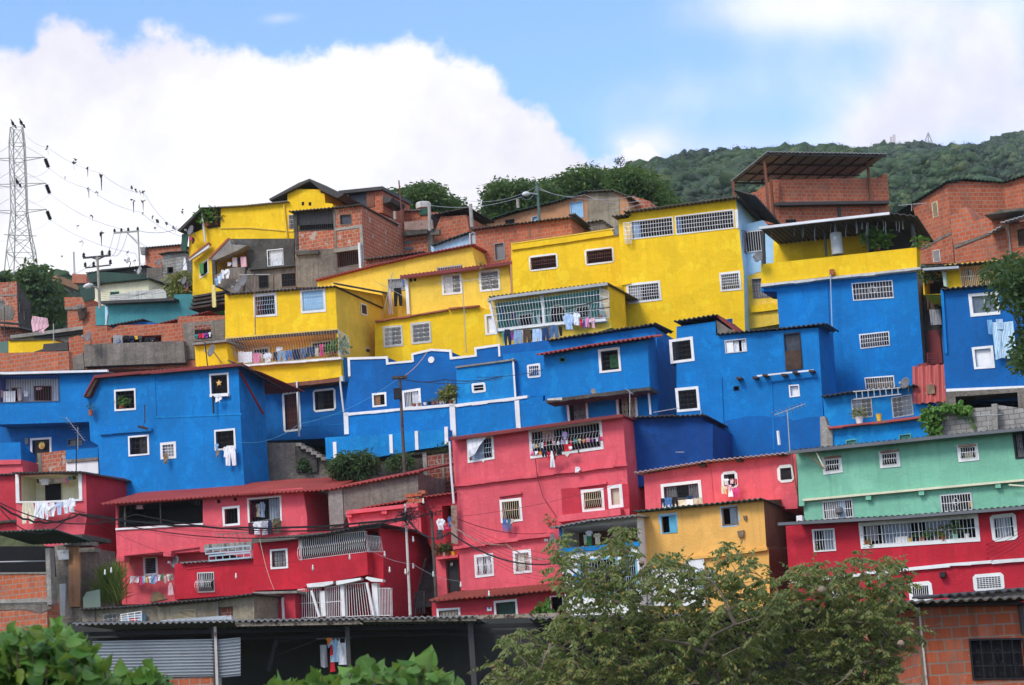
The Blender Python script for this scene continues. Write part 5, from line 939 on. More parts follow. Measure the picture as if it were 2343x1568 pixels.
bc = H('raw concrete frame with tan column right of the open brick house', 'conc', 91.5, 'p', '480,320 600,320 712,330 712,860 730,870 735,1060 520,1060 500,600', d=3, name='unfinished_building', cat='building'); bc.panel('602,325 708,332 706,865 612,865','tan',.1,.1,'column'); bc.strip('470,240 730,222',36,'concd',.9,2.5,'slab',wob=.02); bc.strip('560,290 790,280',40,'conc',.5,.8,'beam'); bc.strip('700,345 840,340',40,'conc',.7,.5,'beam'); bc.panel('500,365 608,358 610,445 520,450','silver',.3,.05,'sheet_panel'); bc.panel('525,665 580,660 578,945 535,945','silver',.5,.05,'sheet_panel'); bc.blk(550,258,600,315,'concl',.95,.3)
# --- dark market shed in front
T = 'p'
ds = Thing('market_shed', 'long dark open shed with rusty peeling eave across the bottom', 'shed', Fac(70, 2).at(1200,1200))
F7 = Fac(70, 2); n7 = F7.n
def s7(x, y, o=0, t='p'): return F7.at(x, y, o, t)
mb = MB(); mb.sheet(s7(640,1012,.6), s7(2110,985,.6), -n7*6+Z*.3, .04, .035, .2)
ds.part('roof', mb, M['greyroof']); mb = MB(); mb.sheet(s7(180,985,.7,'q'), s7(2343,945,.7,'q'), -n7*6+Z*.3, .04, .035, .2); mb.sheet(s7(700,962,.72,'r'), s7(4000,880,.72,'r'), -n7*6+Z*.3, .04, .035, .2); ds.part('roof', mb, M['greyroof'])
M['peel'] = metal('peeling_rusty_paint', (.34, .28, .21, 1), (.045, .022, .016, 1), .13, .8, 0, 5.)
ds.part('fascia', MB().prism([s7(205,1005,.6,'q'), s7(1300,985,.6,'q'), s7(1340,1020,.6,'q'), s7(215,1040,.6,'q')], -n7*.08), M['peel']); ds.part('fascia', MB().prism([s7(1340,975,.6,'q'), s7(2343,955,.6,'q'), s7(2343,990,.6,'q'), s7(1345,1000,.6,'q')], -n7*.08), M['peel']); ds.part('fascia', MB().prism([s7(0,945,.58,'r'), s7(1100,915,.58,'r'), s7(1100,950,.58,'r'), s7(0,980,.58,'r')], -n7*.08), M['peel'])
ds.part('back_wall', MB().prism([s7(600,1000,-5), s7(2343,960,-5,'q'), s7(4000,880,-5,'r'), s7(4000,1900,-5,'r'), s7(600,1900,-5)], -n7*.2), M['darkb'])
for k,(y0,y1) in enumerate(((1020,1000),(1075,1060))): ds.part('beam', MB().tube([s7(680,y0+90,-.5-k), s7(1100,y1+20,-.5-k,'r')], .09), M['black'])
for p in (((1890,1040),(1912,1563),'p',.09),((1200,1010),(1215,1400),'q',.1),((2285,960),(2330,1563),'q',.12)): ds.part('post', MB().tube([s7(*p[0],0,p[2]), s7(*p[1],0,p[2])-Z*1.5], p[3]), M['steeld'])
ds.part('post', MB().tube([s7(1905,1040,.15), s7(1925,1563,.15)-Z*1.5], .06), M['rustpipe'])
mb = MB()
for q in ((820,1150,1890,1480),(1925,1135,2130,1475)):
    a, b = s7(q[0],q[1]+20,.05), s7(q[0],q[3]+20,.05); ex = s7(q[2],q[1],.05)-a
    i = len(mb.v); N = 120
    for k in range(N+1):
        p = a.lerp(b, k/N)+n7*(.035*math.sin(k/N*2*math.pi*12)); mb.v += [p, p+ex, p+ex-n7*.01, p-n7*.01]
    for k in range(N):
        A_ = i+4*k
        for w in range(4): mb.f.append((A_+w, A_+(w+1)%4, A_+4+(w+1)%4, A_+4+w))
ds.part('corrugated_wall', mb, M['silver'])
ds.part('low_wall', MB().prism([s7(1500,1490), s7(1890,1484), s7(1890,1484)-Z*2, s7(1500,1490)-Z*2], -n7*.15), M['brickf']); ds.part('pier', MB().prism([s7(1925,1485,.1), s7(1955,1484,.1), s7(1955,1484,.1)-Z*2, s7(1925,1485,.1)-Z*2], -n7*.2), M['concl'])
mb = MB(); a, b = s7(560,1190,-1.5,'q'), s7(980,1110,-1.5,'q'); 
for k in range(14): p0, p1 = a.lerp(b,k/14), a.lerp(b,(k+1)/14); mb.tube([p0, p1+Z*.25 if k%2 else p1], .02)
mb.tube([a,b],.03).tube([a-Z*.4,b-Z*.1],.03); ds.part('truss', mb, M['black']); ds.part('brace', MB().tube([s7(575,1160,-1.5,'q'), s7(505,1440,-1.5,'q')], .1), M['black'])
solo('steel_channel', 'pale galvanised channel lying along the shed roof edge', 'beam', MB().prism([s7(1420,985,.2), s7(2045,940,.2), s7(2055,978,.2), s7(1420,1000,.2)], -n7*.4), M['silver'])
# --- front brick shed lower right
bs = H('near brick shed with black scroll grille window at the lower right corner', 'brickf', 50.0, 'o', '1400,852 2500,842 2540,2200 1450,2200', d=6, az=-4, ref=(1800,1200,'o')); bs.reveal = .2
bs.mat = brick('large_orange_brick', (.56,.125,.05,1), (.46,.10,.037,1), (.30,.235,.18,1), .40, .262, .02); bs.W(1845,1150,2330,1143,370,.03,('bark',5,3,0,'s',),fr='black',cur=[(0,1,'black',.0,1)])
T = 'o'; q = MB()
for k in range(12):
    x, y = 1930+(k%4)*110, 1260+(k//4)*100; q.tube([bs.at(x+(18+k%3*3)*math.cos(w*.8)*(1-.06*w), y+22*math.sin(w*.8)*(1-.06*w), .05) for w in range(11)], .008, 3)
bs.part('scrollwork', q, M['bark']); bs.strip('1380,850 1400,850',760,'wood',.05,.15,'post'); bs.strip('1398,852 1415,852',760,'rustpipe',.06,.06,'pipe'); bs.strip('1400,838 2450,820',22,'black',.3,.2,'eave_beam')
bs.roof('1070,828 1420,812 2450,768','mossroof',5,.7,.2); bs.roof('1580,765 2100,725 2450,695','darkroof',3,-.5,.2); bs.panel('1690,770 2450,715 2450,765 1690,800','conc',-.6,.2,'gable_wall'); bs.strip('2295,850 2330,850',260,'steeld',.06,.1,'post')
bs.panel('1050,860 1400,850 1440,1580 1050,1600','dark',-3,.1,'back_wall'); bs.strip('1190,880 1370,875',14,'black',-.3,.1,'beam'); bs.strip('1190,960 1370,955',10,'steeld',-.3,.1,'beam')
bs.panel('1180,1545 1440,1540 1440,1700 1180,1700','brickf',.0,.15,'low_wall')
# --- stone retaining wall and broken brick
sw = H('stained concrete retaining wall with broken steps above the faded red roof', 'conc', 103.2, 'l', '235,-60 510,-60 520,-10 620,35 715,45 775,90 830,95 1220,65 1340,30 1640,20 1640,260 240,310', d=2, name='retaining_wall', cat='wall')
sw.strip('1210,60 1640,20',22,'concd',.15,.1,'coping',wob=.03); sw.panel('500,-60 540,-60 700,70 700,200 510,200','concd',.15,.15,'step_side')
for k in range(6): sw.blk(510+k*45,-60+k*25,560+k*45,-30+k*25,'concl',.5,.4,'step')
sb_ = H('dark red brick wall between pale concrete pillars left of the tall pink house', 'brickd', 101.6, 'l', '1640,60 1900,20 1920,400 1660,410', d=1, name='brick_wall', cat='wall'); sb_.panel('1630,30 1665,25 1690,405 1655,410','concl',.05,.08,'pillar'); sb_.panel('1800,40 1820,38 1835,390 1815,392','concl',.04,.04,'pillar')
HV = {k: v for k, v in globals().items() if isinstance(v, House)}
# ================================================================ ground, hills, trees, poles, sky
T = '0'
PRF = [(-80,0),(15,0),(38,1.5),(60,3),(80,4.2),(88,5.5),(94,8),(99,11),(104,14.5),(109,19),(115,24),(122,27.5),(130,30),(140,32),(165,34),(230,38),(330,44),(420,48)]
def prof(y):
    for (a, b), (c, d) in zip(PRF, PRF[1:]):
        if y <= c: return b + (d-b)*max(0, (y-a))/(c-a)
    return PRF[-1][1]
def ground_z(X, Y): return prof(Y + X*.364 + 1.5) - abs(X)*.06 - 1.2
mb = MB(); xs = [-150+6*k for k in range(51)]; ys = [-60+4*k for k in range(70)] + [225+15*k for k in range(12)]
for y in ys:
    for x in xs: mb.v.append(V((x, y, ground_z(x, y) + .5*math.sin(x*.3+y*.2)*(y > 60))))
nx = len(xs)
for j in range(len(ys)-1):
    for i in range(nx-1): a = j*nx+i; mb.f.append((a, a+1, a+1+nx, a+nx))
M['earth'] = conc('hillside_scrub', (.075, .088, .036, 1), .4)
tg = solo('hillside', 'steep earth hillside under the stacked houses', None, mb, M['earth'], kind='structure', smooth=True)
solo('ground', 'flat ground reaching to the horizon', None, MB().poly([(-9000,-9000,-6),(9000,-9000,-6),(9000,12000,-6),(-9000,12000,-6)]), M['earth'], kind='structure')
def ico_():
    import bmesh
    b = bmesh.new(); bmesh.ops.create_icosphere(b, subdivisions=2, radius=1); b.verts.ensure_lookup_table(); r = (np.array([tuple(v.co) for v in b.verts]), np.array([[v.index for v in f.verts] for f in b.faces])); b.free(); return r
ICO = ico_()
# ---- far forested hills: a ridge line traced in the picture, at its true distance
def hill(name, label, ridge, Yr, Yf, zf, mat, nb, seed, bs):
    global T; T = '0'
    rs = random.Random(seed); P = []
    for x, y in ridge: d = ray(x, y); P.append(CAM + d*(Yr/d.y))
    def zr(X):
        for a, b in zip(P, P[1:]):
            if X <= b.x: return lerp(a.z, b.z, max(0, (X-a.x)/(b.x-a.x)))
        return P[-1].z
    X0, X1 = P[0].x, P[-1].x; mb = MB(); N, K = 70, 34; span = X1-X0
    def hz(X, s):      # s 0 front .. 1 ridge .. 1.4 behind
        zr_ = zr(X); g = s**.85 if s <= 1 else 1-(s-1)*1.2
        k = X/span*9+seed
        return zf + (zr_-zf)*g + (1-abs(2*s-1) if s <= 1 else 0)*(math.sin(k*2.1+s*5)*.05+math.sin(k*5.3-s*9)*.03)*(zr_-zf)
    pt = lambda X, s: V((X, Yf+(Yr-Yf)*s, hz(X, s)))
    for j in range(K+1):
        for i in range(N+1): mb.v.append(pt(X0+span*i/N, 1.4*j/K))
    for j in range(K):
        for i in range(N): a = j*(N+1)+i; mb.f.append((a, a+1, a+N+2, a+N+1))
    solo(name, label, None, mb, M['hillsoil'], kind='structure', smooth=True)
    global ICO
    mb = LC(); CS = []; RS = []
    for k in range(nb):
        s = rs.random()**.8*1.03; X = X0+span*rs.random(); c = pt(X, s)
        R = bs*min(2.2, .62*math.exp(rs.gauss(0, .42)))
        CS.append(c+Z*R*.1); RS.append(R); leaves(mb, c+Z*R*.1, R*1.0, int(24+42*R/bs) if s < .985 else 14, .19*bs, .13*bs, .2, rs, (1.18, 1.08, .93), .80)
    ctr = np.array([tuple(c) for c in CS]); rr = np.array(RS); nv = len(ICO[0]); g = NRG.uniform(.5, 1.1, (nb, nv, 1))
    mb.balls = ((ICO[0][None]*g*(rr[:, None, None]*np.array((1.15, 1.05, .9)))+ctr[:, None]).reshape(-1, 3), (ICO[1][None]+(np.arange(nb)*nv)[:, None, None]).reshape(-1, 3))
    o = solo('forest_cover', 'dense green brush and trees covering the '+label, None, mb, mat, kind='stuff'); return zr
M['hillsoil'] = conc('hill_undergrowth', (.030, .050, .020, 1), .4, .2, .2)
zA = hill('near_hill', 'nearer green hill behind the rooftops', [(1100,520),(1300,450),(1400,405),(1450,388),(1500,380),(1560,358),(1640,349),(1700,352),(1800,346),(1900,352),(2000,370),(2100,420),(2250,500),(2500,560)], 620, 330, 62, M['lf_hill'], 10000, 3, 1.9)
zB = hill('far_hill', 'farther green ridge at the right', [(1750,400),(1850,360),(1950,352),(2040,336),(2100,334),(2180,347),(2230,348),(2290,325),(2342,312),(2420,295),(2600,280)], 950, 480, 80, M['lf_hill'], 9000, 5, 2.6)
zC = hill('left_hill', 'low hazy hill behind the left shacks', [(-200,640),(0,632),(60,628),(130,622),(175,640),(260,660),(330,690)], 420, 260, 52, M['lf_dark'], 2200, 9, .9)
M['lf_far'] = leafmat('far_tree_leaves', (.022, .055, .022, 1), (.05, .095, .03, 1), None, 0)
def treelet(x, y, ybase, Y, w, label, n=160, leaf='lf_far', squash=(1,1,1), group='trees on the ridge'):
    d = ray(x, y); c = CAM+d*(Y/d.y); d2 = ray(x, ybase); b = CAM+d2*(Y/d2.y); r = w/FPX*Y/2
    th = Thing('ridge_tree', label, 'tree', b, group); mb = MB()
    th.part('trunk', MB().tube([b, b.lerp(c, .6), c], r*.1, 5, r*.04), M['trunk'])
    for k in range(7): leaves(mb, c+V((rnd.uniform(-.6,.6)*r, rnd.uniform(-.5,.5)*r, rnd.uniform(-.6,.5)*r)), r*.5, n//7, r*.28, r*.2)
    th.part('crown', mb, M[leaf])
for a in ((1419,368,392,610,30,'pale open crowned tree standing alone on the near ridge'),(1450,376,392,610,24,'small dark tree beside the pale tree on the near ridge'),(1472,386,398,610,26,'low bushy tree on the ridge right of the small dark tree'),(1638,352,372,612,40,'round dark tree on top of the near hill'),(1703,356,374,612,26,'narrow dark tree on the near hill left of the canopy'),(1828,345,362,612,38,'dark tree showing just above the steel canopy roof'),(2300,322,338,930,34,'bushy tree at the right end of the far ridge')): treelet(*a)
# ---- mango trees
def crown_tree(name, label, outline, Y, dy, nclump, R, ln, wd, leaf, trunk_px, group=None, cat='tree', n=46, seed=1, droop=.8):
    """outline (picture px) bounds the crown; clumps get their own depth within +-dy"""
    global T; T = '0'
    rs = random.Random(seed); pl = L(outline); xs_ = [p[0] for p in pl]; ys_ = [p[1] for p in pl]
    inside = lambda x, y: inpoly(x, y, pl)
    d = ray(*trunk_px); b = CAM + d*(Y/d.y); b.z = min(b.z, ground_z(b.x, b.y)+.2) if name != 'shrub' else b.z
    th = Thing(name, label, cat, b, group); mb = MB(); cs = []
    while len(cs) < nclump:
        x, y = rs.uniform(min(xs_), max(xs_)), rs.uniform(min(ys_), max(ys_))
        if not inside(x, y): continue
        q = ray(x, y); cs.append(CAM + q*((Y + rs.uniform(-1, 1)*dy)/q.y))
    for c in cs: leaves(mb, c, R*rs.uniform(.7, 1.2), n, ln, wd, droop, rs, (1.1, 1.1, .75), .25)
    th.part('crown', mb, M[leaf]); top = sum(cs, V((0, 0, 0)))/len(cs); tb = MB(); kr = .35 if Y > 120 else .13; tb.tube([b, b.lerp(top, .5)+V((.2, 0, 0)), top], kr, 7, kr*.45)
    for c in cs[:14]: tb.tube([b.lerp(top, .6), b.lerp(top, .8).lerp(c, .4)+Z*.2, c], kr*.35, 5, .02)
    th.part('trunk', tb, M['trunk']); return th
crown_tree('mango_tree', 'rounded dark mango tree left of the rusty pole behind brick roofs', '878,488 885,455 905,440 925,445 940,435 970,428 1000,432 1012,455 1040,462 1052,480 1040,495 880,495', 150, 3, 190, .78, .40, .13, 'lf_mango', (960,520), 'mango trees behind the rooftops', seed=2, n=80)
crown_tree('mango_tree', 'broad dark mango tree behind the green street light', '1085,520 1095,490 1115,470 1112,445 1125,425 1150,420 1165,432 1185,418 1215,425 1240,422 1260,430 1300,470 1250,520 1100,530', 152, 4, 230, .78, .40, .13, 'lf_mango', (1170,540), 'mango trees behind the rooftops', seed=3, n=85)
crown_tree('mango_tree', 'tall mango tree above the tan house', '1235,440 1250,415 1290,408 1310,392 1345,388 1380,393 1395,400 1425,388 1460,395 1490,410 1500,430 1500,470 1400,480 1250,470', 156, 4, 250, .78, .40, .13, 'lf_mango', (1370,520), 'mango trees behind the rooftops', seed=4, n=85)
crown_tree('mango_tree', 'darker mango tree right of the tan house above the yellow roof', '1400,400 1450,395 1480,405 1495,425 1510,440 1520,450 1530,470 1545,462 1555,470 1550,490 1440,500 1400,470', 146, 3, 170, .78, .40, .13, 'lf_mango', (1470,530), 'mango trees behind the rooftops', seed=5, n=85)
crown_tree('tree', 'leafy green tree hanging in at the right edge over the blue house', '2262,680 2275,655 2268,625 2285,600 2310,588 2345,590 2420,600 2420,860 2345,850 2325,825 2320,800 2335,770 2350,760 2350,725 2320,700 2300,705 2280,690', 60, 1.2, 170, .34, .22, .09, 'lf_dark', (2440,1000), seed=6, n=30)
crown_tree('tree', 'tall vine draped tree between the pylon and the left shacks', '45,640 55,618 75,612 95,618 100,640 125,655 135,690 130,730 105,755 70,740 60,700 50,680', 165, 3, 150, .8, .5, .22, 'lf_dark', (80,760), seed=7)
crown_tree('tree', 'small dark tree at the left edge behind the brick house', '-20,645 0,628 12,635 15,650 -20,655', 170, 2, 20, .7, .5, .22, 'lf_dark', (0,680), seed=8)
crown_tree('shrub', 'dry yellowish bush beside the grey block hut', '395,640 410,625 425,628 432,660 425,690 400,690 390,670', 128, .8, 30, .45, .3, .1, 'lf_dry', (412,690), cat='plant', seed=10)
crown_tree('shrub', 'large dark bush growing over the stone retaining wall', '755,1080 765,1055 790,1040 810,1035 840,1040 858,1055 850,1075 830,1088 780,1090', 102.4, .5, 75, .32, .3, .08, 'lf_dark', (800,1095), cat='plant', seed=11, n=40)
crown_tree('shrub', 'small fern like bush beside the dark utility pole', '885,1055 905,1040 935,1045 945,1060 920,1070 890,1068', 102, .4, 26, .25, .3, .06, 'lf_dark', (915,1070), cat='plant', seed=12, n=40)
0 and crown_tree('vine', 'broad', '2105,985 2115,960 2105,945 2120,930 2150,925 2185,922 2215,935 2210,945 2160,945 2150,960 2145,985 2130,1000', 93, .4, 70, .22, .26, .22, 'lf_vine', (2125,1000), cat='plant', seed=13, n=14)
def patch(name, label, outline, fac, off, n, ln, wd, leaf, t='0', cat='plant', dep=.25, droop=.5, kind=None, seed=20, up=0):
    global T
    rs = random.Random(seed); T = t; pl = L(outline); mb = MB(); xs_ = [p[0] for p in pl]; ys_ = [p[1] for p in pl]
    inside = lambda x, y: inpoly(x, y, pl)
    k = 0
    while k < n:
        x, y = rs.uniform(min(xs_), max(xs_)), rs.uniform(min(ys_), max(ys_))
        if not inside(x, y): continue
        k += 1; c = fac.at(x, y, off+rs.uniform(-dep, dep))
        d = V((rs.gauss(0, .5), rs.gauss(0, .5), rs.gauss(0, .4)-droop+up)) - V((0, .3, 0)); d.normalize(); sd = d.cross(V((rs.gauss(0, 1), rs.gauss(0, 1), rs.gauss(0, 1))))
        if sd.length < .1: continue
        l = ln*rs.uniform(.6, 1.3); mb.leaf(c, d, sd.normalized(), l, wd*l/ln)
    return solo(name, label, None if kind else cat, mb, M[leaf], kind=kind)
patch('vine', 'broad leafed vine climbing over the grey block wall', '1425,640 1480,560 1600,560 1650,540 1720,530 1790,545 1885,550 1870,580 1780,590 1650,590 1600,600 1620,650 1590,690 1585,800 1490,815 1480,720 1430,700', cw.F, .2, 420, .26, .2, 'lf_vine', 'j')
patch('vine', 'thin vine trailing down the middle of the grey block wall', '1760,590 1870,590 1890,640 1900,740 1880,745 1850,660 1770,640', cw.F, .12, 50, .2, .14, 'lf_vine', 'j', dep=.08)
patch('vine', 'bright green climber beside the dark shop door under the orange roof', '745,880 780,850 830,840 850,790 890,820 900,860 880,900 760,915', Fac(88.2), 0, 90, .3, .2, 'lf_vine', 'r')
patch('grass', 'tall green grass growing between the pink houses', '885,870 890,640 940,600 1070,600 1075,860 960,870', Fac(91.5), -.4, 900, .9, .045, 'grass', 'p', kind='stuff', droop=-.9, dep=.8)
patch('shrub', 'ivy patch on the broken steps of the retaining wall', '540,90 600,70 640,110 620,180 540,170', sw.F, .25, 110, .22, .14, 'lf_dark', 'l'); patch('shrub', 'spiky plants below the large dark bush', '820,190 850,120 900,100 960,150 950,220 850,225', sw.F, .4, 90, .5, .05, 'lf_dark', 'l', droop=-.3); patch('shrub', 'thin weeds on the coping beside the drainpipe', '1750,1380 1800,1350 1890,1370 1880,1430 1770,1430', Fac(101.5), .2, 60, .25, .06, 'lf_dark', 'g', droop=-.3)
# ---- foreground trees with compound leaves
def leafy_tree(label, outline, Y, dy, trunk, ntip, seed, nl=11, ln=.105):
    global T; T = '0'
    rs = random.Random(seed); pl = L(outline); xs_ = [p[0] for p in pl]; ys_ = [p[1] for p in pl]
    inside = lambda x, y: inpoly(x, y, pl)
    d = ray(*trunk); q = CAM + d*(Y/d.y); base = V((q.x, q.y, ground_z(q.x, q.y)-.1))
    th = Thing('leafy_tree', label, 'tree', base); tips = []
    while len(tips) < ntip:
        x, y = rs.uniform(min(xs_), max(xs_)), rs.uniform(min(ys_), max(ys_))
        if not inside(x, y): continue
        r = ray(x, y); w = rs.uniform(-1, 1); tips.append(CAM + r*((Y + w*dy)/r.y))
    fork = base.lerp(q, .72); nodes = [fork.lerp(q+Z*.3, k/6) for k in range(7)]; wood = MB(); wood.tube([base, base.lerp(fork, .5)+V((.1, 0, 0)), fork], .17, 8, .12); wood.tube([fork]+nodes[1:], .12, 7, .05)
    big = sorted(tips, key=lambda p: (p-q).length)
    rs.shuffle(big); big = sorted(big[:26], key=lambda p: (p-fork).length) + sorted(big[26:], key=lambda p: (p-q).length)
    fol = MB()
    for k, tp in enumerate(big):
        a = min(nodes, key=lambda nd: (nd-tp).length + .6*max(0, nd.z-tp.z)); ln_ = (tp-a).length; mid = a.lerp(tp, .5) + V((rs.gauss(0, .06), rs.gauss(0, .06), rs.gauss(.05, .05)))*ln_
        r0 = .05 if k < 26 else (.018 if ln_ > .5 else .009); wood.tube([a, a.lerp(mid, .5)+V((rs.gauss(0,.03),0,rs.gauss(0,.03)))*ln_, mid, tp], r0, 5 if k < 26 else 4, .006, cap=False)
        nodes += [mid, tp] + ([a.lerp(mid, .5), mid.lerp(tp, .5)] if k < 26 else [])
        for _ in range(rs.choice((1, 2, 2, 3))):           # drooping compound leaves at the twig end
            dr = V((rs.gauss(0, 1), rs.gauss(0, 1), rs.gauss(.15, .5))).normalized(); rl = rs.uniform(.22, .42); p = tp.copy()
            m = rs.randint(4, 6)
            for j in range(m):
                p = p + dr*(rl/m); dr = (dr - Z*.16).normalized(); sd = dr.cross(Z); sd = sd.normalized() if sd.length > .05 else V((1, 0, 0))
                for sg in (1, -1):
                    lf = (sd*sg*.8 + dr*.35 - Z*rs.uniform(.3, .9)).normalized(); ws = lf.cross(V((rs.gauss(0, .5), rs.gauss(0, .5), 1)))
                    if ws.length > .05: fol.leaf(p, lf, ws.normalized(), ln*rs.uniform(.75, 1.2), ln*.48, .18)
            fol.leaf(p, dr, sd, ln, ln*.48, .18)
    th.part('trunk', wood, M['twig']); th.part('crown', fol, M['lf_tree']); return th, q
ft, fq = leafy_tree('dusty olive leafed tree in front of the blue and white house', '1100,1568 1130,1500 1165,1450 1200,1425 1250,1425 1290,1390 1275,1330 1262,1290 1258,1250 1262,1215 1290,1205 1302,1240 1340,1290 1375,1235 1395,1200 1430,1205 1445,1250 1460,1320 1490,1270 1510,1262 1525,1280 1560,1260 1575,1300 1610,1290 1640,1260 1670,1245 1690,1265 1720,1285 1765,1330 1780,1380 1740,1430 1760,1640 1100,1640', 44, 1.7, (1640,1560), 980, 31, ln=.135)
ft2, fq2 = leafy_tree('leafy tree with hanging weaver nests in front of the deep red house', '1745,1640 1740,1430 1790,1370 1800,1310 1850,1290 1880,1268 1905,1270 1915,1310 1950,1265 1990,1268 2020,1275 2050,1290 2075,1330 2070,1375 2040,1400 2060,1430 2085,1410 2092,1440 2070,1490 2040,1510 2050,1560 2060,1640', 46, 1.5, (1990,1570), 680, 32, ln=.135)
for x, y, lb_, r in ((1878,1350,'pale woven nest lying sideways in the right leafy tree',.075),(2060,1474,'woven nest hanging at the right tip of the right leafy tree',.075),(1467,1290,'small woven nest high in the left leafy tree',.06),(1412,1380,'half hidden woven nest inside the left leafy tree',.06)):
    d = ray(x, y, '0'); c = CAM+d*(43.5/d.y); ax = V((1,.2,.1)) if y in (1350,) else V((.3,0,1))
    solo('bird_nest', lb_, 'nest', MB().lathe(c-ax.normalized()*r, ax, [(.02,0),(r*.75,.05),(r,r*.8),(r*.95,r*1.3),(r*.6,r*1.9),(.02,r*2.1)], 10), M['nest'], 'woven nests in the leafy trees', smooth=True)
# ---- near bushes with heart shaped leaves
def heart(mb, c, d, sd, s):
    up = d.cross(sd); i = len(mb.v); q_ = rnd.uniform(.6, 1.6); O_ = [(x, y, z*q_) for x, y, z in [(0,.06,0),(.22,-.02,.10),(.44,.12,.22),(.5,.36,.2),(.36,.68,.08),(.12,.93,-.1),(0,1.1,-.22)]]
    R_ = [c+sd*(x*s)+d*(y*s)+up*(z*s) for x, y, z in O_]; L_ = [c-sd*(x*s)+d*(y*s)+up*(z*s) for x, y, z in O_[1:-1]]
    M_ = [c+d*(y*s) for y in (.3,.6)]
    mb.v += R_+L_+M_; n = len(R_); 
    mb.f += [(i,i+1,i+2,i+n+5),(i+n+5,i+2,i+3),(i+n+5,i+3,i+4,i+n+6),(i+n+6,i+4,i+5),(i+n+6,i+5,i+6)]
    mb.f += [(i,i+n+5,i+n+1,i+n),(i+n+5,i+n+2,i+n+1),(i+n+5,i+n+6,i+n+3,i+n+2),(i+n+6,i+n+4,i+n+3),(i+n+6,i+6,i+n+4)]
def near_bush(label, outline, Y, dy, n, size, seed):
    global T; T = '0'
    rs = random.Random(seed); pl = L(outline); xs_ = [p[0] for p in pl]; ys_ = [p[1] for p in pl]
    inside = lambda x, y: inpoly(x, y, pl)
    bx_, by_ = sum(xs_)/len(xs_), max(ys_); d = ray(bx_, by_); q = CAM+d*(Y/d.y); b = V((q.x, q.y, ground_z(q.x, q.y)))
    th = Thing('leafy_shrub', label, 'plant', b, 'near shrubs at the bottom of the view'); fol = MB(); wood = MB(); k = 0
    while k < n:
        x, y = rs.uniform(min(xs_), max(xs_)), rs.uniform(min(ys_), max(ys_))
        if not inside(x, y): continue
        k += 1; r = ray(x, y); c = CAM + r*((Y+rs.uniform(-1, 1)*dy)/r.y)
        d = V((rs.gauss(0, .8), rs.gauss(-.35, .7), rs.gauss(-.4, .6))).normalized(); sd = d.cross(V((rs.gauss(0, .8), rs.gauss(-.4, .8), 1)))
        if sd.length < .1: continue
        heart(fol, c, d, sd.normalized(), size*rs.uniform(.65, 1.2))
        if k % 6 == 0: wood.tube([b.lerp(c, .35)+V((0,0,.1)), b.lerp(c, .7), c], .012, 4, .004)
    for _ in range(n//22):                          # stray sprigs past the outline
        x, y = rs.choice(pl); r = ray(x+rs.uniform(-30, 30), y+rs.uniform(10, 50)); c = CAM + r*((Y+rs.uniform(-1, 1)*dy)/r.y); g = V((rs.gauss(0, .6), rs.gauss(0, .5), rs.uniform(.4, 1.2))).normalized(); l = rs.uniform(.03, .10)
        wood.tube([c-Z*.1, c, c+g*l], .006, 4, .003)
        for k in range(rs.randint(3, 6)):
            d = (g*.5+V((rs.gauss(0, .8), rs.gauss(0, .8), rs.gauss(-.2, .4)))).normalized(); sd = d.cross(V((rs.gauss(0, .6), rs.gauss(-.4, .6), 1)))
            if sd.length > .1: heart(fol, c+g*(l*k/5), d, sd.normalized(), size*rs.uniform(.45, .95))
    wood.tube([b, b.lerp(q, .5), q], .05, 6, .02)
    th.part('stems', wood, M['trunk']); th.part('foliage', fol, M['lf_bush'], smooth=True)
near_bush('bright heart leafed shrub filling the bottom left corner', '-30,1660 -30,1450 15,1462 40,1455 85,1435 120,1448 150,1440 170,1465 200,1485 215,1520 230,1550 245,1660', 12.5, .5, 820, .118, 41)
near_bush('smaller heart leafed shrub in front of the corrugated metal wall', '225,1660 240,1550 265,1534 290,1545 330,1536 350,1526 380,1540 392,1570 400,1660', 13.5, .4, 320, .105, 42)
near_bush('heart leafed shrub below the clothes hanging in the dark shed', '570,1660 600,1590 640,1560 680,1562 700,1545 760,1548 800,1535 850,1532 920,1524 960,1515 990,1526 1015,1545 1030,1575 1050,1660', 14, .55, 820, .112, 43)
# ---- pylon
def at0(x, y, Y, t='0'): d = ray(x, y, t); return CAM + d*(Y/d.y)
py = Thing('transmission_pylon', 'tall steel lattice pylon against the white cloud at left', 'pylon', at0(47,660,250)); Wd = .055
lv = [(190,92,203,-20),(330,80,222,0),(470,82,228,0),(690,90,238,0),(940,96,246,0),(1150,75,282,0),(1300,55,318,0),(1563,30,345,0)]
rows = []
for y, xl, xr, _ in lv:
    a, b = at0(xl, y, 250, 'a'), at0(xr, y, 250, 'a'); w = (b-a).length
    rows.append([a, b, b+V((-w*.25, w*.75, 0)), a+V((w*.1, w*.75, 0))])
mb = MB()
for j in range(len(rows)):
    for k in range(4):
        mb.tube([rows[j][k], rows[j][(k+1) % 4]], Wd*.8)
        if j: mb.tube([rows[j-1][k], rows[j][k]], Wd*1.5)
for j in range(len(rows)-1):
    seg = 2 if j in (2, 3, 4) else 1
    for k in range(4):
        g0, g1, k0, k1 = rows[j][k], rows[j+1][k], rows[j][(k+1) % 4], rows[j+1][(k+1) % 4]
        for q in range(seg):
            t0, t1 = q/seg, (q+1)/seg; mb.tube([g0.lerp(g1, t0), k0.lerp(k1, t1)], Wd*.7); mb.tube([k0.lerp(k1, t0), g0.lerp(g1, t1)], Wd*.7)
py.part('lattice_tower', mb, M['pylon'])
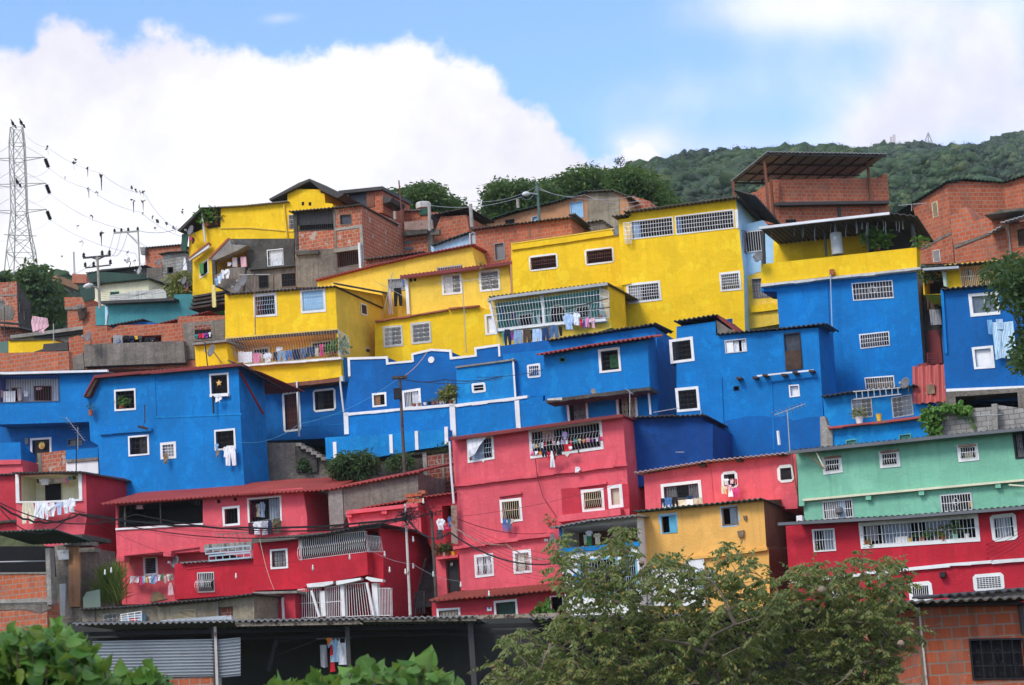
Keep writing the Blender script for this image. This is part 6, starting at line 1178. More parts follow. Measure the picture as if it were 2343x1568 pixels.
for y, xe in ((462,395),(692,405),(925,412)):
    for sg in (1, -1):
        tip = at0(xe, y-4, 250, 'a'); inn = at0(230, y-2, 250, 'a'); lowi = at0(232, y+25, 250, 'a')
        if sg < 0: tip = at0(-95, y+8, 250, 'a'); inn = at0(85, y+4, 250, 'a'); lowi = at0(88, y+30, 250, 'a')
        up_ = at0(228 if sg > 0 else 80, y-100, 250, 'a')
        py.part('cross_arm', MB().tube([inn, tip], Wd).tube([lowi, tip], Wd).tube([up_, tip], Wd*.45), M['pylon'])
        if sg > 0:
            e = at0(xe+38, y+95, 250, 'a'); m2_ = MB().tube([tip, e], .06)
            for k in range(7): m2_.lathe(tip.lerp(e, .15+.11*k), e-tip, [(.05,0),(.26,.05),(.2,.1),(.05,.14)], 8)
            py.part('insulator', m2_, M['black'])
py.part('cross_arm', MB().tube([at0(35,1143,250,'a'), at0(325,1155,250,'a')], Wd), M['pylon'])
def bird(x, y, Y, s, lab, t='a'):
    b = at0(x, y, Y, t); mb = MB(); f = V((-.6, -.8, 0)).normalized()
    pr_ = [(.02,0),(.11,.08),(.17,.22),(.16,.36),(.1,.5),(.06,.56),(.07,.62),(.05,.7),(.015,.78)]
    mb.lathe(b+Z*.18*s-f*.1*s, (Z+f*.5), [(r*s, h*s) for r, h in pr_], 9); hd = b+Z*.82*s+f*.28*s
    mb.tube([hd, hd+f*.18*s-Z*.05*s], .03*s, 4, .008*s); mb.prism([b+Z*.3*s-f*.08*s, b+Z*.28*s-f*.3*s, b-Z*.1*s-f*.42*s, b-f*.25*s], V((.12*s, 0, 0)))
    for q in (-.05, .05): mb.tube([b+V((q*s, 0, .22*s)), b+V((q*s, 0, 0))], .02*s, 4)
    solo('vulture', lab, 'bird', mb, M['bird'], 'black vultures on the pylon', smooth=True)
bird(115,190,250,1.05,'black vulture perched on the left end of the pylon top'); bird(190,185,250,1.1,'black vulture perched on the right end of the pylon top'); bird(155,712,250,1.15,'black vulture perched in the middle of the pylon lattice')
# far pylon, mast and tank on the ridge
fp = Thing('transmission_pylon', 'small distant pylon on the far ridge', 'pylon', at0(2123,345,1000)); mb = MB(); tp = at0(1490,5,1000,'e'); L1, R1, L2, R2 = (at0(x, y, 1000, 'e') for x, y in ((1450,120),(1540,120),(1455,175),(1545,175)))
mb.tube([tp, L1, L2], .28).tube([tp, R1, R2], .28).tube([L1, R1], .2).tube([tp.lerp(L1,.6), R1], .15).tube([tp.lerp(R1,.6), L1], .15).tube([L1, R2], .15).tube([R1, L2], .15).tube([at0(1420,130,1000,'e'), at0(1560,130,1000,'e')], .2).tube([tp, at0(1495,175,1000,'e')], .3); fp.part('lattice_tower', mb, M['pylon'])
for x0, x1, l_ in ((1155,1170,'left'),(1180,1198,'right')):
    mm = Thing('radio_mast', f'{"shorter" if l_=="left" else "taller"} red and white lattice mast on the far ridge', 'mast', at0((x0+x1)/2,150,990,'e')); mb = MB()
    y0 = 42 if l_ == 'left' else 22
    A, B, C_, E_ = at0(x0,y0,990,'e'), at0(x1,y0,990,'e'), at0(x0,150,990,'e'), at0(x1,150,990,'e'); mb.tube([A,C_],.12).tube([B,E_],.12)
    for k in range(6): mb.tube([A.lerp(C_,k/6), B.lerp(E_,(k+1)/6)],.1).tube([B.lerp(E_,k/6), A.lerp(C_,(k+1)/6)],.1)
    mm.part('lattice_mast', mb, M['pinkroof'])
solo('water_tank', 'pale domed water tank on the far ridge beside the masts', 'tank', MB().lathe(at0(1235,150,985,'e'), Z, [(1.15,-1),(1.15,2.8),(1.05,3.4),(.6,3.8),(.1,3.9)], 14), M['tank'], smooth=True)
# ---- poles
pl = Thing('utility_pole', 'concrete utility pole with two crossarms on the left rooftops', 'pole', at0(230,740,124)); b, t_ = at0(885,1800,124,'a'), at0(862,1335,124,'a')
pl.part('pole', MB().tube([b, t_], .085, 8, .07), M['polec']); a = at0(735,1350,124,'a'); c_ = at0(980,1328,124,'a'); pl.part('crossarm', MB().tube([a, c_], .07), M['steeld']); pl.part('crossarm', MB().tube([at0(755,1438,124,'a'), at0(980,1412,124,'a')], .05), M['steeld']); pl.part('brace', MB().tube([at0(865,1365,124,'a'), at0(925,1335,124,'a')], .05).tube([at0(865,1365,124,'a'), at0(800,1342,124,'a')], .05), M['steeld'])
mb = MB()
for x, y in ((742,1345),(905,1325),(970,1322),(755,1430),(830,1425),(978,1405)): mb.lathe(at0(x,y,124,'a'), Z, [(.03,0),(.11,.04),(.06,.12),(.1,.17),(.05,.26),(.02,.3)], 8)
pl.part('insulators', mb, M['black']); lh_ = at0(780,190,123.5,'f'); pl.part('lamp_arm', MB().tube([at0(875,220,124,'f'), at0(820,190,123.5,'f')], .05), M['steel']); pl.part('lamp', MB().lathe(lh_, V((1,-.2,.1)), [(.04,-.3),(.13,-.15),(.16,.1),(.06,.3)], 10), M['lampw'], smooth=True)
pl = Thing('utility_pole', 'thin steel pole with one long crossarm against the sky at left', 'pole', at0(1240,1470,138,'a')); pl.part('pole', MB().tube([at0(1240,1480,138,'a'), at0(1222,1112,138,'a')], .05, 8), M['pylon']); pl.part('crossarm', MB().tube([at0(1008,1128,138,'a'), at0(1228,1112,138,'a')], .07), M['pylon']); pl.part('brace', MB().tube([at0(1130,1130,138,'a'), at0(1228,1230,138,'a')], .05), M['pylon'])
mb = MB()
for x, y in ((1015,1122),(1075,1117),(1136,1112),(1220,1106)): mb.lathe(at0(x,y,138,'a'), Z, [(.03,0),(.1,.04),(.06,.1),(.09,.15),(.03,.24)], 8)
pl.part('insulators', mb, M['black'])
pl = Thing('antenna_mast', 'thin distant lattice mast behind the left utility pole', 'mast', at0(660,1480,220,'a')); mb = MB(); A, B, C_, E_ = (at0(x,y,220,'a') for x, y in ((649,1295),(657,1295),(655,1490),(666,1490))); mb.tube([A,C_],.05).tube([B,E_],.05)
for k in range(8): mb.tube([A.lerp(C_,k/8), B.lerp(E_,(k+1)/8)],.03)
pl.part('lattice_mast', mb, M['steel'])
pl = Thing('street_light', 'green street light pole with a white lamp among the mango trees', 'street light', at0(1498,545,120,'c')); pl.part('pole', MB().tube([at0(1498,545,120,'c'), at0(1474,228,120,'c')], .075, 10, .065), M['steelg']); pl.part('arm', MB().tube([at0(1485,318,120,'c'), at0(1410,308,119.6,'c')], .06), M['steel']); pl.part('lamp', MB().lathe(at0(1412,310,119.6,'c'), at0(1345,318,119.4,'c')-at0(1412,310,119.6,'c'), [(.04,0),(.1,.08),(.15,.22),(.13,.38),(.05,.48)], 12), M['lampw'], smooth=True); pl.part('cap', MB().lathe(at0(1474,228,120,'c'), Z, [(.1,0),(.1,.1),(.04,.16)], 10), M['steelg'])
def pole(lab, x0, y0, x1, y1, Y, r, m, t, r1=None, name='pole'):
    p = Thing(name, lab, 'pole', at0(x0,y0,Y,t)); p.part('shaft', MB().tube([at0(x0,y0,Y,t), at0((x0+x1)/2,(y0+y1)/2,Y,t), at0(x1,y1,Y,t)], r, 8, r1), M[m]); return p
pole('rusty thin pole standing above the brick rooftops left of the rusty fence', 285,570,252,195,122.5,.05,'barr','c',.04); pole('short pale concrete pillar end beside the slanting rusty roof', 900,608,886,405,120.5,.11,'polec','c'); pole('pale concrete post standing left of the rusty fence panel', 525,640,522,430,120.8,.10,'polec','c'); pole('small pale concrete post in front of the mango tree', 1308,440,1303,362,124,.09,'polec','c'); pole('squat concrete stub on the brick roof by the rusty pole', 218,540,216,470,122.8,.09,'polec','c')
p_ = pole('dark weathered utility pole in front of the blue terrace wall', 1475,1620,1432,765,98.0,.085,'polew','g',.065,'utility_pole'); p_.part('cap', MB().box(at0(1432,768,98,'g'), V((.35,0,0)), V((0,.1,0)), V((0,0,.06))), M['polew']); p_.part('meter_box', MB().box(at0(1410,912,97.9,'g'), V((.16,0,0)), V((0,.1,0)), V((0,0,.25))), M['black'])
p_ = pole('rusting white pole carrying the tangled cables before the red house', 1525,1470,1480,480,90.0,.065,'rustpipe','l',.05,'utility_pole'); mb = MB(); c0 = at0(1490,600,89.9,'l')
for k in range(26): mb.tube([c0+V((rnd.gauss(0,.3),rnd.gauss(0,.1),rnd.gauss(0,.25))) for _ in range(4)], .014, 4)
p_.part('cable_tangle', mb, M['wire'])
p_ = pole('slim dark pole beside the pink alley house', 1755,1330,1712,545,92.5,.08,'polew','l',.06,'utility_pole'); mb = MB(); c0 = at0(1715,550,92.4,'l')
for k in range(12): mb.tube([c0+V((rnd.gauss(0,.3),rnd.gauss(0,.1),rnd.gauss(0,.2))) for _ in range(4)], .012, 4)
p_.part('cable_tangle', mb, M['wire'])
p_ = pole('thin dark utility pole wrapped in cables behind the right leafy tree', 430,840,415,505,83.0,.06,'polew','o',.05,'utility_pole'); mb = MB(); c0 = at0(415,560,82.9,'o')
for k in range(14): mb.tube([c0+V((rnd.gauss(0,.3),rnd.gauss(0,.1),rnd.gauss(0,.3))) for _ in range(4)], .014, 4)
p_.part('cable_tangle', mb, M['wire'])
# ---- light and sky
w = bpy.data.worlds.new('World'); scene.world = w; w.use_nodes = True; nt = w.node_tree; nd = nt.nodes; bgn = nd['Background']
def N_(typ, *ins, **kw):
    x = nd.new(typ)
    for k, v in kw.items(): setattr(x, k, v)
    for k, v in enumerate(ins):
        if v is None: continue
        if isinstance(v, bpy.types.NodeSocket): nt.links.new(v, x.inputs[k])
        else: x.inputs[k].default_value = v
    return x
SUN = V((-.52, -.58, .78)).normalized()
sky = N_('ShaderNodeTexSky', sky_type='NISHITA', sun_disc=False, sun_elevation=math.asin(SUN.z), sun_rotation=math.atan2(SUN.x, SUN.y), altitude=900, air_density=1.0, dust_density=.6, ozone_density=1.5)
dirv = nd.new('ShaderNodeTexCoord').outputs['Generated']; sp = N_('ShaderNodeSeparateXYZ', dirv).outputs
yc = N_('ShaderNodeMath', sp[1], .05, operation='MAXIMUM').outputs[0]; u = N_('ShaderNodeMath', sp[0], yc, operation='DIVIDE').outputs[0]; v = N_('ShaderNodeMath', sp[2], yc, operation='DIVIDE').outputs[0]
def mth(op, a, b=0., c=0.): return N_('ShaderNodeMath', a, b, c, operation=op).outputs[0]
def smooth(a, lo, hi): return N_('ShaderNodeMapRange', a, lo, hi, 0., 1., interpolation_type='SMOOTHSTEP').outputs[0]
cn1 = N_('ShaderNodeTexNoise', dirv, None, 16., 10., .64).outputs[0]; cn2 = N_('ShaderNodeTexNoise', dirv, None, 5., 5., .5).outputs[0]; cn3 = N_('ShaderNodeTexNoise', dirv, None, 38., 6., .6).outputs[0]
fc = N_('ShaderNodeFloatCurve', 1., mth('MULTIPLY_ADD', u, 1/.9, .5)); cur = fc.mapping.curves[0]
cp = [(-900,130),(-400,60),(0,108),(60,75),(130,30),(210,30),(270,60),(350,65),(450,80),(540,92),(620,118),(720,108),(810,90),(900,100),(1000,118),(1060,140),(1140,170),(1180,215),(1250,232),(1290,285),(1340,325),(1400,345),(1480,330),(1560,400),(1800,480),(2300,560)]
uvp = []
for x, y in cp: r = ray(x, y, '0'); uvp.append((r.x/r.y, r.z/r.y))
V0, V1 = 0.0, .6
pts = [((a/.9)+.5, (b-V0)/(V1-V0)) for a, b in uvp]; pts = [p for p in pts if 0 <= p[0] <= 1]
cur.points[0].location = (0, pts[0][1]); cur.points[1].location = (1, pts[-1][1])
for p in pts: cur.points.new(*p)
for p in cur.points: p.handle_type = 'VECTOR'
fc.mapping.update()
cvv = mth('MULTIPLY', fc.outputs[0], V1)
edge = mth('ADD', mth('SUBTRACT', cvv, v), mth('ADD', mth('MULTIPLY_ADD', cn1, .060, -.030), mth('MULTIPLY_ADD', cn3, .036, -.018)))
m1 = smooth(edge, -.003, .010)
def blob(x, y, rx, ry, k=1.):
    r = ray(x, y, '0'); a = mth('DIVIDE', mth('SUBTRACT', u, r.x/r.y), rx/FPX*1.05); b = mth('DIVIDE', mth('SUBTRACT', v, r.z/r.y), ry/FPX*1.05)
    d2 = mth('ADD', mth('MULTIPLY', a, a), mth('MULTIPLY', b, b)); return mth('MULTIPLY', mth('POWER', 2.718, mth('MULTIPLY', d2, -1.)), k)
bl = None
for q in ((1820,10,260,70,.8),(2180,30,260,70,.6),(2260,110,70,60,.9),(2110,200,70,120,.75),(2010,300,90,80,.9),(2330,270,160,160,.5),(2240,230,200,110,.5),(1720,350,260,60,.5),(1470,330,90,40,.5),(640,42,60,18,.5),(1500,230,260,90,.3),(1900,190,240,120,.3)):
    b_ = blob(*q); bl = b_ if bl is None else mth('ADD', bl, b_)
m2 = smooth(mth('ADD', bl, mth('MULTIPLY_ADD', cn1, .6, -.30)), .02, 1.0)
front = smooth(sp[1], .55, .85)
m3 = mth('MULTIPLY', smooth(cn2, .36, .58), mth('SUBTRACT', 1., front))
mm_ = mth('MAXIMUM', mth('MULTIPLY', mth('MAXIMUM', m1, mth('MULTIPLY', m2, .93)), front), m3)
SK = .15
cw_ = N_('ShaderNodeMix', None, data_type='RGBA'); nt.links.new(mth('MULTIPLY', smooth(mth('ADD', mth('MULTIPLY', cn2, .6), mth('MULTIPLY', cn1, .4)), .38, .58), .95), cw_.inputs[0]); cw_.inputs[6].default_value = (.375/SK, .365/SK, .41/SK, 1); cw_.inputs[7].default_value = (.49/SK, .49/SK, .50/SK, 1)
mx = N_('ShaderNodeMix', None, data_type='RGBA'); nt.links.new(mm_, mx.inputs[0]); tn_ = N_('ShaderNodeMix', 1., data_type='RGBA', blend_type='MULTIPLY'); nt.links.new(sky.outputs[0], tn_.inputs[6]); tn_.inputs[7].default_value = (.66, .74, .98, 1); nt.links.new(tn_.outputs[2], mx.inputs[6]); nt.links.new(cw_.outputs[2], mx.inputs[7])
nt.links.new(mx.outputs[2], bgn.inputs[0]); bgn.inputs[1].default_value = SK
ld_ = bpy.data.lights.new('sun', 'SUN'); lo_ = bpy.data.objects.new('sun', ld_); COL.objects.link(lo_); ld_.energy = 1.1; ld_.angle = math.radians(20); ld_.color = (1, .95, .87); lo_.rotation_euler = (-SUN).to_track_quat('-Z', 'Y').to_euler(); lo_.location = (0, 0, 120)
scene.view_settings.view_transform = 'Standard'; scene.view_settings.look = 'None'; scene.view_settings.exposure = 1.25; scene.view_settings.gamma = 1
hz = NT('haze_air'); hz.t.nodes.remove(hz.bsdf); pv = hz.n('ShaderNodeVolumePrincipled', Color=(.80, .88, 1., 1), Density=.00010); hz.t.links.new(pv.outputs[0], hz.t.nodes['Material Output'].inputs[1])
solo('haze', 'thin pale air between the camera and the hills', None, MB().prism([(-700,-120,-8),(700,-120,-8),(700,1400,-8),(-700,1400,-8)], Z*430), hz.m, kind='stuff', loc=V((0,0,-8)))
scene.cycles.max_bounces = 8; scene.cycles.diffuse_bounces = 6; scene.cycles.transparent_max_bounces = 8
globals().update(HV)
# ================================================================ laundry
T = 'h'
line(tb, 'on the line under the turquoise balcony', [('tshirt','teal',230,590,16,110),('trousers','navy',243,578,62,142),('top','purple',302,585,28,90),('trousers','lightdenim',328,585,78,155),('tshirt','pattern',395,582,20,90),('trousers','brown',408,580,72,142),('tshirt','black',476,578,20,100),('trousers','paleblue',492,575,90,155),('jeans','darkblue',578,562,66,175),('shorts','denim',638,545,92,110),('top','black',725,535,38,100)], off=.6, t='h', string='228,592 500,575 765,530')
line(tb, 'in front of the white balcony cage', [('shirt','paleblue',765,435,98,145),('tshirt','white',848,428,74,115),('tshirt','red',912,482,28,70),('top','purple',938,478,26,95),('tshirt','lilac',958,476,22,80),('towel','pink',975,472,22,90),('tshirt','palepink',1010,470,42,95)], off=.7, t='h', string='760,440 920,430 1055,468')
line(tb, 'behind the white bars of the turquoise balcony', [('shirt','blue',192,345,50,130),('top','purple',305,400,30,90),('towel','white',535,445,30,80),('shirt','darkgrey',560,450,26,75)], off=-.6, t='h')
line(yb, 'in the caged yellow balcony', [('towel','cream',-78,545,30,95),('towel','white',-2,540,45,95),('sheet','white',45,542,78,100),('towel','pink',130,555,62,88),('shorts','beige',190,555,28,75),('shirt','white',218,550,85,85),('trousers','navy',308,545,38,80),('jeans','lightdenim',345,535,75,95),('jeans','blue',420,530,60,88),('towel','navy',480,520,70,95),('jeans','denim',550,510,52,92),('jeans','darkblue',600,500,72,92),('top','beige',675,490,45,92),('towel','hotpink',720,475,36,105)], off=.15, t='g', string='-80,548 300,548 770,475')
line(yb, 'hung high inside the caged yellow balcony', [('rag','white',335,498,62,45)], off=-.4, t='g')
line(lp, 'below the cream balcony', [('trousers','cream',190,588,112,190),('shorts','white',303,588,78,145),('trousers','white',362,590,66,150),('skirt','palepink',395,600,60,115),('shirt','white',425,586,68,125),('tshirt','paleblue',490,578,66,120),('shirt','white',555,560,60,125),('jacket','white',600,545,66,130)], off=.6, t='k', string='180,590 430,590 670,540')
line(lp, 'inside the cream balcony', [('sock','navy',320,380,28,40),('shirt','white',348,375,92,58),('tshirt','grey',440,378,40,40),('cloth','beige',482,372,60,45),('towel','palepink',540,368,50,40),('rag','pink',585,365,22,65),('tshirt','teal',600,355,40,32),('cloth','olive',640,350,32,36)], off=-.5, t='k')
line(lb, 'under the lower right window of the big blue house', [('tshirt','skyblue',1902,65,36,62),('rag','tanrag',1912,122,26,68),('tshirt','white',1973,92,50,95),('trousers','white',1995,85,92,178)], off=.3, t='k')
line(lb, 'from the small window of the big blue house', [('rag','tanrag',1447,150,42,100)], off=.3, t='k'); line(lb, 'under the star ornament window', [('rag','white',1905,1160,58,65)], off=.35, t='f')
line(mp, 'inside the wide dark balcony', [('top','black',1102,610,86,72),('tshirt','palepink',1192,592,92,54),('tshirt','darkgrey',1712,562,68,48)], off=-.5, t='k')
line(mp, 'inside the window above the red annex', [('shirt','maroon',112,470,52,140),('shirt','cream',155,480,40,118),('shirt','paleblue',182,462,55,140),('shirt','black',262,450,36,90)], off=-.25, t='l')
line(mp, 'below the barred window of the long pink house', [('towel','maroon',90,648,46,108),('pullover','white',130,640,76,118),('pullover','stripe_navy',196,630,74,130),('trousers','navy',262,630,40,120),('jacket','olive',300,605,82,140)], off=.4, t='l', string='88,650 380,600')
KIDS = ['white','palepink','white','hotpink','paleblue','lightyellow','white','skyblue','lilac','white','green','palepink','cream','grey']
line(lw, 'on the baby clothes line', [(('tshirt','shorts','top')[k % 3] if k not in (0,) else 'rag', KIDS[k], 1150+k*27, 592+4*(k % 2)-(k*1.6 if k > 6 else 0), 30, (70,55,62,80)[k % 4]) for k in range(14)]+[('dress','palepink',1478,655,62,110)], off=.5, t='p', string='1138,595 1300,600 1535,572')
line(pk, 'inside the wide pink house window', [(('tshirt','top','shorts')[k % 3], c, 905+k*38, 275-k*3.4, 30, 40) for k, c in enumerate(('palepink','white','lilac','white','red','teal','lightyellow','orange','pink','purple','white','hotpink'))], off=.05, t='m')
line(pk, 'on the left bars of the wide pink house window', [('tshirt','paleblue',730,300,28,45),('top','yellow',752,295,26,42),('tshirt','grey',778,292,30,45),('tshirt','white',805,288,26,52),('top','red',832,285,28,40),('shirt','lilac',990,192,50,70)], off=.08, t='m')
line(pk, 'hanging out below the wide pink house window', [('shorts','pink',712,370,36,38),('tshirt','white',750,365,34,40),('top','orange',785,362,30,38),('trousers','navy',815,356,42,62),('tshirt','red',856,370,34,80),('dress','white',882,365,40,145),('tshirt','maroon',910,362,32,80),('shorts','black',945,342,44,60),('towel','red',1008,305,74,62),('rag','white',1052,322,34,40),('sock','black',1130,355,24,36)], off=.5, t='m')
line(pk, 'from the middle storey window of the tall pink house', [('jeans','blue',466,968,36,115),('jeans','denim',508,968,34,112),('rag','beige',530,965,36,50)], off=.3, t='m'); line(pk, 'caught on the pink ledge', [('rag','white',1108,505,46,55)], off=.25, t='m'); 
line(p2, 'under the wide grille window right of the tall pink house', [('jeans','navy',225,550,36,82),('jeans','blue',260,545,64,85),('trousers','black',325,540,54,82),('towel','cream',380,565,70,52),('towel','white',448,560,66,52),('towel','beige',514,552,80,52),('shirt','darkblue',455,525,60,36)], off=.4, t='n', string='222,552 600,545')
line(p2, 'at the small arched pink house window', [('tshirt','white',780,375,54,55),('top','palepink',836,372,40,50),('shorts','black',852,405,22,46),('rag','red',885,375,20,60),('towel','cream',762,440,22,72),('top','lightyellow',782,432,26,80),('tshirt','pink',808,430,24,52),('tshirt','palepink',828,428,30,60),('skirt','white',818,470,50,68),('trousers','hotpink',865,455,60,92)], off=.4, t='n')
line(gb, 'over the grey balcony of the hilltop house', [('towel','pattern',650,878,42,85),('towel','palepink',722,872,52,92),('rag','white',605,918,40,40),('top','black',700,870,24,70)], off=.3, t='b')
line(gb, 'along the slanting grey balcony wall', [('tshirt','skyblue',497,1060,30,62),('towel','white',520,1040,24,70),('tshirt','paleblue',535,1020,26,66),('tshirt','white',550,985,32,80),('shirt','white',580,978,48,85)], off=.8, t='b', string='490,1075 560,1000 635,970'); line(gb, 'long down the corner of the grey balcony', [('towel','lightyellow',466,1120,34,200)], off=.8, t='b')
line(ly, 'on the barred window of the long yellow house', [('trousers','black',200,1148,78,165),('dress','pattern',145,1150,46,235),('shirt','blue',282,1065,22,75)], off=.5, t='c')
line(ry, 'inside the cream barred balcony at the right edge', [('shirt','grey',1800,1205,34,105),('shirt','darkgrey',1830,1205,26,105),('shirt','paleblue',1845,1200,36,115),('shirt','orange',1878,1205,18,75)], off=-.4, t='e')
line(rh, 'on the wall of the right edge blue house', [('sheet','stripe_vert',2048,-190,195,335)], off=.3, t='j'); line(rh, 'above the striped sheet on the right edge house', [('towel','skyblue',2010,-210,45,130),('towel','paleblue',2090,-215,60,90)], off=.35, t='j')
line(al, 'in the shaded alley between the blue houses', [('sheet','brown',1870,225,95,180),('sheet','grey',1905,400,95,145)], off=.5, t='i')
line(ry, 'beside the plants in the narrow gap at right', [('towel','palegreen',1615,1235,32,135)], off=.3, t='e')
line(bw, 'under the grey awning behind the tree', [('shirt','white',1198,1068,66,58),('towel','palegreen',1182,1108,28,90),('towel','green',1215,1120,40,90),('tshirt','cream',1268,1092,72,98),('towel','beige',1000,1060,36,85)], off=-.3, t='m')
line(a6, 'behind the rough grey balcony wall', [('towel','grey',1002,630,80,72),('rag','blue',1035,668,34,34),('trousers','black',1088,632,60,50),('shirt','navy',1145,632,48,60),('top','yellow',1188,630,36,36),('shirt','darkgrey',1222,628,38,60),('shorts','black',1282,650,36,40),('tshirt','navy',1315,650,66,36),('rag','yellow',1336,655,28,28)], off=.15, t='f')
line(a6, 'in the plastered window opening at left', [('tshirt','teal',1725,620,34,34),('towel','red',1756,614,30,40),('towel','hotpink',1785,612,24,40),('shirt','purple',1808,606,40,46),('tshirt','white',1846,600,24,44)], off=.15, t='f')
line(lc, 'behind the bars of the far left balcony', [('towel','palepink',-5,1115,28,70),('sheet','white',28,1125,110,105),('towel','pattern',150,1100,42,110),('tshirt','white',205,1120,55,52),('tshirt','navy',45,1108,40,16),('rag','palepink',318,1090,55,26)], off=-.5, t='f')
line(ty, 'at the left corner of the hilltop yellow house', [('dress','white',210,880,38,110),('rag','blue',232,1095,24,46),('rag','pink',240,1110,20,60)], off=.8, t='b'); line(ty, 'on the railing of the hilltop yellow balcony', [('rag','hotpink',275,690,18,40),('rag','maroon',292,700,26,58)], off=.4, t='b')
line(pd, 'on the small landing of the pink alley house', [('shirt','white',1752,612,80,105),('trousers','darkgrey',1755,712,58,95),('shirt','blue',1855,590,32,100),('rag','hotpink',1832,690,36,26)], off=.5, t='l')
mk = House.__new__(House); mk.F = Fac(70, 2); mk.t = 'q'
line(mk, 'inside the dark market shed', [('towel','grey',958,1205,60,200),('tshirt','orange',1010,1140,62,60),('dress','red',1035,1205,50,240),('tshirt','stripe_blue',1022,1150,112,205),('top','white',1092,1145,130,235)], off=-.25, t='q', string='930,1150 1240,1140')
# the white tarpaulin pulled across the tall pink house window
garment('tarp', 'white', pk.at(152,252,.3,'m'), pk.F.u*.98-Z*.0, pk.F.n, 1.0, .92, 'dirty white tarpaulin drawn across the top left window of the tall pink house', None)
# ================================================================ dishes, antennas, tanks, pots
LEFT = V((-.75, -.62, .25))
def dsh(h, x, y, rpx, mx, my, label, t, off=.9, nrm=None, mat='dish', moff=.05):
    p = h.at(x, y, off, t); r = (h.at(x, y+rpx, off, t)-p).length; dishthing(p, r, nrm or LEFT, label, h.at(mx, my, moff, t), mat)
dsh(cy, 2200,640,55, 2262,722,'grey satellite dish at the corner between the two big yellow buildings','c'); dsh(tr, 1568,1105,52, 1600,1225,'grey satellite dish on the yellow terrace parapet','d',.8); dsh(lw, 1562,1118,56, 1605,1245,'grey satellite dish left of the red annex roof','k',.9)
dsh(yl, 1882,768,55, 1960,870,'grey satellite dish on the small yellow bay beside the cage','f',.8); dsh(a6, 790,642,48, 790,745,'grey satellite dish on the left end of the rough grey balcony wall','f',1.2); dsh(sh, 1695,1055,52, 1720,1140,'dark satellite dish above the ladder on the small blue house','i',.8)
dsh(gb, 705,1150,48, 760,1180,'lower dark satellite dish on the yellow house roof by the grey wall','b',1.6,V((-.6,-.7,.3))); dsh(gb, 760,1090,55, 790,1150,'upper dark satellite dish against the grey lower wall','b',1.2); dsh(ty, 290,640,45, 330,690,'dark satellite dish under the hilltop yellow balcony roof','b',.9)
dsh(b0, 1140,1372,28, 1145,1430,'pale satellite dish alone against the sky on the shack roof','a',.4,mat='dishl'); dsh(b0, 1240,1465,36, 1245,1515,'pale satellite dish pair member beside the grey hut, upper one','a',1.0,mat='dishl'); dsh(b5, 1418,1388,34, 1445,1440,'grey satellite dish on the wall of the grey block hut','a',.8); dsh(b6, 715,368,22, 715,395,'tiny dark satellite dish on the small brick house by the green sheets','f',.5)
dsh(bw, 915,1150,52, 960,1230,'dark satellite dish half hidden by the tree left of the awning house','m',.9,V((-.9,-.4,.2))); dsh(ty, 232,1085,38, 250,1120,'dark satellite dish low on the left side of the hilltop yellow house','b',.9); dsh(a9, 1495,225,22, 1500,250,'small mesh satellite dish on the dark sheet wall','f',.5,V((.3,-.9,.2)),'dishl')
def ant(h, b, t_, b0, b1, nel, ln, label, t, off=.4, boff=None):
    antenna(h.at(*b, boff if boff is not None else off, t), h.at(*t_, off, t), (h.at(*b0, off, t), h.at(*b1, off, t)), nel, ln, label)
ant(m2, (850,1720),(815,1060),(600,1112),(1145,1048),9,.45,'long tv antenna on a thin mast before the upper yellow windows','c',1.5); ant(my,(1085,1215),(1050,1060),(940,1105),(1145,1055),6,.3,'small tv antenna against the right flower grille window','c',.8)
ant(mi, (670,1660),(645,1290),(530,1335),(805,1235),8,.75,'tv antenna with torn plastic strips in front of the blue wall','i',1.4); ant(ld,(690,1900),(690,1440),(585,1355),(750,1563),8,.6,'big drooping tv antenna left of the big blue house','f',2.2); ant(cw,(2025,755),(2022,630),(1908,636),(2138,627),3,.1,'white rod antenna before the grey block wall','j',.6)
ant(ly,(110,1400),(195,1010),(45,1090),(305,1225),9,.35,'tilted tv antenna beside the hanging black trousers','c',1.6); ant(r1,(1345,700),(1345,640),(1232,650),(1475,628),7,.25,'white tv antenna on the edge of the corner brick house','e',.4); ant(bo,(1362,1500),(1360,1120),(1330,1105),(1385,1150),3,.4,'tangled antenna on a dark pole by the curtained blue window','h',.9)
ant(cb,(1990,1330),(1990,1290),(1570,1312),(1800,1272),4,.2,'low antenna lying before the lower white framed blue window','h',.7); ant(tn,(2290,480),(2300,430),(2140,470),(2420,400),6,.4,'wide wire antenna on the right end of the tan house roof','c',.8)
wt = tr.at(690,1085,.0,'e'); wr = (tr.at(735,1085,0,'e')-wt).length*1.15; th = Thing('water_tank','white cylindrical water tank on the yellow terrace','tank',wt); wh = tr.at(680,895,0,'e').z-wt.z; th.part('tank_body', MB().lathe(wt, Z, [(wr,0),(wr,wh*.7),(wr*1.03,wh*.72),(wr*1.03,wh*.95),(wr*.95,wh),(.02,wh*1.01)], 20), M['tank'], smooth=False); th.part('tank_label', MB().box(wt+tr.F.n*wr*1.02+Z*wh*.72, tr.F.u*.06, tr.F.n*.02, Z*.07), M['white'])
T = 'c'; c0 = b3.at(470,445,0,'c'); solo('water_tank','squat stained white water tank on the roof before the left mango tree','tank', MB().lathe(b3.at(470,445,-.5,'c'), Z, [(.45,0),(.46,.3),(.42,.36),(.1,.4)], 16), M['dirtyw'])
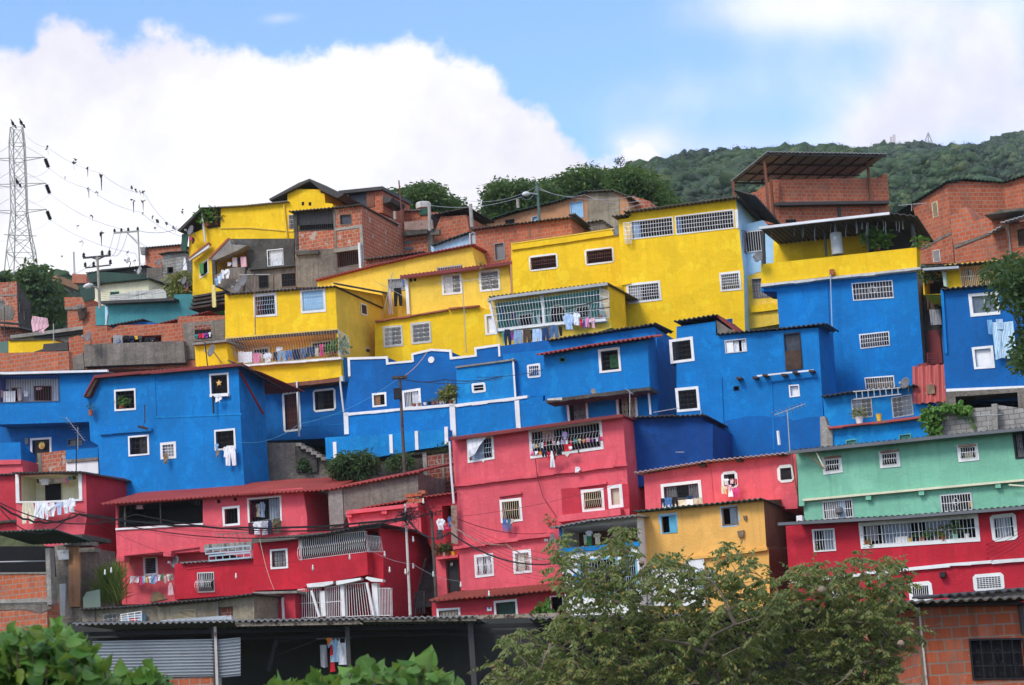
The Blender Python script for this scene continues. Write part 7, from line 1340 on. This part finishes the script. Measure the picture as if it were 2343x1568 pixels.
for k in range(26):
    x = 20+rnd.random()*1310; y0 = 770-(x*.05)+rnd.uniform(60,120)*(1-.2*x/1300)
    P_ = [tr.at(x+rnd.uniform(-4,4), y0+q*rnd.uniform(22,40), .6, 'e') for q in range(4)]
    if k == 0: fl = Thing('light_string','icicle light strings hanging from the terrace roof edge','lights',P_[0])
    fl.part('strand', MB().tube(P_, .012, 4), M['steel'])
pot(tr,1045,1050,60,40,'large bushy plant growing on the yellow terrace','terra','lf_vine',4.2,1.6,-.4,'e',n=260); pot(tr,1010,980,30,20,'tall leafy climber against the terrace post','terra','lf_vine',6,1.4,-.3,'e',n=120); pot(tr,1420,1040,30,24,'thin plant spilling over the right terrace corner','terra','lf_vine',5,1.2,.1,'e',n=80)
pot(ry,1520,1340,40,30,'dense green plant in the gap beside the yellow cage','terra','lf_dark',4,1.7,.1,'e',n=200)
pot(sh,1288,1420,70,68,'white flowerpot with yellowing plant on the tiled ledge','potw','lf_dry',1.3,1.5,.55,'i',n=120); b = sh.at(1462,1392,.5,'i'); r_ = (sh.at(1487,1392,.5,'i')-b).length; solo('bucket','yellow plastic bucket on the tiled ledge','bucket', MB().lathe(b, Z, [(r_*.75,0),(r_,r_*2.5),(r_*1.1,r_*2.5),(r_*1.1,r_*2.65),(r_*.9,r_*2.65),(r_*.85,r_*2.4)], 14), M['poty'])
for a in ((1560,1018,36,20,'terra',.9,'small dark pot at the left end of the white band'),(1605,1015,30,22,'terra',.8,'low pot left of the white bowl pot'),(1658,1010,32,24,'potw',.9,'white bowl pot with a short plant'),(1695,1006,34,22,'black',1.4,'black pot with spiky plant'),(1732,1002,34,22,'terra',1.8,'pot with orange tipped succulent'),(1770,1000,26,28,'terra',1.1,'terracotta pot between succulent and white pots'),(1796,998,26,26,'potw',2.2,'narrow white pot with tall leaves'),(1826,998,36,40,'potw',2.4,'white bucket pot with long leaves'),(1882,1000,34,40,'terra',3.6,'tallest grassy potted plant'),(1918,995,36,48,'potw',2.4,'white pot at the right end')):
    pot(bp,a[0],a[1]+4,a[2],a[3],a[6]+' on the blue terrace','black' if a[4]=='black' else a[4],'lf_dry' if a[5] > 1.5 else 'lf_dark',a[5],1.3,.3,'g',n=int(40*a[5]),group='potted plants along the blue terrace band')
for a in ((1785,945,40,30,'terra',3,'pot with tall leafy plant at the left of the pink ledge'),(1825,945,24,32,'potw',2.4,'small white pot on the pink ledge'),(1860,940,40,36,'terra',2.6,'red pot with a bushy plant on the pink ledge'),(1910,938,42,34,'poty',1.2,'yellow pot at the right end of the pink ledge')): pot(pe,a[0],a[1],a[2],a[3],a[6],a[4],'lf_dark',a[5],1.6,.3,'l',n=110,group='potted plants on the pink ledge')
for a in ((935,325,44,45,'terra',1.2,'terracotta pot at the left end of the long red house window'),(975,318,40,30,'terra',.8,'low green plant near the left end of the long red house window'),(1333,298,36,40,'poty',.3,'yellow tub right of the white box'),(1385,296,44,40,'black',1.2,'dark pot right of the yellow tub'),(1445,293,50,40,'terra',1.0,'brown pot left of the tall plants'),(1510,290,50,44,'black',2.0,'tall potted plant at the middle of the long red house window'),(1575,286,34,34,'terra',1.5,'small red pot between the tall plants'),(1630,284,60,40,'terra',2.6,'yellow leaved potted plant'),(1735,268,52,46,'mint',2.6,'green pot with a climbing stem'),(1838,262,44,42,'potw',.6,'pale yellow pot near the right end')):
    pot(rd,a[0],a[1],a[2],a[3],a[6]+(' on the red house sill' if 'red house' not in a[6] else ''),a[4],'lf_dry' if 'yellow leaved' in a[6] else 'lf_vine',a[5],1.1,-.05,'o',n=int(30+30*a[5]),group='potted plants in the long red house window')
pot(lb,1085,1285,60,30,'leafy plants inside the upper left window of the big blue house','terra','lf_vine',3,1.6,-.1,'f',n=120); pot(lb,805,1340,36,50,'small plant on a bracket at the left corner of the big blue house','terra','lf_dark',1.2,1.2,.3,'f',n=60)
pot(lb,2285,1160,70,40,'plant box hanging under the eave right of the big blue house','terra','lf_dark',1.6,1.4,-3.,'f',n=110); pot(pk,885,1040,40,40,'spiky palm plant on the ledge beside the grey awning','terra','lf_dry',2,1.4,.6,'m',n=60); pot(pk,930,1040,24,20,'tiny plant beside the spiky palm','terra','lf_dark',2,1,.6,'m',n=30)
pot(yb,830,575,60,26,'leafy plant at the right end of the caged balcony','terra','lf_vine',4,1.4,-.1,'g',n=140); pot(yb,905,575,40,40,'white pot with a small tree in the caged balcony corner','potw','lf_vine',3.2,1.2,-.1,'g',n=110); pot(ty,430,600,50,30,'tall blue green plant on the hilltop yellow balcony','terra','lf_vine',5,1.1,.1,'b',n=140); pot(ty,510,590,40,30,'dry fan plant hanging in the hilltop yellow balcony','terra','lf_dry',4.4,1.2,-.1,'b',n=110); pot(tb,1100,470,50,14,'small plant at the right corner of the turquoise balcony','terra','lf_vine',3,2,.2,'h',n=50); pot(my,985,985,20,10,'weed growing on the maroon gutter','terra','lf_dry',7,1.2,.55,'c',n=40)
b = rd.at(1258,300,.0,'o'); e = (rd.at(1312,295,.0,'o')-b); solo('box','white box standing in the long red house window','box', MB().prism([b-e, b+e*.95, b+e*.95+Z*1.0*e.length*1.05, b-e+Z*e.length*1.05], -rd.F.n*.15), M['white'])
# ladders, blocks, crate, misc
def ladder(label, A0, A1, B0, B1, n, m, r=.03):
    th = Thing('ladder', label, 'ladder', A0); th.part('rail', MB().tube([A0, A1], r), M[m]); th.part('rail', MB().tube([B0, B1], r), M[m])
    for k in range(n): t = (k+.5)/n; th.part('rung', MB().tube([V(A0).lerp(A1, t), V(B0).lerp(B1, t)], r*.8), M[m])
ladder('metal ladder lying along the small blue house eave', sh.at(1228,1128,.7,'i'), sh.at(1650,1092,.7,'i'), sh.at(1235,1195,.7,'i'), sh.at(1655,1150,.7,'i'), 8, 'barg'); ladder('rusty ladder frame leaning on the long pink house wall', mp.at(1912,872,.8,'k'), mp.at(2200,850,.8,'k'), mp.at(1940,965,.8,'k'), mp.at(2235,940,.8,'k'), 7, 'rusty')
ladder('dark red ladder lying on the roof in the alley', al.at(1885,780,.8,'i'), al.at(1890,905,.8,'i'), al.at(1975,780,.8,'i'), al.at(1980,905,.8,'i'), 6, 'redtrim')
th = Thing('roof_truss','blue grey steel truss frame lying on the red annex roof','frame',ra.at(2030,1090,-.3,'k'))
for yy in (0, 62):
    A_, B_ = ra.at(1820+30*(yy == 0),1062-yy,.2,'k'), ra.at(2220,1030-yy,.2,'k'); th.part('chord', MB().tube([A_,B_],.05).tube([A_-Z*.22,B_-Z*.22],.05), M['barb'])
    mb = MB()
    for k in range(7): q = A_.lerp(B_,k/6); mb.tube([q,q-Z*.22],.03)
    th.part('struts', mb, M['barb'])
blkx = []
for k in range(9):
    q = ra.at(1850+k*44,1000-k*2.5,-.3,'k'); solo('cinder_block', ['leftmost grey block of the upper row on the red annex roof','second grey block of the upper row on the red annex roof','third grey block of the upper row on the red annex roof','fourth grey block of the upper row on the red annex roof','middle grey block of the upper row on the red annex roof','sixth grey block of the upper row on the red annex roof','seventh grey block of the upper row on the red annex roof','eighth grey block of the upper row on the red annex roof','rightmost grey block of the upper row on the red annex roof'][k],'block', MB().box(q+Z*.05, ra.F.u*.2, ra.F.n*.1, Z*.17), M['concl'], 'grey blocks stacked on the red annex roof')
hb = [(1480,395,70,30,'lowest left hollow brick'),(1545,385,80,30,'lower right hollow brick'),(1500,435,70,35,'broken hollow brick in the pile'),(1590,365,65,32,'topmost hollow brick of the pile'),(1560,440,75,35,'tilted hollow brick in front'),(1490,465,55,30,'small hollow brick piece at the front')]
for x, y, w_, h_, lab in hb:
    A_ = pc.at(x,y,-.2,'l'); e = pc.at(x+w_,y-6,-.2,'l')-A_; hh = A_.z-pc.at(x,y+h_,-.2,'l').z; solo('hollow_brick', lab+' on the pink parapet roof','brick', MB().prism([A_,A_+e,A_+e-Z*hh,A_-Z*hh], -pc.F.n*.3), M['brick'], 'loose hollow bricks on the pink parapet roof')
th = Thing('crate','blue and red printed box inside a white wire rack on the shed roof','crate',be.at(1155,1000,.6,'p')); th.part('printed_box', MB().prism([be.at(x,y,.5,'p') for x, y in ((1085,960),(1255,925),(1255,1005),(1085,1010))], -be.F.n*.4), CL['stripe_blue']); mb = MB(); th.part('red_stripe', MB().prism([be.at(x,y,.52,'p') for x, y in ((1145,968),(1215,953),(1215,1003),(1145,1006))], -be.F.n*.03), CL['red'])
for k in range(5): mb.tube([be.at(1065,935+k*17,.6,'p'), be.at(1255,905+k*24,.6,'p')], .02)
for k in range(4): mb.tube([be.at(1070+k*60,930-k*9,.6,'p'), be.at(1080+k*58,1005,.6,'p')], .02)
th.part('wire_rack', mb, M['barw'])
A_ = cb.at(0,0,0,'i'); q = AW.at(1920,1110,.6,'i'); solo('wooden_block','small pale wooden block on the red corrugated awning','block', MB().box(q, AW.F.u*.16, AW.F.n*.12, Z*.2), M['wood'])
solo('air_conditioner','white air conditioner box on the side of the mint house','air conditioner', MB().prism([mi.at(x,y,.3,'j') for x, y in ((322,1525),(370,1518),(375,1570),(325,1575))], -mi.F.n*.35), M['white'])
solo('window_fan','white wrapped bundle hung in the lower left mint house window','bundle', MB().lathe(mi.at(705,1485,.15,'j'), Z, [(.05,-.15),(.16,-.05),(.16,.1),(.05,.2)], 10), M['dish'])
T = '0'
# rails and rods
def rod(lab, h, pts, r, m, off, t, name='rod'): solo(name, lab, name.replace('_',' '), MB().tube([h.at(x,y,off,t) for x, y in L(pts)], r, 5), M[m])
rod('white pipe standing before the dark blue wall left of the tv antenna', p2, '575,1600 562,1475', .06, 'whitesheet', .3, 'i', 'pipe'); rod('thin rusty rod leaning on the mint house corner', p2, '1440,520 1400,290 1390,150', .03, 'brownside', .5, 'n'); rod('thin black mast in front of the left blue houses', lh, '675,330 676,0', .03, 'black', 3., 'k', 'mast'); rod('tall thin mast rising before the caged yellow balcony', yl, '1850,1000 1815,690', .03, 'black', 1.5, 'f', 'mast'); rod('thin white pole above the small yellow wall at left', a4, '476,700 474,525', .03, 'steel', .5, 'f', 'pole'); rod('leaning wooden stick beside the blue shed roof', a6, '945,545 960,440', .04, 'wood', .3, 'f', 'stick'); rod('thin tall mast at the far left brick house', a2, '42,640 40,380', .03, 'steeld', .5, 'f', 'mast'); rod('dark diagonal handrail of the passage stairs', pe, '1600,1250 1665,960', .06, 'black', 1., 'l', 'handrail'); rod('pale iron mast before the yellow and grey balcony roofs', yb, '855,1560 850,1030', .03, 'rusty', .6, 'b', 'mast'); rod('steel post at the corner between yellow buildings', tb, '1305,530 1295,205', .05, 'black', -3., 'h', 'post')
th = Thing('iron_gate','small black iron gate at the foot of the passage stairs','gate', pe.at(1600,1450,1.2,'l')); th.part('gate_frame', MB().tube([pe.at(x,y,1.2,'l') for x, y in ((1570,1460),(1570,1262),(1650,1258),(1650,1455))],.05), M['black'])
mb = MB()
for k in range(4): mb.tube([pe.at(1586+k*16,1260,1.2,'l'), pe.at(1586+k*16,1455,1.2,'l')],.02)
th.part('bars', mb, M['black'])
# ================================================================ cables
G = 'cables slung across the pink houses'
def cab(pts, lab, r=.014, sag=.3, m='wire', g=None, wav=0): cable([at0(*p) for p in pts], lab, r, sag, m, g, 14, wav)
cab(((0,615,86,'k'),(700,690,87,'k'),(1486,605,89.8,'l')),'thickest black cable bundle sweeping across the left pink houses',.05,.5,wav=.03); cab(((0,590,86,'k'),(1200,690,87,'k'),(1486,612,89.8,'l')),'upper black cable running to the rusting white pole',.03,.6); cab(((0,640,86,'k'),(640,680,87,'k'),(1486,620,89.8,'l')),'lower black cable running to the rusting white pole',.025,.9)
for k in range(6): cab(((600+60*rnd.random(),640+70*rnd.random(),86,'k'),(1100+380*rnd.random(),600+90*rnd.random(),89.8,'l')),'thin dark cables drooping over the long pink house balcony wall',.006,.5+.5*k*rnd.random(),'wire',G)
cab(((1490,600,89.8,'l'),(1715,560,92.4,'l')),'short cable between the rusting pole and the slim dark pole',.02,.1); cab(((1490,605,89.8,'l'),(0,1085,86,'m'),(1000,1350,78,'m'),(1500,1400,74,'m')),'heavy black cable descending across the tall pink house to the tree',.035,.5)
cab(((0,1000,88,'m'),(500,1190,84,'m'),(960,1300,80,'m')),'twisted pale brown cable crossing the tall pink house',.025,.3,'rusty',wav=.03)
for k in range(8): cab(((60,970+k*14+20*rnd.random(),88,'m'),(1000,1290+k*30+30*rnd.random(),80,'m')),'thin dark cables fanning down the tall pink house to the tree',.006,.25+.05*k,'wire','cables fanning down the tall pink house')
cab(((70,965,88,'m'),(860,1090,90,'m')),'single cable along the middle pink storey',.015,.25); cab(((90,945,92,'m'),(1180,745,90,'m'),(1520,625,90,'m')),'thin reddish wire rising along the middle pink storey',.01,.1,'wirer')
cab(((1430,775,97.8,'g'),(1830,785,98,'g'),(2343,755,96,'g')),'thick black cable from the dark pole across the blue annex',.025,.15); cab(((1430,778,97.8,'g'),(2343,772,96,'g')),'second black cable from the dark pole across the blue annex',.015,.25); cab(((0,1000,95,'h'),(600,935,95,'h')),'black cable passing the small recessed blue window',.015,.1)
cab(((1400,790,97.8,'g'),(540,1180,95,'g'),(0,1340,92,'g')),'pale blue wire dropping left from the dark pole',.01,.3,'shutb'); cab(((1440,770,97.8,'g'),(1700,500,104,'g'),(2230,120,106,'g')),'thin yellow wire from the dark pole up to the turquoise balcony',.009,.2,'oran'); cab(((100,690,100,'g'),(700,780,100,'g'),(915,670,104,'g')),'thin wire across the yellow balcony parapet',.008,.1,'oran')
cab(((170,560,84,'o'),(2343,170,80,'o')),'long thin cable rising right across the red house',.01,.4); 
for k in range(5): cab(((1180,500+k*8,84,'o'),(2400,130+k*26,78,'o')),'thin dark cables rising right over the white band of the red house',.008,.3+.1*k,'wire','cables over the right red house')
for k in range(3): cab(((60,570+k*90,83,'o'),(415,545+k*20,82.9,'o')),'short cables reaching the pole behind the right tree',.01,.15,'wire','short cables behind the right tree')
cab(((210,240,250,'a'),(420,370,230,'a'),(900,600,200,'a'),(1280,780,170,'a'),(1560,1090,140,'a')),'top power line from the pylon carrying snagged kites',.018,.4,'wirel'); cab(((430,550,250,'a'),(790,735,215,'a'),(1250,945,180,'a'),(1700,1180,150,'a')),'second power line from the pylon upper insulator',.02,.4,'wirel'); cab(((440,775,250,'a'),(1100,1100,180,'a'),(1640,1340,150,'a')),'third power line from the pylon middle insulator',.02,.6,'wirel'); cab(((445,1010,250,'a'),(1200,1310,180,'a'),(1300,1370,165,'a')),'fourth power line from the pylon lower insulator',.02,.6,'wirel')
for k, (y0, y1) in enumerate(((560,640),(790,870),(1020,1110))): cab(((435,y0,250,'a'),(240,y1-10,245,'a'),(0,y1+90,240,'a')),('upper','middle','lower')[k]+' slack jumper wire crossing behind the pylon',.016,.4,'wirel')
cab(((1228,1108,138,'a'),(1580,1090,130,'a')),'straight cable from the thin steel pole to the yellow corner house',.025,.2,'wirel')
for k, x in enumerate((1008,1068,1130)): cab(((x,1125,138,'a'),((905,970,1000)[k],1330,124,'a')),('left','middle','right')[k]+' jumper wire linking the two left utility poles',.012,.5,'steeld')
cab(((860,1365,124,'a'),(500,1510,120,'a'),(200,1680,116,'a')),'cable falling left from the utility pole towards the brick shacks',.012,.3); cab(((870,1500,124,'a'),(560,1650,118,'a'),(150,1800,112,'a')),'lower cable falling left past the brick shacks',.012,.4); cab(((885,1560,124,'a'),(1480,1480,122,'a'),(1650,1380,120,'a')),'cable from the utility pole to the yellow corner house',.012,.3)
for k in range(4): cab(((890,240+k*20,124,'f'),(1500,180-k*40+60,124,'f')),'thin service wires above the cream house roof',.008,.2+.1*k,'wire','service wires above the cream house')
cab(((440,400,122,'c'),(1340,340,119,'c'),(1470,260,120,'c')),'grey cable sagging before the mango trees to the street light',.015,.4,'wirel'); cab(((740,350,122,'c'),(1470,250,120,'c')),'upper grey cable before the broad mango tree',.012,.5,'wirel'); cab(((1480,250,120,'c'),(1900,320,118,'c'),(2400,370,116,'c')),'cable from the street light over the tan house',.014,.3,'wirel'); cab(((1480,270,120,'c'),(2343,330,116,'c')),'second cable from the street light over the tan house',.012,.4,'wirel'); cab(((1480,300,120,'c'),(1360,560,119,'c')),'stay wire slanting down beside the street light',.01,.1)
cab(((1240,950,89.2,'j'),(1500,1000,89.2,'j'),(1740,910,89.2,'j'),(2230,790,89.2,'j')),'green cable looping between the mint house windows',.014,.18,'greenroof'); cab(((1050,985,89.3,'j'),(960,1130,89.3,'j'),(760,1345,89.2,'j')),'green cable curving down the mint house wall',.014,.1,'greenroof')
# kites and rags caught on the lines
kd = [('420,375','ragged kite remains nearest the pylon',1.1),('648,500','torn kite below the top power line',1.3),('775,550','kite scrap with a long tail on the top line',.7),('895,615','black kite hanging with a thick straight tail',1.2),('570,630','small rag on the second power line',.6),('785,740','thin strip hanging from the second power line',.7),('860,770','cluster of rags on the second power line',.8),('1165,725','dark rag starting the row of four scraps',.8),('1200,745','second dark scrap of the row on the top line',.7),('1240,762','third dark scrap of the row on the top line',.7),('1268,772','last dark scrap of the row on the top line',.8),('1180,850','knotted tail hanging under the row of scraps',.9),('1265,840','rag string under the last dark scrap',.8),('815,985','round kite scrap below the third power line',.8),('895,1130','thin dark streamer hanging low by the poles',1.0),('725,1200','dark rag low left of the utility pole',.9),('680,1065','thin rag above the low dark rag',.6),('1352,990','rag near the yellow house end of the line',.7),('1395,1018','kite scrap left of the yellow corner house',1.0),('1378,1080','small scrap beneath the kite near the yellow house',.6),('1470,1040','loose scraps on the line close to the yellow roof',.9),('1548,1080','dark rag hanging at the yellow roof corner',.9),('1620,930','kite scrap floating above the yellow roof corner',.8),('1265,950','flat scrap low on the second line',.5),('1120,1295','scrap right of the utility pole insulators',.7),('1188,1375','scrap beside the shack satellite dish',.6),('545,1330','tiny scrap left of the utility pole',.5)]
for p, lab, s in kd:
    x, y = map(float, p.split(',')); c = at0(x, y, 190, 'a'); mb = MB(); s *= .36
    for k in range(3):
        o_ = V((rnd.uniform(-.4,.4), rnd.uniform(-.2,.2), rnd.uniform(-.5,.4)))*s; mb.prism([c+o_+V((rnd.uniform(-.6,.6),0,rnd.uniform(-.6,.6)))*s for _ in range(4)], V((0,.03,0)))
    if 'tail' in lab or 'stream' in lab or 'strip' in lab or 'string' in lab: mb.prism([c+V((-.15,0,0))*s, c+V((.2,0,0))*s, c+V((.08,0,-3.2))*s, c+V((-.02,0,-3.5))*s], V((0,.03,0)))
    else: mb.tube([c, c+V((.2,0,-1.6))*s], .012, 3)
    solo('kite_scrap', lab, 'kite', mb, M['kite'], 'kites and rags caught on the power lines')
a_ = at0(320,480,112,'f'); garment('rag','palepink', at0(272,455,112,'f'), V((1,-.1,-.2)).normalized(), V((0,-1,0)), 1.0, .9, 'pink white cloth kite hanging by the vine draped tree', None)
# bulbs on wires
for k, (x, y, t, Y, lab) in enumerate(((1550,798,'l',90.2,'bulb right of the bulging balcony grille, upper one'),(1298,928,'l',90.2,'bulb at the right end of the balcony grille'),(1342,1068,'l',90.2,'bulb low beside the rusting pole, left one'),(1550,1035,'l',90.2,'bulb low beside the rusting pole, right one'),(1482,1085,'l',90.0,'bulb just left of the rusting pole foot'),(662,1050,'l',90.0,'bulb on the red balcony wall, left one'),(988,955,'l',90.0,'bulb on the red balcony wall, under the grille'),(1728,1108,'l',91.,'bulb on the slim dark pole'),(1972,1200,'l',91.,'bulb right of the black alley door'),(2222,1280,'l',87.,'bulb over the orange corrugated roof'),(2090,1240,'k',93.,'bulb on the red annex wall'),(930,1208,'k',90.,'bulb above the tall grass, left one'),(985,1190,'k',90.,'bulb above the tall grass, right one'),(1640,460,'l',93.,'white bulb on the brick pile'))):
    c = at0(x, y, Y, t); solo('light_bulb', lab, 'bulb', MB().lathe(c-Z*.1, Z, [(.02,0),(.045,.04),(.042,.11),(.025,.15),(.03,.22),(.012,.24)], 8), M['bulb'], 'bare bulbs strung on the pink houses', smooth=True)
cab(((1120,860,90.1,'l'),(1550,1015,90.1,'l'),(1960,1165,90.5,'l')),'string wire carrying bulbs past the rusting pole',.008,.15,'wirel'); cab(((190,790,90,'l'),(250,1050,90,'l'),(320,1245,90,'l')),'pale slanting wire across the bright red house front',.01,.05,'cream')
for h_ in HOUSES: h_.finish()
_seen = {}
for o in ALL:
    l = o.get('label')
    if l and not (o.get('group') and _seen.get(l) == o.get('group')):
        if l in _seen: print('DUPLABEL', l)
    if l: _seen[l] = o.get('group')
    if l and not 4 <= len(l.split()) <= 16: print('LABELLEN', len(l.split()), l)
    if l and '.' in l: print('DOT', l)
